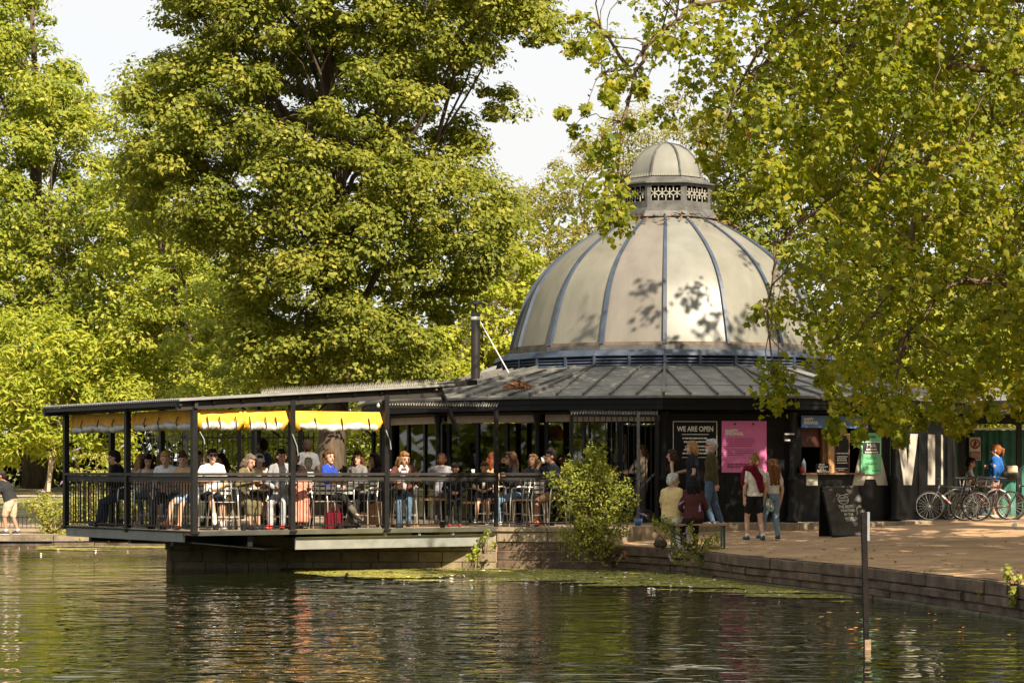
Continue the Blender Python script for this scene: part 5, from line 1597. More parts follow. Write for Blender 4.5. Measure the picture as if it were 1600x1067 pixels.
dperson('black haired boy in black clothes with hands clasped in lap', 711, 48.2, 180, H=1.42, sit=.48, lean=14, hp=24, hy=0, top=('long', (.02, .022, .03)), bottom=('trousers', (.014, .014, .016)), hair=('short', (.03, .018, .012)), ra='lap', la='lap', shoes=(.35, .03, .03), skin=SK_M)
dperson('auburn haired woman in mustard yellow top facing away', 768, 50.0, -20, fem=True, H=1.72, lean=6, top=('short', (.50, .31, .14)), bottom=('trousers', BLK), hair=('long', AUB), ra='table', la='table')
pb = dperson('boy in black tee shirt with bare legs and dark green shoes', 759, 48.25, 170, H=1.40, sit=.52, lean=14, hp=24, hy=0, top=('short', (.02, .02, .022)), bottom=('shorts', (.03, .03, .035), .5), hair=('short', (.07, .032, .016)), ra='lap', la='lap', shoes=(.05, .085, .04), ll=(-.10, .34, .14), rl=(.12, .34, .14))
dperson('long brown haired woman in black jacket and jeans eating', 806, 48.2, 105, fem=True, H=1.72, lean=8, hy=-6, hp=0, top=('long', BLK), bottom=('trousers', (.14, .20, .29)), hair=('verylong', (.085, .04, .02)), ra='mouth', la=(.0, .3, .92), extras=(('sunglasses',),), shoes=(.66, .64, .60), ll=(-.08, .44, .12), rl=(-.05, .36, .09))
pd = dperson('dark haired man in charcoal shirt drinking from a white cup', 868, 48.4, 98, H=1.80, lean=6, hy=0, hp=4, top=('rolled', (.028, .03, .036)), bottom=('shorts', (.22, .13, .075), .9), hair=('short', (.022, .014, .011)), ra='mouth', la=(-.05, .36, .72), extras=(('glasses',),), shoes=(.36, .10, .03), skin=SK_M, ll=(-.08, .40, .10), rl=(.05, .30, .085))
hd = pd['head'] + pd['Mh'] @ Vector((0, .155, -.06)); cup_at(hd, 'white cup raised to the mouth of the man in charcoal shirt', None, .045, .12)
cup_at(pb['W']((0, .26, .80)), 'pale cup in the lap of the boy with bare legs', None, .04, .12)
dperson('dark haired woman in maroon top behind the man in white tee shirt', 353, 48.4, 130, fem=True, H=1.66, lean=10, hy=10, hp=8, top=('long', (.10, .03, .03)), bottom=('trousers', BLK), hair=('long', DKBR), ra='table', la='table')
dperson('man in pale blue shirt far back behind the woman in tan top', 308, 49.2, 200, H=1.76, lean=6, hp=8, top=('short', (.30, .38, .46)), bottom=('trousers', NAVY), hair=('short', BROWN), ra='table', la='table')
dperson('woman in black dress at the back left of the timber planter', 590, 49.6, 120, fem=True, H=1.68, lean=6, hy=0, top=('short', BLK), bottom=('skirt', BLK), hair=('bob', DKBR), ra='table', la='chin')
dperson('woman with light brown hair and dark top far back between the two drinkers', 836, 49.9, 150, fem=True, H=1.66, lean=6, top=('short', (.03, .03, .04)), bottom=('trousers', BLK), hair=('long', (.22, .12, .05)), ra='table', la='table')
# --- inside the doorway and queue
person('long haired woman in beige dress standing inside the doorway', 1003, 52.4, ZD, 120, fem=True, H=1.68, hp=14, top=('long', (.30, .24, .17)), bottom=('skirt', (.16, .13, .10)), hair=('long', (.10, .055, .028)), ra='table', la=(-.1, .35, 1.05))
person('dark haired person in black vest facing left by the doorway', 1051, 50.6, ZD, 78, fem=True, H=1.56, top=('none', BLK), bottom=('trousers', BLK), hair=('bob', (.04, .02, .012)), hp=6)
person('blond woman in black tee shirt and jeans queueing in front of the bearded man', 1082, 50.4, ZD, 84, fem=True, H=1.74, fat=1.15, top=('short', (.016, .018, .026)), bottom=('trousers', (.16, .22, .30)), hair=('bob', (.30, .17, .07)), extras=(('glasses',),), ra=(.1, .3, 1.05), la='hang')
person('grey bearded man in olive jumper and jeans with dark sunglasses', 1110, 49.6, ZD - .03, 84, H=1.80, lean=-3, top=('long', (.055, .045, .018)), bottom=('trousers', (.07, .105, .16)), hair=('short', (.40, .38, .35)), extras=(('beard', (.52, .50, .47)), ('sunglasses',)), ra=(.19, -.12, .86), la=(-.16, -.12, .84), ll=(-.12, -.05, .075), rl=(.10, -.22, .075), shoes=(.35, .30, .25))
# --- bench
zb_ = 0.56
Yb = 44.6
person('grey haired man in pale yellow shirt and white trousers on the bench', 1048, Yb + .05, .47, -38, H=1.72, sit=.44, lean=5, hy=-30, hp=4, fat=1.12, top=('short', (.58, .43, .20), -.02), bottom=('trousers', (.58, .55, .50)), hair=('short', (.42, .40, .37)), ra='lap', la='lap', extras=(('glasses',),))
person('person with long black hair in maroon checked shirt on the bench', 1084, Yb - .1, .47, 8, fem=True, H=1.66, sit=.44, lean=10, hp=20, fat=1.2, top=('long', (.075, .022, .022), -.1), bottom=('trousers', (.02, .02, .024)), hair=('long', (.012, .01, .010)), ra='lap', la='lap', skin=SK_M)
person('woman with hair bun, white tee shirt, black shorts and red cardigan over shoulder', 1179, 47.3, ground_z(4.6, 47.3), 12, fem=True, H=1.70, hy=14, hp=8, top=('short', (.66, .62, .52), -.02), bottom=('shorts', (.012, .012, .013), .62), hair=('bun', (.22, .11, .045)), extras=(('cardigan', (.11, .004, .014)), ('socks', WHT, .18)), shoes=(.035, .035, .05), ll=(-.13, .04, .075), rl=(.14, -.10, .075), ra='hang', la='hang')
person('girl with long brown hair in white blouse and pale blue jeans holding a racket', 1207, 47.6, ground_z(5.0, 47.6), 18, fem=True, H=1.60, hy=10, hp=10, top=('short', (.60, .57, .52), .06), bottom=('trousers', (.17, .23, .30)), hair=('verylong', (.16, .065, .025)), extras=(('socks', SK_L, .15),), shoes=(.03, .04, .08), ll=(-.16, .18, .075), rl=(.07, -.12, .075), la=(-.30, .08, .78))
person('auburn haired woman in bright blue jacket carrying a bag by the bicycles', 1557, 56.9, .78, 62, fem=True, H=1.76, fat=1.5, hy=12, hp=0, top=('rolled', (.02, .10, .33), -.05), bottom=('skirt', (.045, .06, .09)), hair=('pony', (.22, .075, .025)), extras=(('sunglasses',), ('front', (.55, .5, .5))), ra=(.12, .22, 1.18), la='hang', shoes=(.6, .5, .4))
person('person in white tee shirt sitting behind the bicycles', 1507, 59.2, .8, 270, H=1.70, sit=.5, lean=12, hp=16, top=('short', (.60, .59, .60)), bottom=('trousers', NAVY), hair=('short', DKBR), ra='table', la='table', skin=SK_M)
person('heavy man in black tee shirt, black cap and beige shorts at the left edge', 17, 63.6, lawn_z(63.6) + .02, 78, H=1.72, fat=1.35, lean=22, hp=14, top=('short', (.028, .028, .03), -.05), bottom=('shorts', (.55, .42, .30), .9), hair=('short', DKBR), extras=(('cap', (.03, .03, .03)), ('socks', WHT, .15)), ra=(.05, .38, 1.08), la=(-.05, .38, 1.08), shoes=(.03, .04, .05), skin=SK_M, ll=(-.11, .08, .075), rl=(.10, -.16, .075))

TEX_FOLD = bpy.data.textures.new('folds', 'CLOUDS'); TEX_FOLD.noise_scale = .085; TEX_FOLD.noise_depth = 2
TEX_HAIR = bpy.data.textures.new('locks', 'CLOUDS'); TEX_HAIR.noise_scale = .035; TEX_HAIR.noise_depth = 3
def finish_people():
    for o, v, d in REMESH:
        m = o.modifiers.new('remesh', 'REMESH'); m.mode = 'VOXEL'; m.voxel_size = v; m.use_smooth_shade = True
        s = o.modifiers.new('smooth', 'SMOOTH'); s.factor = 0.5; s.iterations = 2
        nm = o.name.split('.')[0]
        if nm != 'body':
            dm = o.modifiers.new('folds', 'DISPLACE'); dm.texture = TEX_HAIR if nm in ('hair', 'beard') else TEX_FOLD
            dm.strength = .030 if nm in ('hair', 'beard') else .028; dm.mid_level = .5; dm.texture_coords = 'LOCAL'
        if d < 1:
            q = o.modifiers.new('decimate', 'DECIMATE'); q.ratio = d
    dg = bpy.context.evaluated_depsgraph_get()
    new = [(o, bpy.data.meshes.new_from_object(o.evaluated_get(dg), depsgraph=dg)) for o, v, d in REMESH]
    for o, me in new:
        old = o.data
        o.modifiers.clear()
        me.name = o.name.split('.')[0]
        o.data = me
        bpy.data.meshes.remove(old)
finish_people()
# ------------------------------------------------------------------ furniture on the deck
def aluminium_chair(loc, rz):
    c = thing('bistro_chair', 'aluminium bistro chair on the deck', 'chair', (0, 0, 0))
    for s in (-1, 1):
        b = MB(); b.tube([(s * .26, .20, 0), (s * .23, .17, .46), (s * .24, .14, .66)], .0125, 8); part('leg', b, M_silver, c, True)
        b = MB(); b.tube([(s * .25, -.24, 0), (s * .21, -.18, .46), (s * .20, -.25, .80)], .0125, 8); part('leg', b, M_silver, c, True)
        b = MB(); b.tube([(s * .24, .14, .66), (s * .25, .0, .69), (s * .21, -.23, .68)], .013, 8); part('arm', b, M_silver, c, True)
    b = MB(); b.tube([(-.20, -.25, .80), (-.15, -.27, .86), (.15, -.27, .86), (.20, -.25, .80)], .0125, 8); part('back_rail', b, M_silver, c, True)
    b = MB()
    for i in range(6): b.bar((-.19, -.17 + i * .065, .46), (.19, -.17 + i * .065, .46), .05, .012)
    part('seat', b, M_silver, c)
    b = MB()
    for i in range(3): b.bar((-.19, -.235 - i * .008, .60 + i * .075), (.19, -.235 - i * .008, .60 + i * .075), .012, .045)
    part('backrest', b, M_silver, c)
    b = MB(); b.bar((-.245, .185, .22), (.245, .185, .22), .016, .016); b.bar((-.235, -.22, .2), (.235, -.22, .2), .016, .016); part('stretcher', b, M_silver, c)
    c.location = loc; c.rotation_euler.z = rz
    return c
chair0 = aluminium_chair((0, 0, ZD), 0)
chairs = [(262, 46.35, 165, 'aluminium chair under the blond man in light grey sweatshirt'), (231, 47.5, 205, 'aluminium chair under the woman with red shoes'),
          (296, 45.8, 150, 'aluminium chair under the woman in tan top'), (349, 44.95, 200, 'empty silver chair just right of the corner post'),
          (330, 45.25, 195, 'aluminium chair under the man in white tee shirt'), (372, 45.45, 240, 'aluminium chair under the woman in olive coat'),
          (500, 46.1, 30, 'empty silver chair in front of the woman in blue jumper'), (511, 46.25, 240, 'aluminium chair under the woman in blue jumper'),
          (566, 46.85, 150, 'aluminium chair under the woman in patterned blouse'), (534, 46.3, 10, 'silver chair holding the dark red bag'),
          (441, 45.8, 170, 'aluminium chair under the young man in sports top'), (632, 47.35, 178, 'aluminium chair under the person in brown jacket'),
          (769, 50.0, -20, 'aluminium chair under the woman in mustard top'), (806, 48.2, 105, 'aluminium chair under the woman in black jacket'),
          (826, 48.2, 60, 'empty silver chair between the two people near the round bush'), (870, 48.4, 98, 'aluminium chair under the man in charcoal shirt'), (203, 47.95, 78, 'aluminium chair under the man in black jacket')]
for i, (px, Y, yaw, lab) in enumerate(chairs):
    c = chair0 if i == 0 else copy_tree(chair0)
    c.location = (xat(px, Y), Y, ZD); c.rotation_euler.z = R(yaw); c.scale = (1, 1, 1.12); c['label'] = lab; c['group'] = 'aluminium chairs on the deck'
# wooden benches on silver tube frames
def plank_bench(p, q, lab, h=0.46, m=M_wood, legs=M_silver, grp='wooden benches on silver frames', planks=3, w=0.36):
    p, q = Vector(p), Vector(q)
    d = (q - p); L = d.length; d.normalize(); n = Vector((-d.y, d.x, 0))
    t_ = thing('bench', lab, 'bench', p, 0, grp)
    for i in range(planks):
        o = n * (w / planks) * (i - (planks - 1) / 2)
        part('plank', MB().bar(p + o + Vector((0, 0, h)), q + o + Vector((0, 0, h)), w / planks - .008, .035), m, t_)
    for u in (0.12, L - 0.12) if L < 1.5 else (0.12, L / 2, L - 0.12):
        c = p + d * u
        for s in (-1, 1):
            part('leg', MB().tube([c + n * s * w * .48, c + n * s * w * .36 + Vector((0, 0, h - .02))], .0135, 8), legs, t_)
        part('cross_bar', MB().tube([c + n * w * .46 + Vector((0, 0, .12)), c - n * w * .46 + Vector((0, 0, .12))], .011, 6), legs, t_)
    return t_
plank_bench((xat(352, 46.6), 46.6, ZD), (xat(452, 46.9), 46.9, ZD), 'wooden bench under the woman in white cap')
plank_bench((xat(648, 48.4), 48.4, ZD), (xat(690, 48.8), 48.8, ZD), 'wooden bench left of the thick iron column', .52)
plank_bench((xat(698, 48.3), 48.3, ZD), (xat(785, 48.35), 48.35, ZD), 'wooden bench under the boys right of the iron column', .46)
plank_bench((xat(790, 49.4), 49.4, ZD), (xat(862, 49.2), 49.2, ZD), 'wooden bench behind the woman in black jacket', .5)
# tables: dark tops on pedestal feet
M_table = mat('dark_table_top', (0.045, 0.032, 0.024), rough=0.35, var=0.2)
def table(px, Y, lab, r_=0.36, h=0.74):
    t_ = thing('cafe_table', lab, 'table', (xat(px, Y), Y, ZD), 0, 'round cafe tables on the deck')
    b = MB(); b.lathe([(r_ - .01, -.03), (r_, -.025), (r_, -.005), (r_ - .008, 0)], (xat(px, Y), Y, ZD + h), 24); part('table_top', b, M_table, t_)
    b = MB(); b.lathe([(.035, .03), (.03, h - .03)], (xat(px, Y), Y, ZD), 12); part('pedestal', b, M_black_metal, t_)
    for k in range(3):
        a = k * 2 * PI / 3 + .3; x, y = xat(px, Y), Y
        part('foot', MB().bar((x, y, ZD + .03), (x + math.cos(a) * .3, y + math.sin(a) * .3, ZD + .02), .05, .04), M_black_metal, t_)
table(184, 48.2, 'round table in front of the man in black jacket'); table(236, 48.3, 'round table between the blond women and the lake'); table(282, 47.2, 'round table in front of the blond man')
table(392, 45.7, 'round table before the woman in olive coat'); table(452, 46.8, 'round table behind the young man in sports top'); table(535, 46.7, 'round table between the blue jumper and the patterned blouse')
table(606, 47.2, 'round table left of the person in brown jacket', .34); table(735, 49.7, 'round table behind the two boys', .4); table(843, 48.6, 'round table between the two drinkers near the round bush', .34)
# crates / planters of pale wood at the back of the deck
b = MB(); cr = thing('timber_planter', 'pale timber planter behind the woman in patterned blouse', 'planter', (xat(555, 50), 50.0, ZD))
for i in range(3): part('plank', MB().box((xat(552, 50), 50.0, ZD + .085 + i * .15), (1.15, .5, .142)), M_wood, cr)
# flowers on table
fb_ = MB(); fl2 = thing('flower_jar', 'small jar of dried flowers on the table by the blue jumper', 'vase', (xat(528, 46.6), 46.6, ZD + .74))
b = MB(); b.lathe([(.04, 0), (.045, .06), (.03, .1), (.033, .11)], fl2.location, 10); part('jar', b, M_paper, fl2)
b = MB(); rr = random.Random(6)
for i in range(16):
    q = fl2.location + Vector((rr.uniform(-.1, .1), rr.uniform(-.08, .08), rr.uniform(.2, .32))); b.tube([fl2.location + Vector((0, 0, .1)), q], .004, 4); b.ball(q, .014, 5, 4)
part('stems', b, mat('dried_flower', (.35, .26, .10), rough=.8), fl2)
# dark red shopping bag
bag = thing('shopping_bag', 'dark red shopping bag standing on the deck behind the railing', 'bag', (xat(522, 45.9), 45.9, ZD))
b = MB(); x, y = xat(522, 45.9), 45.9
b.hexa([(x - .17, y - .1, ZD), (x + .17, y - .1, ZD), (x + .17, y + .1, ZD), (x - .17, y + .1, ZD), (x - .17, y - .07, ZD + .31), (x + .17, y - .07, ZD + .31), (x + .17, y + .07, ZD + .31), (x - .17, y + .07, ZD + .31)])
part('bag_body', b, cloth((.11, .004, .012)), bag, bevel=.02)
for s in (-1, 1):
    b = MB(); b.tube([(x - .1, y + s * .06, ZD + .30), (x - .06, y + s * .05, ZD + .40), (x + .06, y + s * .05, ZD + .40), (x + .1, y + s * .06, ZD + .30)], .012, 6); part('bag_handle', b, cloth((.11, .004, .012)), bag)
# magenta and orange bag on the bench
b = MB(); c = at(440, 779, 45.7); b.ball(c, (.13, .09, .085), 12, 8); o = part('pouch', b, mat('magenta_orange_cloth', (.55, .06, .22), rough=.7, var=.3, vscale=5, col2=(.65, .26, .04)), None, True); tag(o, 'magenta and orange pouch beside the young man in sports top', 'bag')
# string lamp bulb under the eave
b = MB(); b.ball(at(591, 634, 50), (.035, .035, .045), 8, 6); b.tube([at(591, 629, 50), at(591, 631, 50)], .015, 6); o = part('bulb', b, M_white, None, True); tag(o, 'single white festoon bulb hanging below the eave', 'light bulb')
# table objects
for i, (px, py, Y) in enumerate(((739, 737, 49.6), (188, 735, 48.1), (600, 736, 47.6), (612, 737, 47.5))):
    cup_at(at(px, py, Y), ['white cup on the table behind the two boys', 'small white cup at the left end of the deck', 'white cup left of the person in brown jacket', 'second white cup left of the person in brown jacket'][i])

# ------------------------------------------------------------------ bench on the promenade
pA, pB = Vector((xat(1040, 44.75), 44.75, .47)), Vector((xat(1138, 44.4), 44.4, .48))
tb_ = thing('beer_bench', 'wooden bench with folding green legs on the promenade edge', 'bench', pA)
d = (pB - pA).normalized(); n = Vector((-d.y, d.x, 0)); hB = .44
M_greenleg = mat('green_leg_paint', (0.02, 0.07, 0.04), rough=.5)
M_bw = mat('worn_orange_wood', (0.36, 0.18, 0.075), rough=.5, var=.25, vscale=6, stretch=(1, 6, 6))
for s in (-1, 1): part('plank', MB().bar(pA + n * s * .07 + Vector((0, 0, hB)), pB + n * s * .07 + Vector((0, 0, hB)), .132, .03), M_bw, tb_)
for u in (.14, (pB - pA).length - .1):
    c = pA + d * u
    for s in (-1, 1): part('leg', MB().bar(c + n * s * .12, c + n * s * .10 + Vector((0, 0, hB - .02)), .035, .035, tuple(d)), M_greenleg, tb_)
    for z0, z1 in ((.30, .40), (.40, .30)): part('brace', MB().bar(c - n * .11 + Vector((0, 0, z0)), c + n * .11 + Vector((0, 0, z1)), .02, .02, tuple(d)), M_greenleg, tb_)
    part('foot_bar', MB().bar(c - n * .15 + Vector((0, 0, .012)), c + n * .15 + Vector((0, 0, .012)), .03, .024), M_greenleg, tb_)
# white paper bag under the bench
b = MB(); x, y, z = xat(1067, 44.9), 44.9, .47
b.hexa([(x - .09, y - .05, z), (x + .09, y - .05, z), (x + .09, y + .05, z), (x - .09, y + .05, z), (x - .10, y - .03, z + .36), (x + .08, y - .03, z + .38), (x + .08, y + .03, z + .37), (x - .10, y + .03, z + .35)])
o = part('paper_bag', b, M_paper, None, bevel=.01); tag(o, 'white paper bag standing under the wooden bench', 'bag')
# dark backpack left of the bench
b = MB(); c = Vector((xat(1032, 45.4), 45.4, .47))
b.ball(c + Vector((0, 0, .07)), (.13, .08, .085), 12, 9); b.ball(c + Vector((.03, -.05, .05)), (.07, .04, .05), 10, 6); b.tube([c + Vector((-.10, 0, .12)), c + Vector((-.02, .02, .24)), c + Vector((.09, 0, .12))], .012, 6); b.v = [(v[0], v[1], max(v[2], .472)) for v in b.v]
o = part('shoulder_bag', b, cloth((.06, .045, .03)), None, True); tag(o, 'dark shoulder bag lying on the ground left of the bench', 'bag')
# small blue pot on the terrace edge
b = MB(); b.lathe([(0, 0), (.06, 0), (.085, .06), (.09, .14), (.08, .14), (.075, .1), (0, .1)], (xat(997, 48.9), 48.9, ZD), 12, cap=False)
o = part('bowl', b, mat('blue_glaze', (.05, .12, .28), rough=.3), None, True); tag(o, 'small blue bowl on the terrace step', 'bowl')
# crumpled paper on the promenade
b = MB(); b.ball((xat(1585, 50.2), 50.2, ground_z(10.2, 50.2) + .05), (.065, .06, .06), 7, 5)
rr = random.Random(2); b.v = [(v[0] + rr.uniform(-.014, .014), v[1] + rr.uniform(-.014, .014), v[2] + rr.uniform(-.012, .012)) for v in b.v]
o = part('paper_ball', b, M_paper); tag(o, 'crumpled white paper lying on the promenade at right', 'litter')

# pushchair inside the doorway
ps = thing('pushchair', 'dark blue pushchair with folded hood inside the doorway', 'pushchair', (xat(985, 51.9), 51.9, ZD))
x, y, z = xat(985, 51.9), 51.9, ZD
for s in (-1, 1):
    part('frame_tube', MB().tube([(x - .42, y + s * .22, z + .14), (x + .05, y + s * .22, z + .55), (x + .50, y + s * .22, z + 1.02)], .014, 8), M_cupola, ps)
    part('frame_tube', MB().tube([(x + .32, y + s * .24, z + .14), (x - .02, y + s * .22, z + .48)], .014, 8), M_cupola, ps)
    for dx, r_ in ((-.42, .10), (.32, .14)):
        w = MB(); w.torus((x + dx, y + s * .25, z + r_), (0, 1, 0), r_ - .018, .018, 20, 6); w.lathe([(.02, -.02), (.02, .02)], (x + dx, y + s * .25, z + r_), 8); part('wheel', w, M_strap, ps, True)
part('handle', MB().tube([(x + .50, y - .22, z + 1.02), (x + .53, y, z + 1.04), (x + .50, y + .22, z + 1.02)], .016, 8), M_strap, ps)
b = MB()
for i in range(9):
    a = R(20 + i * 16); 
    for k in range(7):
        u = (k / 6 - .5) * .44; rr_ = .34 * math.sqrt(max(.2, 1 - (u / .3) ** 2 * .35)); b.v.append((x - .02 - math.cos(a) * rr_ * .9, y + u, z + .62 + math.sin(a) * rr_))
for i in range(8):
    for k in range(6): a = i * 7 + k; b.f.append((a, a + 7, a + 8, a + 1))
part('hood', b, cloth((.03, .042, .06)), ps, True)
b = MB(); b.hexa([(x - .32, y - .2, z + .34), (x + .18, y - .2, z + .46), (x + .18, y + .2, z + .46), (x - .32, y + .2, z + .34), (x - .34, y - .2, z + .46), (x + .10, y - .2, z + .62), (x + .10, y + .2, z + .62), (x - .34, y + .2, z + .46)]); part('seat', b, cloth((.03, .042, .06)), ps, bevel=.03)
b = MB(); b.box((x + .1, y, z + .24), (.4, .34, .16)); part('basket', b, M_strap, ps, bevel=.03)

# ------------------------------------------------------------------ A-board chalk sign
ab = thing('chalkboard_sign', 'black folding A board with white bear head logo on the promenade', 'sign', (xat(1312, 48.2), 48.2, ground_z(6.4, 48.2)))
Yq = 48.2; zg = ground_z(6.4, Yq) + .004
ax = Vector((xat(1297, Yq), Yq - .22, zg)); bx = Vector((xat(1360, Yq), Yq - .02, zg))
u = (bx - ax); Wd_ = u.length; u.normalize(); back = Vector((-u.y, u.x, 0))
Hb = .98; lean_ = back * .17 + u * -.12
top_l = Vector((xat(1283, Yq), Yq + .02, zg + .97)); top_r = Vector((xat(1344, Yq), Yq + .20, zg + .995))
wv = (top_l - ax); hgt = wv.length; wv.normalize(); nv = u.cross(wv).normalized()
def abp(s, t, o=0.0):
    p = ax.lerp(bx, s).lerp(top_l.lerp(top_r, s), t); return p + nv * o
def ab_panel(flip, m_, name, s0, s1, t0, t1, o0, o1):
    pts = [abp(s0, t0, o0), abp(s1, t0, o0), abp(s1, t0, o1), abp(s0, t0, o1), abp(s0, t1, o0), abp(s1, t1, o0), abp(s1, t1, o1), abp(s0, t1, o1)]
    return part(name, MB().hexa(pts), m_, ab)
M_chalk = mat('smeared_chalkboard', (0.022, 0.018, 0.016), rough=.5, var=.5, vscale=2.5, bump=.05, col2=(.06, .05, .045))
ab_panel(0, M_chalk, 'board', .03, .97, .03, .965, -.012, .012)
for a in ((.0, .03, 0, 1), (.97, 1, 0, 1)): ab_panel(0, M_black, 'frame', a[0], a[1], a[2], a[3], -.02, .02)
ab_panel(0, M_black, 'frame', .031, .969, 0, .03, -.018, .018); ab_panel(0, M_cupola, 'frame', .031, .969, .966, 1, -.018, .022)
off = back * .50 + u * -.06
pts = [ax + off, bx + off, bx + off + nv * -.03, ax + off + nv * -.03, top_l - nv * .04, top_r - nv * .04, top_r - nv * .07, top_l - nv * .07]
part('rear_board', MB().hexa([ax + off, bx + off, bx + off + back * .03, ax + off + back * .03, top_l + back * .03, top_r + back * .03, top_r + back * .06, top_l + back * .06]), M_black, ab)
# chalk drawing: bear head outline, words, arrow
def ap(s, t): return abp(s, t, .016)
def stroke(b, pts, w=.012):
    for p, q in zip(pts, pts[1:]): b.bar(ap(*p), ap(*q), w, .003, tuple(nv))
b = MB(); cs, ct = .50, .735; rs, rt = .135, .088
stroke(b, [(cs + rs * math.cos(a * PI / 12), ct + rt * math.sin(a * PI / 12)) for a in range(25)], .011)
for sg in (-1, 1):
    e0 = cs + sg * rs * .80; stroke(b, [(e0 + .045 * math.cos(a), ct + rt * .88 + .03 * math.sin(a)) for a in [R(-30 + k * 30) for k in range(9)]], .010)
part('bear_logo', b, M_text_w, ab)
b = MB()
um = (ap(1, .5) - ap(0, .5)).normalized(); wm = (ap(.5, 1) - ap(.5, 0)).normalized()
lettering(b, 'HAPPY', .050, abp(cs, ct + .028, .017), um, wm, .001); lettering(b, 'ENDINGS', .046, abp(cs + .01, ct - .024, .017), um, wm, .001)
part('logo_words', b, M_text_w, ab)
b = MB()
lettering(b, 'THE BEST', .080, abp(.51, .590, .017), um, wm, .002, 'CENTER', .82); lettering(b, 'WHATEVER', .070, abp(.56, .515, .017), um, wm, .002, 'CENTER', .80)
lettering(b, 'IN THE', .066, abp(.56, .440, .017), um, wm, .002, 'CENTER', .9); lettering(b, 'WORLD', .082, abp(.60, .355, .017), um, wm, .002, 'CENTER', .85)
part('chalk_words', b, M_text_w, ab)
b = MB(); stroke(b, [(.47, .315), (.71, .32)], .008); stroke(b, [(.76, .43), (.79, .45), (.80, .55), (.84, .585), (.90, .59)], .011); stroke(b, [(.87, .615), (.93, .59), (.87, .565)], .012)
part('chalk_arrow', b, M_text_w, ab)

# ------------------------------------------------------------------ depth pole in the water
pole = thing('water_pole', 'dark timber pole with pale depth plate standing in the lake', 'pole', (xat(1353, 25.8), 25.8, 0))
pt, pbm = at(1349.5, 800, 25.8), at(1356, 1017, 25.8)
part('post', MB().bar(pbm + Vector((0, 0, -.6)) + (pbm - pt).normalized() * 0, pt, .06, .06, (0, 1, 0)), mat('pole_timber', (.014, .011, .010), rough=.8, spec=.1, var=.4, vscale=9, bump=.4), pole, bevel=.006)
part('pale_foot', MB().bar(pbm + Vector((-.0002, 0, -.3)), pbm.lerp(pt, .085), .063, .063, (0, 1, 0)), mat('bleached_timber', (.25, .17, .10), rough=.8, var=.4, vscale=20), pole)
part('depth_plate', MB().box(at(1355.5, 822, 25.8) + Vector((.006, -.01, 0)), (.026, .05, .30)), mat('pale_grey_plate', (.21, .22, .22), rough=.5, var=.15, vscale=30), pole)

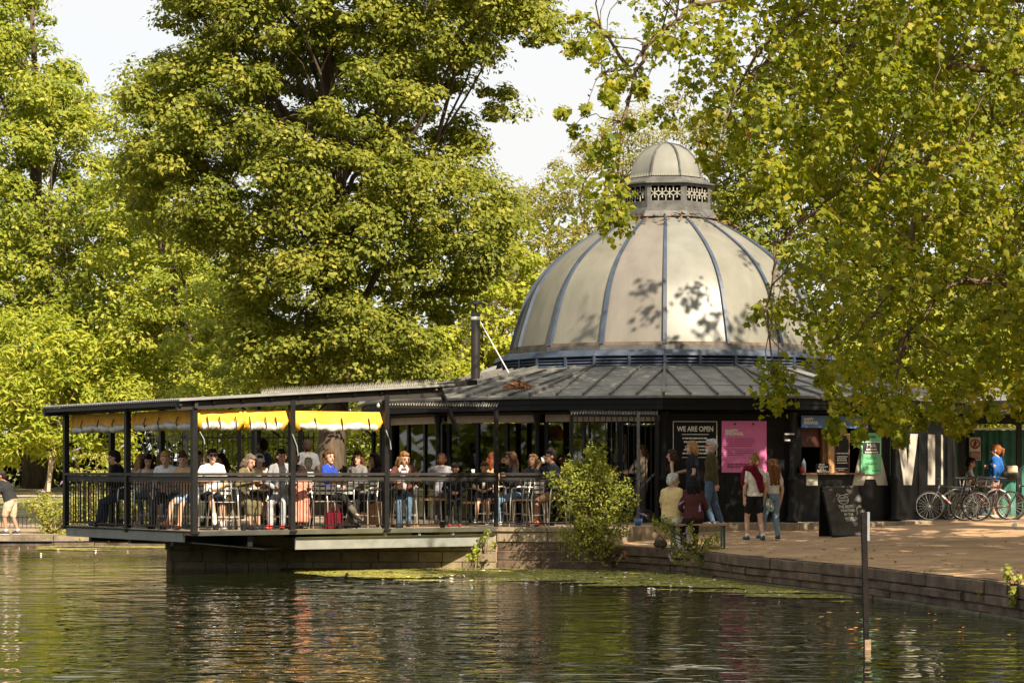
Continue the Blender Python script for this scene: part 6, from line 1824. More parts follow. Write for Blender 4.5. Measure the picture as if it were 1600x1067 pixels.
# ------------------------------------------------------------------ bicycles
def bicycle(loc, rz, lab, frame_col, lean_=0.0, basket=False, guard=None, tyre=(.012, .012, .012), flat=False, bars='flat'):
    t_ = thing('bicycle', lab, 'bicycle', (0, 0, 0), 0, 'bicycles parked beside the pavilion')
    m = mat('bike_paint_%.2f_%.2f_%.2f' % frame_col, frame_col, rough=.3, var=.05, coat=.5)
    r_ = .335; wb_ = 1.02
    mt = mat('tyre_%.2f_%.2f' % tyre[:2], tyre, rough=.7)
    for cx in (0, wb_):
        w = MB(); w.torus((cx, 0, r_), (0, 1, 0), r_ - .019, .019, 36, 8); wh = part('wheel', w, mt, t_, True)
        b = MB(); b.torus((cx, 0, r_), (0, 1, 0), r_ - .040, .008, 36, 6); part('rim', b, mat('grey_rim', (.30, .29, .28), rough=.4, metal=.6), wh, True)
        b = MB()
        for k in range(20):
            a = 2 * PI * k / 20; b.tube([(cx, (.025 if k % 2 else -.025), r_), (cx + math.cos(a) * (r_ - .05), 0, r_ + math.sin(a) * (r_ - .05))], .0015, 3, False)
        part('spokes', b, M_silver, wh)
        b = MB(); b.tube([(cx, -.04, r_), (cx, .04, r_)], .022, 8); part('hub', b, M_silver, wh)
        if guard:
            b = MB(); b.tube([(cx + math.cos(a) * (r_ + .03), 0, r_ + math.sin(a) * (r_ + .03)) for a in [R(10 + 16 * k) for k in range(10)]], .018, 6); part('mudguard', b, guard, t_, True)
    bb, st, hd_, hl = Vector((.43, 0, .27)), Vector((.28, 0, .80)), Vector((.80, 0, .78)), Vector((.84, 0, .66))
    fr_ = MB()
    fr_.tube([bb, st], .016, 8); fr_.tube([st + Vector((.01, 0, -.05)), hd_], .016, 8); fr_.tube([bb, hl], .019, 8); fr_.tube([hd_ + Vector((-.005, 0, .03)), hl], .02, 8)
    for s in (-.05, .05):
        fr_.tube([bb + Vector((0, s * .5, 0)), (0, s, r_)], .010, 6); fr_.tube([st + Vector((.01, s * .4, -.06)), (0, s, r_)], .009, 6)
    part('frame', fr_, m, t_, True)
    fk = MB()
    for s in (-.05, .05): fk.tube([hl + Vector((0, s * .8, 0)), Vector((.93, s, .5)), (wb_, s, r_)], [.015, .013, .009], 6)
    part('fork', fk, m, t_, True)
    b = MB(); b.tube([st, st + Vector((-.03, 0, .13))], .012, 8); part('seat_post', b, M_silver, t_)
    b = MB(); b.ball((.21, 0, .945), (.13, .07, .03), 12, 6); b.ball((.34, 0, .95), (.07, .025, .02), 8, 5); part('saddle', b, M_strap, t_, True)
    b = MB(); b.tube([hd_ + Vector((0, 0, .02)), hd_ + Vector((-.03, 0, .16)), hd_ + Vector((.04, 0, .18))], .013, 8); part('stem', b, M_strap, t_)
    b = MB()
    if bars == 'flat': b.tube([(.80, -.29, .97), (.84, -.12, .965), (.84, .12, .965), (.80, .29, .97)], .012, 8)
    else:
        for s in (-1, 1): b.tube([(.84, 0, .965), (.85, s * .19, .965), (.93, s * .20, .95), (.94, s * .2, .87), (.86, s * .21, .84)], .012, 8)
    part('handlebar', b, M_strap, t_, True)
    b = MB(); b.torus(bb, (0, 1, 0), .085, .006, 20, 4); b.tube([bb + Vector((0, -.03, 0)), bb + Vector((0, -.06, 0)), bb + Vector((.09, -.07, -.13))], .008, 6); b.tube([bb + Vector((0, .03, 0)), bb + Vector((0, .06, 0)), bb + Vector((-.09, .07, .13))], .008, 6); part('chainset', b, M_cupola, t_)
    for s, q in ((-1, Vector((.09, -.10, -.14))), (1, Vector((-.09, .10, .12)))): part('pedal', MB().box(bb + q, (.09, .06, .02)), M_strap, t_)
    if basket:
        b = MB(); x0, x1, w, z0, z1 = .90, 1.16, .17, .74, .98
        for z in (z0, (z0 + z1) / 2, z1): b.tube([(x0, -w, z), (x1, -w, z), (x1, w, z), (x0, w, z), (x0, -w, z)], .007, 5)
        for k in range(9):
            for s in (-w, w): b.tube([(x0 + (x1 - x0) * k / 8, s, z0), (x0 + (x1 - x0) * k / 8, s, z1)], .006, 4)
            for xx in (x0, x1): b.tube([(xx, -w + 2 * w * k / 8, z0), (xx, -w + 2 * w * k / 8, z1)], .006, 4)
        b.box(((x0 + x1) / 2, 0, z0), (x1 - x0, 2 * w, .01)); part('basket', b, M_strap, t_)
    t_.location = loc; t_.rotation_euler = (R(lean_), 0, R(rz))
    return t_
def bk(px, Y, z=.775): return (xat(px, Y), Y, z)
bicycle(bk(1526, 54.5), 176, 'grey bicycle with red and white down tube leaning at the front of the row', (.07, .065, .065), 9)
bicycle(bk(1580, 54.9), 172, 'red and black road bicycle second in the row', (.06, .010, .012), 6, bars='drop')
bicycle(bk(1560, 55.4), 140, 'dark bicycle with pale mudguards under the woman in blue', (.04, .04, .045), -5, guard=M_white)
bicycle(bk(1483, 55.3), 35, 'black bicycle with front basket near the letter I', (.03, .03, .03), 5, basket=True)
bicycle(bk(1650, 55.4), 170, 'green tyred bicycle at the right edge of the row', (.05, .05, .05), -6, tyre=(.05, .10, .02))
bicycle(bk(1496, 56.3), 20, 'black bicycle at the back of the row by the canopy post', (.05, .045, .04), 4)
# red-white stickers on the front bicycle's down tube
front_bike = [o for o in bpy.data.objects if o.name == 'bicycle'][0]
for i, (k0, k1, m) in enumerate(((.30, .42, M_text_w), (.44, .56, MATS['sign_red']), (.58, .78, M_text_w))):
    bb, hl = Vector((.43, 0, .27)), Vector((.84, 0, .66))
    o = part('frame_sticker', MB().tube([bb.lerp(hl, k0), bb.lerp(hl, k1)], .0205, 8), m); o.parent = front_bike
# handbag and tote of the woman in blue
hb_ = thing('handbag', 'black and cream handbag hanging at the side of the woman in blue', 'bag', (xat(1580, 56.6), 56.6, 1.35))
x, y = xat(1579, 56.6), 56.6; zc_ = ZC + (HY - 741) / F_PX * 56.6
b = MB(); b.ball((x, y, zc_), (.20, .09, .14), 12, 8); part('bag_body', b, M_strap, hb_, True)
b = MB(); b.box((x + .03, y - .02, zc_ + .11), (.24, .15, .18), .2); part('cream_pouch', b, mat('cream_canvas', (.50, .40, .26), rough=.8), hb_, bevel=.03)
b = MB(); b.tube([(x - .12, y, zc_ + .1), (x - .18, y + .05, zc_ + .40), (x - .06, y + .08, zc_ + .1)], .012, 6); part('bag_strap', b, M_strap, hb_)
# racket carried by the girl
rk = thing('racket', 'green and white badminton racket carried by the girl in jeans', 'racket', at(1197, 790, 47.45))
b = MB(); c = at(1203, 789, 47.42); n_ = Vector((.75, -.6, .25)).normalized()
b.torus(c, n_, .12, .009, 28, 6); part('head_frame', b, mat('green_white_frame', (.25, .5, .3), rough=.4, var=.5, vscale=9), rk, True)
b = MB(); up_ = Vector((0, 0, 1)) - n_ * n_.z; up_.normalize(); sd_ = n_.cross(up_)
for k in range(-4, 5):
    h_ = math.sqrt(.118 ** 2 - (k * .026) ** 2); b.tube([c + sd_ * k * .026 - up_ * h_, c + sd_ * k * .026 + up_ * h_], .0016, 3, False); b.tube([c + up_ * k * .026 - sd_ * h_, c + up_ * k * .026 + sd_ * h_], .0016, 3, False)
part('strings', b, M_paper, rk)
b = MB(); b.tube([c + up_ * .12 - sd_ * .03, at(1195, 762, 47.5)], .011, 8); part('shaft', b, M_strap, rk)
# mallard-like dark duck on the water
dk_ = thing('duck', 'small dark duck on the water below the deck', 'duck', (xat(532, 42.6), 42.6, -.02))
b = MB(); c = dk_.location
b.ball(c + Vector((0, 0, .05)), (.16, .08, .075), 12, 8); b.ball(c + Vector((-.15, 0, .09)), (.06, .04, .03), 8, 6); b.tube([c + Vector((.11, 0, .07)), c + Vector((.16, 0, .15)), c + Vector((.17, 0, .19))], [.05, .032, .034], 10); b.ball(c + Vector((.18, 0, .20)), (.045, .036, .036), 10, 7)
o = part('body', b, mat('dark_feather', (.008, .007, .006), rough=.8, spec=.1), dk_, True); REM2 = o
b = MB(); b.tube([c + Vector((.215, 0, .195)), c + Vector((.265, 0, .185))], [.016, .010], 6); part('bill', b, mat('bill_grey', (.15, .12, .06), rough=.5), dk_, True)
dk_.scale = (.62, .62, .62)
# ------------------------------------------------------------------ vegetation
from mathutils import noise as mnoise
L_lime = leaf_mat('lime_leaf', (0.080, 0.112, 0.013), (0.208, 0.226, 0.027), (0.38, 0.345, 0.055), 0.42)
L_bright = leaf_mat('bright_leaf', (0.115, 0.16, 0.018), (0.272, 0.305, 0.034), (0.44, 0.41, 0.065), 0.42)
L_sap = leaf_mat('sapling_leaf', (0.15, 0.21, 0.018), (0.31, 0.35, 0.032), (0.46, 0.44, 0.065), 0.45)
L_olive = leaf_mat('olive_leaf', (0.105, 0.115, 0.026), (0.24, 0.228, 0.048), (0.41, 0.335, 0.09), 0.42)
L_plane = leaf_mat('plane_leaf', (0.10, 0.14, 0.012), (0.25, 0.275, 0.024), (0.46, 0.40, 0.05), 0.55, 0.4)
L_bush = leaf_mat('bush_leaf', (0.10, 0.13, 0.016), (0.25, 0.265, 0.036), (0.46, 0.42, 0.10), 0.42)
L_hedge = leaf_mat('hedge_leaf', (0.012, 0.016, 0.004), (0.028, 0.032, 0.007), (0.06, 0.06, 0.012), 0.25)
M_bark = mat('bark', (0.055, 0.036, 0.022), rough=0.95, var=0.4, vscale=6, bump=1.0, bscale=14, stretch=(1, 1, 0.25), col2=(0.085, 0.06, 0.038))
M_twig = mat('pale_twig', (0.13, 0.085, 0.05), rough=0.9, var=0.3, vscale=9)
M_pale_bark = mat('pale_bark', (0.22, 0.16, 0.10), rough=0.9, var=0.3, vscale=6, bump=.5, stretch=(1, 1, .3))

def unit(a): return a / np.maximum(np.linalg.norm(a, axis=1, keepdims=True), 1e-9)
LOBED = np.array([(0.0, -.50), (.16, -.30), (.46, -.26), (.34, -.02), (.52, .20), (.22, .20), (0.0, .56), (-.22, .20), (-.52, .20), (-.34, -.02), (-.46, -.26), (-.16, -.30)])
DIAMOND = np.array([(0.0, -.5), (.30, -.05), (0.0, .5), (-.30, -.05)])
SLIM = np.array([(0.0, -.5), (.15, -.05), (0.0, .5), (-.15, -.05)])
def leaves(name, c, n, s, tint, m, parent, shape=DIAMOND, droop=0.3, rng=RNG, label=None, curl=1.0):
    N = len(c); n = unit(n)
    r_ = rng.normal(size=(N, 3)); r_[:, 2] -= droop
    a = unit(r_ - n * np.sum(r_ * n, 1, keepdims=True)); b = np.cross(n, a)
    K = len(shape)
    sx, sy = shape[:, 0], shape[:, 1]
    fold = (-np.abs(sx) * 0.35 - (sy ** 2) * .25) * curl
    v = c[:, None, :] + s[:, None, None] * (b[:, None, :] * sx[None, :, None] + a[:, None, :] * sy[None, :, None] + n[:, None, :] * fold[None, :, None])
    if parent is not None: v = v - np.array(root_of(parent).location)[None, None, :]
    me = bpy.data.meshes.new(name)
    me.vertices.add(N * K); me.vertices.foreach_set('co', v.reshape(-1).astype(np.float32))
    me.loops.add(N * K); me.loops.foreach_set('vertex_index', np.arange(N * K, dtype=np.int32))
    me.polygons.add(N); me.polygons.foreach_set('loop_start', np.arange(0, N * K, K, dtype=np.int32))
    me.update(calc_edges=True)
    at_ = me.attributes.new('tint', 'FLOAT', 'FACE'); at_.data.foreach_set('value', np.clip(tint, 0, 1).astype(np.float32))
    me.materials.append(m)
    o = bpy.data.objects.new(name, me); COL.objects.link(o); o.parent = parent
    if label: o['label'] = label
    return o
def inside(P, x, y):
    P = np.asarray(P, float); r_ = np.zeros(len(x), bool); j = len(P) - 1
    for i in range(len(P)):
        xi, yi, xj, yj = P[i, 0], P[i, 1], P[j, 0], P[j, 1]
        k = ((yi > y) != (yj > y)) & (x < (xj - xi) * (y - yi) / (yj - yi + 1e-12) + xi)
        r_ ^= k; j = i
    return r_
def edge_dist(P, x, y):
    P = np.asarray(P, float); d = np.full(len(x), 1e9)
    for i in range(len(P)):
        a, b = P[i - 1], P[i]; ab = b - a
        k = np.clip(((x - a[0]) * ab[0] + (y - a[1]) * ab[1]) / (ab @ ab + 1e-9), 0, 1)
        d = np.minimum(d, np.hypot(x - a[0] - ab[0] * k, y - a[1] - ab[1] * k))
    return d
def crown_points(poly, Y, depth, per_m2, rng, taper=2.5):
    """clump centres filling a rounded crown whose outline at distance Y is the given photo outline"""
    sc = F_PX / Y
    P = np.asarray(poly, float); lo, hi = P.min(0), P.max(0)
    area_box = (hi[0] - lo[0]) * (hi[1] - lo[1]) / sc ** 2
    n = int(area_box * per_m2)
    x = rng.uniform(lo[0], hi[0], n); y = rng.uniform(lo[1], hi[1], n)
    k = inside(poly, x, y); x, y = x[k], y[k]
    d = edge_dist(poly, x, y) / sc
    t = np.clip(d / taper, 0, 1); th = depth * np.sqrt(np.maximum(t * (2 - t), 0.02))
    u = rng.uniform(-1, 1, len(x)); u = np.sign(u) * np.abs(u) ** 0.6
    yy = Y + u * th
    # hollows between the boughs: fewer clumps in the near half where a slow noise is low
    hol = np.array([mnoise.noise((a / sc * .42, b_ / sc * .55, Y)) for a, b_ in zip(x, y)])
    k = (u > -.1) | (hol > -.30)
    x, y, yy, d = x[k], y[k], yy[k], d[k]
    # keep the outline as seen from the eye while giving the clump its own distance
    return np.stack([(x - CX) / F_PX * yy, yy, ZC + (HY - y) / F_PX * yy], 1), d
def clump_leaves(C, rad, per, size, rng, flat=0.55, tint0=0.45, tint_sd=0.22):
    n = len(C); tot = n * per
    rr = (rad * rng.uniform(.45, 1.45, n)).repeat(per)[:, None]
    d = unit(rng.normal(size=(tot, 3)))
    r_ = rng.uniform(0.15, 1, tot)[:, None] ** 0.55
    off = d * r_ * rr; off[:, 2] *= flat
    off[:, 2] -= 0.22 * (off[:, 0] ** 2 + off[:, 1] ** 2) / rr[:, 0]     # the spray droops at its rim
    c = C.repeat(per, 0) + off
    nrm = d * 0.75 + np.array([0.15, -0.25, 0.60]) + rng.normal(size=(tot, 3)) * 0.30
    ct = (rng.normal(0, 0.08, n) + .16 * np.array([mnoise.noise(tuple(q * .35)) for q in C])).repeat(per)
    tint = np.clip(rng.normal(tint0, tint_sd, tot) + ct, 0, 1)
    yl = rng.uniform(size=tot) < 0.03
    tint[yl] = 1.0
    s = size * rng.uniform(.4, 1.4, tot)
    return c, nrm, s, tint
def bent(p, q, rng, sag=0.0, n=5, amp=0.06):
    p, q = np.asarray(p, float), np.asarray(q, float); L = np.linalg.norm(q - p)
    out = []
    for i in range(n + 1):
        t = i / n; w = p + (q - p) * t
        if 0 < i < n: w = w + rng.normal(size=3) * amp * L * 0.5 + np.array([0, 0, sag * L * math.sin(PI * t)])
        out.append(tuple(w))
    return out
def tree(name, label, base, r0, poly, Y, depth, per_m2, clump_r, per, leaf, lmat, bark, seed, group=None, limbs=26, trunk_top=None, fork=0.35, tint0=.45, taper=2.5, extra_clumps=None, visible_twigs=60, shape=DIAMOND, flat=.55, limb_r=0.30, cat='tree'):
    rng = np.random.default_rng(seed)
    t_ = thing(name, label, cat, base, 0, group)
    C, d = crown_points(poly, Y, depth, per_m2, rng, taper)
    if extra_clumps is not None: C = np.concatenate([C, extra_clumps])
    c, n_, s, ti = clump_leaves(C, clump_r, per, leaf, rng, flat, tint0)
    leaves('crown', c, n_, s, ti, lmat, t_, shape, rng=rng)
    top = np.asarray(trunk_top if trunk_top is not None else (np.mean(C[:, 0]), np.mean(C[:, 1]), np.percentile(C[:, 2], 85)))
    b = MB(); tr_ = bent(base, top, rng, 0, 8, .02)
    tr_[0] = tuple(base)
    b.tube(tr_, [r0 * 1.25] + [r0 * (1 - .85 * (i / 8)) for i in range(1, 9)], 12)
    tr_ = np.array(tr_)
    for k in range(limbs):
        q = C[rng.integers(len(C))]
        f_ = rng.uniform(fork, .9); i = min(7, int(f_ * 8)); p = tr_[i] + (tr_[i + 1] - tr_[i]) * (f_ * 8 - i)
        pts = bent(p, q, rng, .06, 6, .05); rr = r0 * limb_r * (1.1 - f_)
        b.tube(pts, [rr * (1 - .85 * j / 6) + .008 for j in range(7)], 6, False)
        for m_ in range(visible_twigs // limbs):
            near = C[np.argsort(np.sum((C - q) ** 2, 1))[rng.integers(1, 14)]]
            b.tube(bent(pts[rng.integers(3, 6)], near, rng, .05, 4, .06), [rr * .3 + .006, rr * .24 + .006, rr * .18 + .005, .008, .005], 5, False)
    part('trunk', b, bark, t_, smooth=True)
    return t_

# --- the big lime behind the deck
lime = [(255, -260), (262, -40), (258, 10), (268, 42), (300, 48), (296, 66), (262, 80), (212, 106), (190, 150), (205, 200), (192, 250), (215, 320), (250, 352), (300, 372), (340, 380), (362, 430), (372, 500), (366, 570), (392, 608), (470, 612), (560, 606), (640, 600), (690, 575), (680, 540), (712, 500), (740, 450), (790, 400), (808, 330), (786, 290), (742, 262), (756, 232), (738, 208), (760, 185), (815, 160), (798, 138), (768, 120), (776, 70), (800, 52), (866, 74), (868, 30), (850, 0), (880, -60), (800, -260)]
tree('lime_tree', 'huge lime tree rising behind the deck with layered yellow green foliage', (xat(518, 62.4), 62.4, .6), .40, lime, 63.5, 4.4, 15, .62, 200, .135, L_lime, M_bark, 1, None, 40, (xat(515, 63.5), 63.5, 15.5), .28, visible_twigs=160)
# --- bright plane trees far left
left = [(-140, -200), (40, -200), (48, -20), (78, 40), (75, 80), (120, 110), (150, 160), (155, 210), (150, 250), (175, 240), (230, 300), (260, 360), (330, 400), (380, 450), (400, 560), (300, 640), (100, 650), (-140, 660)]
tree('plane_tree', 'tall bright green plane tree filling the left edge', (xat(60, 101), 101, 1.2), .55, left, 100, 5.5, 6.4, .95, 170, .20, L_bright, M_bark, 2, 'park trees behind the cafe', 26, None, .3, taper=4)
left2 = [(150, 640), (148, 250), (165, 170), (200, 120), (228, 100), (260, 110), (300, 200), (330, 330), (390, 400), (420, 540), (400, 660), (250, 690)]
tree('slender_tree', 'slender tree with thin pale branches between the plane tree and the lime', (xat(325, 92), 92, 1.0), .22, left2, 92, 3.0, 4.6, .8, 130, .175, L_bright, M_bark, 3, 'park trees behind the cafe', 24, (xat(235, 92), 92, 13.5), .3, tint0=.5)
# dense lower tree in the gap right of the sapling
mid = [(240, 700), (255, 560), (285, 490), (330, 420), (392, 440), (420, 500), (430, 600), (560, 610), (700, 540), (740, 600), (740, 700), (500, 740)]
tree('understorey_tree', 'low broad tree of bright foliage seen under the lime crown', (xat(420, 78), 78, .7), .25, mid, 78, 3.0, 7, .7, 130, .145, L_bright, M_bark, 4, 'park trees behind the cafe', 20, None, .2, tint0=.42)
# --- sapling with a stake on the far lawn
sap = [(-60, 520), (10, 492), (70, 482), (110, 490), (150, 510), (205, 540), (235, 600), (232, 690), (190, 725), (150, 700), (110, 715), (60, 700), (20, 722), (-60, 700)]
tree('young_tree', 'staked young tree with drooping light green leaves on the lawn', (xat(72, 92), 92, lawn_z(92)), .11, sap, 92, 2.2, 8, .55, 70, .22, L_sap, M_pale_bark, 5, None, 16, (xat(105, 92), 92, 6.5), .35, tint0=.55, taper=1.5, shape=SLIM * np.array([1.3, 1.25]), flat=.9)
stk = thing('tree_stake', 'pale wooden stake supporting the young tree', 'stake', (xat(79, 91.6), 91.6, lawn_z(91.6)))
part('stake', MB().bar(at(76, 768, 91.6), at(80, 700, 91.6), .12, .12, (0, 1, 0)), M_path, stk); part('tie', MB().bar(at(70, 703, 91.5), at(82, 703, 91.5), .1, .06), M_strap, stk)
# --- trees right of the lime and behind the dome
ol = [(690, 700), (700, 560), (730, 470), (770, 400), (790, 320), (812, 268), (850, 268), (880, 240), (930, 200), (990, 170), (1080, 150), (1160, 140), (1200, 220), (1210, 420), (1100, 560), (900, 640), (800, 700)]
tree('olive_green_tree', 'fine leaved olive green tree rising behind the left of the dome', (xat(860, 80), 80, .9), .35, ol, 80, 3.5, 7.5, .75, 150, .135, L_olive, M_bark, 6, 'park trees behind the cafe', 30, None, .25, tint0=.48, shape=SLIM * np.array([1.35, 1]))
yl = [(660, 640), (672, 560), (700, 500), (735, 440), (770, 380), (800, 340), (820, 380), (850, 420), (830, 520), (790, 600), (760, 640)]
tree('yellowing_shrub', 'yellow green tall shrub between the stove flue and the dome', (xat(740, 71), 71, .8), .14, yl, 71, 1.6, 10, .5, 90, .15, L_sap, M_bark, 7, 'park trees behind the cafe', 14, None, .2, tint0=.6)
rt = [(1080, 700), (1090, 420), (1130, 200), (1200, 100), (1300, 40), (1500, -20), (1720, -60), (1720, 720), (1400, 720)]
tree('dark_tree', 'dark dense tree behind the right of the pavilion', (xat(1380, 76), 76, .9), .45, rt, 76, 3.5, 5.0, .85, 100, .20, L_lime, M_bark, 8, 'park trees behind the cafe', 30, None, .2, tint0=.30)
rt2 = [(1280, 640), (1300, 540), (1330, 500), (1400, 470), (1500, 490), (1600, 520), (1640, 640), (1500, 690)]
tree('sunlit_shrub', 'sunlit yellowish shrub glimpsed through the hanging plane branches', (xat(1420, 68), 68, .9), .15, rt2, 68, 1.5, 8, .5, 80, .15, L_sap, M_bark, 9, 'park trees behind the cafe', 12, None, .2, tint0=.55)
# far dark hedge and wood closing the view
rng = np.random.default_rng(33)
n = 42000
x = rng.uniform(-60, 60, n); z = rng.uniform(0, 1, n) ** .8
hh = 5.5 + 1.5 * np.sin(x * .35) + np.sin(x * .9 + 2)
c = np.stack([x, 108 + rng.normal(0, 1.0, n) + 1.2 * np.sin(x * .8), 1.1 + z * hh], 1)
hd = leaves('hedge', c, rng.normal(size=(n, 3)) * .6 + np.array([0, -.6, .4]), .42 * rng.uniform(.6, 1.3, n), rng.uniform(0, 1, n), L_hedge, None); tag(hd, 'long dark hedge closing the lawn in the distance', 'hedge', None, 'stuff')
n = 60000
x = rng.uniform(-80, 80, n); z = rng.uniform(0, 1, n)
hh = 11 + 3.0 * np.sin(x * .21 + 1) + 1.6 * np.sin(x * .63)
c = np.stack([x, 122 + rng.normal(0, 2.2, n), 1.0 + z * hh], 1)
hd = leaves('distant_wood', c, rng.normal(size=(n, 3)) * .6 + np.array([0, -.3, .6]), .55 * rng.uniform(.6, 1.3, n), rng.normal(.3, .2, n), L_lime, None); tag(hd, 'mass of park trees far behind the cafe', 'trees', None, 'stuff')

# --- the great plane tree whose branches hang in from the right
fore = [(858, 210), (864, 172), (898, 130), (908, 96), (886, 66), (874, 48), (902, 20), (915, -8), (925, -200), (2600, -400), (2600, 900), (1700, 700), (1600, 655), (1560, 640), (1528, 652), (1500, 672), (1470, 655), (1430, 672), (1398, 690), (1380, 668), (1340, 676), (1318, 690), (1302, 692), (1283, 668), (1292, 640), (1300, 610), (1268, 585), (1230, 570), (1214, 560), (1200, 535), (1182, 540), (1172, 520), (1150, 500), (1152, 485), (1180, 455), (1176, 420), (1158, 405), (1160, 385), (1190, 362), (1196, 330), (1180, 300), (1150, 288), (1110, 275), (1085, 250), (1060, 240), (1050, 205), (1000, 195), (978, 200), (975, 170), (1002, 130), (960, 150), (930, 170), (905, 200), (880, 208)]
spray2 = [(930, 210), (972, 205), (985, 270), (975, 330), (962, 352), (948, 345), (946, 300), (938, 250)]
rng = np.random.default_rng(77)
fp = thing('great_plane_tree', 'great plane tree whose leafy branches hang in from the upper right', 'tree', (13.4, 45.5, .75))
Cs = []
def fore_pts(poly, n, y0, y1):
    P = np.array(poly); lo, hi = P.min(0), P.max(0)
    x = rng.uniform(lo[0], hi[0], n); y = rng.uniform(lo[1], hi[1], n); k = inside(poly, x, y); x, y = x[k], y[k]
    Y = rng.uniform(y0, y1, len(x)); return np.stack([(x - CX) / F_PX * Y, Y, ZC + (HY - y) / F_PX * Y], 1), x, y
c1, px_, py_ = fore_pts(fore, 6200, 40.5, 49.0)
d1 = edge_dist(fore, px_, py_)
thin = np.clip((px_ - 900) / 330, 0.16, 1.0)        # the boughs thin out to the left
thin *= np.where(py_ < 60, 1.15, 1.0)
thin *= np.where((px_ < 1300) & (py_ > 300) & (py_ < 575), np.clip((px_ - 1150) / 300, .08, 1), 1.0)      # thin sprays across the dome
thin = np.where((px_ < 1010) & (py_ < 215), np.maximum(thin, .42), thin)
thin *= np.where((px_ < 1180) & (px_ > 1010) & (py_ > 120), .6, 1.0)
keep = (rng.uniform(size=len(c1)) < thin) & (px_ < 1720)
kk = (57 - c1[:, 1]) / -sun_dir.y; xs, zs = c1[:, 0] - kk * sun_dir.x, c1[:, 2] - kk * sun_dir.z
kk = (55 - c1[:, 1]) / -sun_dir.y; xs2, zs2 = c1[:, 0] - kk * sun_dir.x, c1[:, 2] - kk * sun_dir.z
keep &= ~((py_ < 110) & (px_ > 1060) & (((xs > -.8) & (xs < 7.2) & (zs > 4.2) & (zs < 10.8)) | ((xs2 > -.5) & (xs2 < 7) & (zs2 > 4.4) & (zs2 < 8)))) | (rng.uniform(size=len(c1)) < .12)
Cs.append(c1[keep]); Rs = [np.clip(d1[keep] / 32, .42, 1)]
c2, _, _ = fore_pts(spray2, 70, 42, 43.5); Cs.append(c2[:15])
s3 = [(1196, 570), (1222, 575), (1228, 620), (1210, 640), (1196, 615)]
c2, _, _ = fore_pts(s3, 40, 42, 43.0); Cs.append(c2[:8])
# unseen rest of the crown over the promenade, stretched and thinned for its shade
n = 7000
u = unit(rng.normal(size=(n, 3))) * (rng.uniform(0.25, 1, n)[:, None] ** .45)
o3 = np.array([14.0, 36.5, 10.4]) + u * np.array([9.5, 16.0, 6.0])
ppx = CX + o3[:, 0] / o3[:, 1] * F_PX; ppy = HY - (o3[:, 2] - ZC) / o3[:, 1] * F_PX
ok = ((ppx > 1690) | (ppy < -70)) & (o3[:, 2] > 3.4) & (ppx > 940)
sd3 = np.array(sun_dir)
land = o3[:, 1] - (o3[:, 2] - .6) * sd3[1] / sd3[2]      # where its shade falls
ok &= (land < 46.5) | (rng.uniform(size=n) < .08)
kk = (57 - o3[:, 1]) / -sd3[1]; xs, zs = o3[:, 0] - kk * sd3[0], o3[:, 2] - kk * sd3[2]
ok &= ~((xs > -.5) & (xs < 7) & (zs > 4.5) & (zs < 10.5)) | (rng.uniform(size=n) < .03)      # the dome stays mostly in the sun
def spray(C, rs, per, rad, size, shape, curl, name):
    dn = unit(rng.normal(size=(len(C) * per, 3)))
    off = dn * (rng.uniform(.1, 1, len(dn))[:, None] ** .6) * rad * rs.repeat(per)[:, None]; off[:, 2] = off[:, 2] * 1.15 - .08
    c = C.repeat(per, 0) + off
    nrm = dn * .5 + np.array([.22, -.40, .50]) + rng.normal(size=c.shape) * .40
    tint = np.clip(rng.normal(.45, .2, len(c)) + rng.normal(0, .13, len(C)).repeat(per), 0, 1); tint[rng.uniform(size=len(c)) < .03] = 1
    leaves(name, c, nrm, size * rng.uniform(.45, 1.35, len(c)), tint, L_plane, fp, shape, droop=1.7, rng=rng, curl=curl)
C = np.concatenate(Cs); rs = np.ones(len(C)); rs[:len(Rs[0])] = Rs[0]
spray(C, rs, 19, .36, .136, LOBED, 1.9, 'crown')
spray(C, rs, 15, .36, .125, DIAMOND * np.array([1.6, 1]), 1.6, 'crown')
spray(o3[ok], np.ones(ok.sum()), 13, .42, .24, DIAMOND * np.array([1.4, 1]), 1.2, 'unseen_shade_crown')
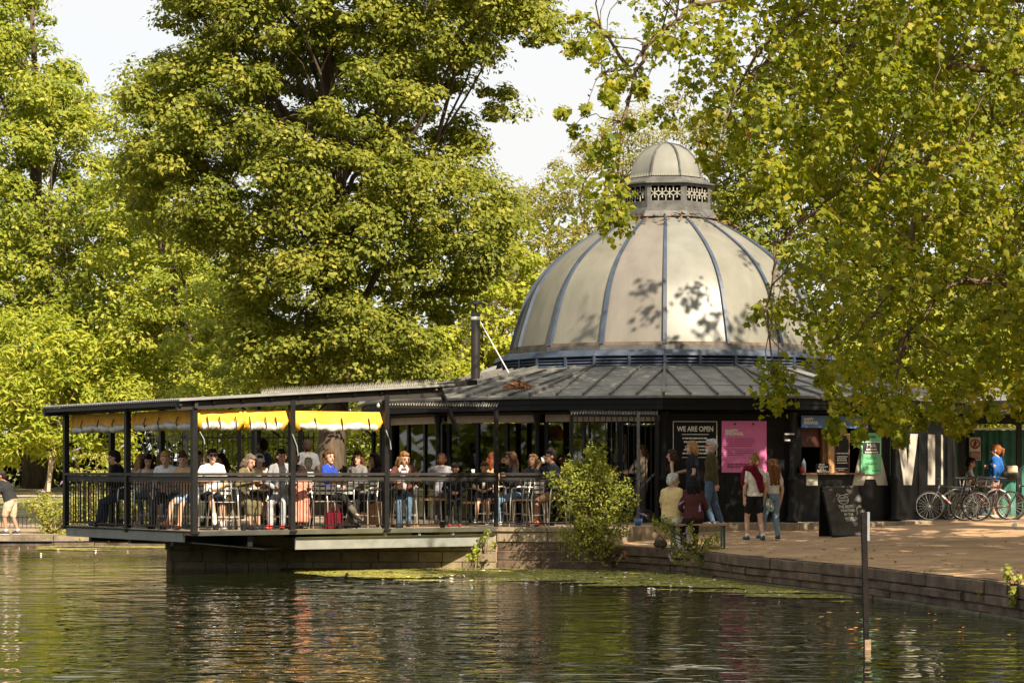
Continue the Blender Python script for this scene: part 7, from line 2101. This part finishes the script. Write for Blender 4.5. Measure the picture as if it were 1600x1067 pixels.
# rusty withered leaves
k = rng.choice(len(C), 260); cc = C[k].repeat(3, 0) + rng.normal(size=(780, 3)) * .14
leaves('withered_leaves', cc, rng.normal(size=cc.shape), .11 * rng.uniform(.6, 1.2, len(cc)), rng.uniform(0, 1, len(cc)), leaf_mat('withered_leaf', (.10, .03, .01), (.20, .07, .02), (.28, .12, .04), .3), fp, SLIM * np.array([1.8, 1]), droop=.9, rng=rng)
b = MB()
trunk = [(13.4, 45.5, .6), (13.35, 45.4, 3), (13.2, 45.0, 6), (13.0, 44.5, 9.5), (12.6, 44, 13)]
b.tube(trunk, [.62, .5, .42, .34, .2], 14)
part('trunk', b, M_pale_bark, fp, smooth=True)
boughs = [[at(1760, 330, 44.5), at(1590, 180, 44), at(1470, 235, 43.6), at(1400, 270, 43.4), at(1310, 300, 43.2), at(1250, 345, 43)],
          [at(1740, 120, 45), at(1480, 100, 45), at(1345, 30, 45), at(1322, 90, 44.6), at(1290, 160, 44.3)],
          [at(1700, -60, 44), at(1330, -40, 44), at(1080, 8, 43.6), at(1010, 70, 43.4), at(985, 105, 43.2), at(930, 125, 43)],
          [at(1010, 70, 43.4), at(996, 110, 43.2), at(970, 190, 43), at(962, 290, 43), at(960, 350, 43)],
          [at(1765, 420, 44.2), at(1610, 360, 43.8), at(1500, 330, 43.5), at(1425, 350, 43.3), at(1420, 410, 43.2), at(1380, 470, 43), at(1340, 520, 42.9)],
          [at(1770, 560, 43.5), at(1640, 520, 43), at(1560, 430, 42.8), at(1480, 445, 42.6), at(1420, 520, 42.5), at(1400, 600, 42.5)],
          [at(1330, -40, 44), at(1200, 60, 43.6), at(1150, 150, 43.4), at(1130, 210, 43.3)], [at(985, 105, 43.2), at(950, 60, 43), at(920, 30, 42.9)],
          [at(1345, 30, 45), at(1240, 40, 44.6), at(1180, 120, 44.2), at(1170, 220, 44)], [at(1250, 345, 43), at(1215, 380, 42.9), at(1200, 480, 42.8), at(1210, 600, 42.6)]]
for pts in boughs:
    fine = []
    for p, q in zip(pts, pts[1:]):
        for j in range(3): fine.append(p.lerp(q, j / 3) + Vector(rng.normal(size=3) * .035))
    b = MB(); fine.append(pts[-1]); n_ = len(fine); r0 = (.085 if pts[0].z < 9.2 else .05) if pts[0].x > 9 else .035
    b.tube(fine, [r0 * (1 - .85 * i / (n_ - 1)) + .006 for i in range(n_)], 7, False)
    part('bough', b, M_twig, fp, smooth=True)
b = MB()
bp_ = np.array([p for pts in boughs for p in [a.lerp(c_, t) for a, c_ in zip(pts, pts[1:]) for t in (0, .33, .66)]])
vis = C
for q in vis[rng.choice(len(vis), 620, replace=False)]:
    dd = np.sum((bp_ - q) ** 2, 1); p = bp_[np.argsort(dd)[rng.integers(0, 4)]]
    if np.linalg.norm(p - q) > 2.6:
        p = q + np.array([rng.uniform(.1, .5), rng.uniform(-.3, .3), rng.uniform(.6, 1.1)])
    b.tube(bent(p, q, rng, .12, 5, .07), [.016, .013, .011, .009, .007, .005], 5, False)
tw_ = part('twigs', b, M_twig, fp, smooth=True); tw_['kind'] = 'stuff'
for q in ((9, 41, 9), (14, 36, 9), (17, 44, 10), (10, 49, 10), (15, 50, 9), (7.5, 46, 11), (11, 34, 8)):
    p = (13.1, 44.8, 6 + q[2] * .15); pts = bent(p, q, rng, .1, 6, .04)
    part('limb', MB().tube(pts, [.2 * (1 - .8 * i / 6) + .02 for i in range(7)], 8, False), M_pale_bark, fp, smooth=True)

# --- the round bush growing out of the bank wall, and smaller plants
def shrub(name, label, blobs, per_m, leaf, lmat, seed, base, stems=14, shape=DIAMOND, tint0=.5, cat='bush', group=None, flowers=None, upright=0, sprigs=0, sprig_len=.4):
    rng = np.random.default_rng(seed)
    t_ = thing(name, label, cat, base, 0, group)
    allc, alln = [], []
    for (cx, cy, cz_, rx, ry, rz) in blobs:
        n = int(per_m * rx * rz * 4)
        d = unit(rng.normal(size=(n, 3))); r_ = rng.uniform(.1, 1, n)[:, None] ** .5
        lump = 1 + .22 * np.sin(d[:, :1] * 7 + d[:, 2:] * 5 + seed) + .15 * np.sin(d[:, 2:] * 13)
        allc.append(np.array([cx, cy, cz_]) + d * r_ * lump * np.array([rx, ry, rz])); alln.append(d)
    for i in range(sprigs):
        bi = blobs[rng.integers(len(blobs))]; d0 = rng.normal(size=3); d0[2] = abs(d0[2]) * 1.3 + .1; d0 /= np.linalg.norm(d0)
        p0 = np.array(bi[:3]) + d0 * np.array(bi[3:]) * .8; L_ = sprig_len * rng.uniform(.4, 1.2); m_ = int(14 + 20 * L_)
        tt = rng.uniform(0, 1, m_)[:, None]; dr = d0 * .6 + np.array([0, 0, .5]) + rng.normal(size=3) * .25
        allc.append(p0 + dr * tt * L_ + np.array([0, 0, -.25]) * tt ** 2 * L_ + rng.normal(size=(m_, 3)) * .028); alln.append(rng.normal(size=(m_, 3)))
    c = np.concatenate(allc); d = np.concatenate(alln)
    leaves('foliage', c, d * .6 + np.array([.1, -.3, .5]) + rng.normal(size=c.shape) * .5, leaf * rng.uniform(.6, 1.3, len(c)), rng.normal(tint0, .24, len(c)), lmat, t_, shape, droop=-.2, rng=rng)
    b = MB()
    for i in range(stems):
        q = c[rng.integers(len(c))]; b.tube(bent((base[0] + rng.normal() * .05, base[1] + rng.normal() * .05, base[2]), q, rng, .05, 4, .05), [.016, .012, .009, .006, .004], 5, False)
    part('stem', b, M_twig, t_, smooth=True)
    if flowers:
        for i, (p, q) in enumerate(flowers):
            p, q = Vector(p), Vector(q); f_ = MB()
            for k in range(16):
                w = p.lerp(q, k / 15); f_.ball(w + Vector(rng.normal(size=3) * .006), .020 * (1 - .6 * k / 15), 5, 4)
            part('flower_spike', f_, mat('lilac_flower', (.30, .22, .36), rough=.8, var=.3), t_)
    return t_
def bl(px, py, Y, rpx, rpy, ry=None):
    p = at(px, py, Y); s = Y / F_PX; return (p.x, p.y, p.z, rpx * s, (ry or rpx * s), rpy * s)
Yb_ = 46.3
shrub('round_bush', 'large light green bush growing out of the bank wall in the centre', [bl(920, 806, Yb_, 52, 66), bl(922, 765, Yb_, 48, 40), bl(927, 745, Yb_, 28, 26), bl(905, 846, Yb_, 34, 30), bl(950, 840, Yb_, 30, 34), bl(890, 765, Yb_, 28, 36), bl(955, 775, Yb_, 26, 36), bl(930, 730, Yb_, 14, 24), bl(896, 748, Yb_, 10, 18), bl(975, 800, Yb_, 18, 40)], 560, .058, L_bush, 41, (xat(918, 46.6), 46.6, .4), 70, tint0=.42, sprigs=260, sprig_len=.25)
Yc = 43.6
shrub('buddleia_bush', 'straggly bush with lilac flower spikes in front of the wooden bench', [bl(1085, 850, Yc, 24, 30), bl(1062, 872, Yc, 18, 18), bl(1100, 868, Yc, 22, 22), bl(1050, 835, Yc, 18, 16), bl(1120, 856, Yc, 12, 10), bl(1030, 826, Yc, 18, 7)], 260, .075, L_bush, 42, (xat(1090, 43.8), 43.8, .42), 40, SLIM * np.array([1.5, 1.2]), .42, sprigs=22, sprig_len=.2,
      flowers=[(at(1073, 832, Yc), at(1073, 822, Yc)), (at(1046, 868, Yc), at(1048, 876, Yc)), (at(1010, 806, Yc), at(1000, 801, Yc)), (at(1060, 788, Yc), at(1068, 783, Yc)), (at(1068, 860, Yc), at(1066, 852, Yc)), (at(1094, 798, Yc), at(1093, 788, Yc))])
Yr = 30.6
shrub('bank_weed', 'young weed with mint green leaves on the bank wall at the right edge', [bl(1575, 895, Yr, 10, 14), bl(1592, 905, Yr, 10, 10), bl(1585, 925, Yr, 9, 14), bl(1582, 940, Yr, 6, 10)], 1300, .07, L_bush, 43, (xat(1585, 30.7), 30.7, .30), 8, tint0=.6, cat='plant')
shrub('wall_fern', 'pale green weed hanging from the dark stone wall', [bl(1530, 927, 31.8, 5, 8), bl(1530, 940, 31.8, 4, 7)], 1200, .05, L_bush, 44, (xat(1530, 31.9), 31.9, .30), 4, tint0=.4, cat='plant')
shrub('water_sapling', 'small bright plant rising from the water left of the terrace wall', [bl(738, 868, 47.0, 13, 10), bl(745, 858, 47.0, 8, 8)], 900, .075, L_sap, 45, (xat(738, 47), 47.0, 0), 5, tint0=.5, cat='plant')
shrub('deck_weed', 'leafy weed growing up over the pale steel beam', [bl(755, 842, 47.3, 12, 8), bl(762, 832, 47.3, 6, 8), bl(772, 850, 47.3, 8, 8)], 800, .07, L_bush, 46, (xat(760, 47.3), 47.3, .3), 6, tint0=.35, cat='plant')
shrub('kerb_tuft', 'low green grass tuft on the promenade edge', [bl(1455, 891, 34.2, 14, 3)], 2200, .035, L_bush, 47, (xat(1455, 34.2), 34.2, .46), 4, SLIM, .4, cat='plant')
shrub('stone_weed', 'thin weed on the bank wall right of the buddleia', [bl(1140, 880, 42.0, 4, 12)], 1300, .06, L_bush, 48, (xat(1140, 42), 42.0, .2), 4, tint0=.4, cat='plant')
Yl = 64.0
shrub('shore_bush', 'dry yellow green bush on the left shore beside the railing', [bl(80, 800, Yl, 36, 30), bl(55, 790, Yl, 26, 18), bl(110, 790, Yl, 24, 26), bl(75, 825, Yl, 20, 16), bl(130, 800, Yl, 30, 26), bl(165, 790, Yl, 24, 34), bl(70, 775, Yl, 12, 12)], 560, .085, L_bush, 49, (xat(80, 64), 64.0, lawn_z(64)), 30, SLIM * np.array([1.5, 1.1]), .62)
shrub('shore_bush', 'tangled green shrubs behind the left end of the deck', [bl(190, 790, 65, 34, 36), bl(225, 785, 65.5, 34, 34), bl(265, 800, 66, 34, 30), bl(140, 770, 65, 26, 26)], 420, .10, L_bush, 50, (xat(210, 65.5), 65.5, lawn_z(65)), 24, SLIM * np.array([1.5, 1.1]), .5)
shrub('tall_buddleia', 'tall buddleia sprays with fading flower heads behind the railing', [bl(145, 712, 64.5, 40, 6), bl(175, 722, 64.5, 36, 6), bl(120, 735, 64.5, 26, 5), bl(160, 740, 64.5, 40, 10), bl(185, 704, 64.5, 14, 4)], 520, .085, L_bush, 51, (xat(160, 64.5), 64.5, lawn_z(64)), 26, SLIM * np.array([1.4, 1.2]), .7,
      flowers=[(at(125, 700, 64.4), at(112, 705, 64.4)), (at(190, 697, 64.4), at(200, 693, 64.4)), (at(70, 768, 64.4), at(60, 766, 64.4)), (at(98, 752, 64.4), at(94, 757, 64.4))])
shrub('ground_ivy', 'low creeping plants at the water edge under the deck end', [bl(130, 838, 63.2, 40, 8), bl(170, 842, 63.1, 40, 7), bl(105, 832, 63.3, 22, 8), bl(215, 845, 63.1, 24, 5)], 900, .07, L_bush, 52, (xat(140, 63.2), 63.2, .26), 10, tint0=.55, cat='plant')
shrub('red_weed', 'small weed with reddish leaves at the foot of the round bush', [bl(975, 868, 46.0, 9, 12)], 900, .07, leaf_mat('reddish_leaf', (.10, .05, .02), (.24, .10, .05), (.40, .22, .14), .3), 53, (xat(975, 46), 46.0, .2), 4, cat='plant')

# the park wood on the other shores of the lake, beside and behind the viewer (seen mirrored in the panes)
n = 36000
an = rng.uniform(R(25), R(335), n); rad = 95 + rng.normal(0, 3, n) + 8 * np.sin(an * 3)
zz = rng.uniform(0, 1, n); hh = 10 + 3 * np.sin(an * 17) + 1.5 * np.sin(an * 41)
c = np.stack([np.sin(an) * rad * 1.15, 25 + np.cos(an) * rad, .3 + zz * hh], 1)
hd = leaves('shore_wood', c, rng.normal(size=(n, 3)) * .7 + np.array([0, 0, .5]), 1.35 * rng.uniform(.6, 1.3, n), rng.normal(.35, .2, n), L_lime, None); tag(hd, 'park trees along the other shores of the lake', 'trees', None, 'stuff')
b = MB()
for i in range(72):
    a0, a1 = R(25 + 310 * i / 72), R(25 + 310 * (i + 1) / 72)
    b.hexa([(math.sin(a) * r_ * 1.15, 25 + math.cos(a) * r_, z) for z in (-.3, .5) for a, r_ in ((a0, 86), (a1, 86), (a1, 140), (a0, 140))])
struct('far_shore', b, M_grass, 'grassy shore round the rest of the lake')
# leaves blown over the promenade
n = 420
s_ = rng.uniform(0, BANK_L * .92, n); pts = []
for q in s_:
    p = poly_at(BANK, q); d = abs(rng.normal(0, 4)) + .3; w = Vector((p.x + d * .95, p.y + d * .25 * rng.uniform(-1, 2), 0))
    pts.append((w.x, w.y, ground_z(w.x, w.y) + .022))
o = leaves('fallen_leaves', np.array(pts), np.array([0, 0, 1.0]) + rng.normal(size=(n, 3)) * .25, .085 * rng.uniform(.5, 1.2, n), rng.uniform(0, 1, n), leaf_mat('fallen_leaf', (.12, .06, .02), (.26, .15, .05), (.40, .30, .08), .2), None, SLIM * np.array([1.9, 1])); tag(o, 'dry fallen leaves scattered over the brown promenade', 'leaves', None, 'stuff')
# --- duckweed and floating litter
M_weed = mat('duckweed', (0.31, 0.295, 0.05), rough=0.85, var=0.25, vscale=5, bump=.4, bscale=60, col2=(0.38, 0.34, 0.07))
b = MB(); rr = random.Random(12)
def weed_edge(px):          # photo rows of the near edge of the mat
    pts = [(440, 889), (520, 900), (640, 906), (760, 906), (860, 914), (960, 914), (1080, 922), (1200, 930), (1330, 940)]
    for (a, ya), (c_, yc) in zip(pts, pts[1:]):
        if a <= px <= c_: return ya + (yc - ya) * (px - a) / (c_ - a)
    return 0
for i in range(52000):
    px = rr.uniform(440, 1330)
    Y = rr.uniform(35.0, 48.5)
    py = HY + ZC / Y * F_PX
    e = weed_edge(px)
    if py > e + 5: continue
    X = xat(px, Y)
    nv_ = mnoise.noise((X * .7, Y * 1.1, 0)) + .6 * mnoise.noise((X * 1.6, Y * 3.4, 4))
    if nv_ < -.50 + max(0, (py - e + 9) / 12) * .85: continue
    s = rr.uniform(.018, .048); a0 = rr.uniform(0, 6)
    k = len(b.v)
    for q in range(5):
        a = a0 + q * PI * .4; b.v.append((X + math.cos(a) * s * rr.uniform(.8, 1.3), Y + math.sin(a) * s * 1.5, .006 + .0006 * (i % 9)))
    b.f.append(tuple(range(k, k + 5)))
for i in range(4200):       # thin drifts by the far left shore
    px = rr.uniform(60, 262); Y = rr.uniform(58.6, 62.3); X = xat(px, Y)
    if mnoise.noise((X * .5, Y * 1.3, 9)) < .02: continue
    s = rr.uniform(.03, .07); k = len(b.v)
    for q in range(6): b.v.append((X + math.cos(q * PI / 3) * s * 1.4, Y + math.sin(q * PI / 3) * s, .006 + .0006 * (i % 9)))
    b.f.append(tuple(range(k, k + 6)))
o = part('duckweed', b, M_weed); tag(o, 'yellow green duckweed drifting along the bank wall', 'duckweed', None, 'stuff')
b = MB()
for i in range(420):
    if i < 330: px = rr.uniform(560, 1340); Y = rr.uniform(36.5, 46.5)
    else:
        if i > 338: continue
        px = rr.uniform(0, 262); Y = rr.uniform(52, 62)
    py = HY + ZC / Y * F_PX
    if i < 330 and py > weed_edge(px) + 4: continue
    X = xat(px, Y); h = rr.uniform(.004, .02); w = rr.uniform(.010, .035); a = rr.uniform(0, PI); tl = rr.uniform(-.05, .05)
    u = Vector((math.cos(a) * w, math.sin(a) * w, 0)); p = Vector((X, Y, .008))
    b.add([p - u, p + u, p + u * .6 + Vector((tl, 0, h)), p - u * .6 + Vector((tl, 0, h * .8))], [(0, 1, 2, 3)])
o = part('feathers', b, M_paper); tag(o, 'white feathers and scraps floating on the water', 'litter', None, 'stuff')
b = MB()
for i in range(170):
    px = rr.uniform(700, 1600); Y = rr.uniform(27, 42); 
    if xat(px, Y) > poly_at(BANK, BANK_L * .5).x + 1.2: continue
    if HY + ZC / Y * F_PX < weed_edge(px): continue
    if bank_dist(xat(px, Y), Y) > 2.6: continue
    X = xat(px, Y); s = rr.uniform(.02, .06); a = rr.uniform(0, 6); k = len(b.v)
    for q, r_ in enumerate((1, .6, 1.1, .55)): b.v.append((X + math.cos(a + q * PI / 2) * s * r_, Y + math.sin(a + q * PI / 2) * s * r_, .012 + rr.uniform(0, .014)))
    b.f.append((k, k + 1, k + 2, k + 3))
o = part('floating_leaves', b, mat('fallen_orange_leaf', (.30, .13, .03), rough=.7, var=.4, vscale=9)); tag(o, 'fallen orange leaves floating near the bank wall', 'leaves', None, 'stuff')
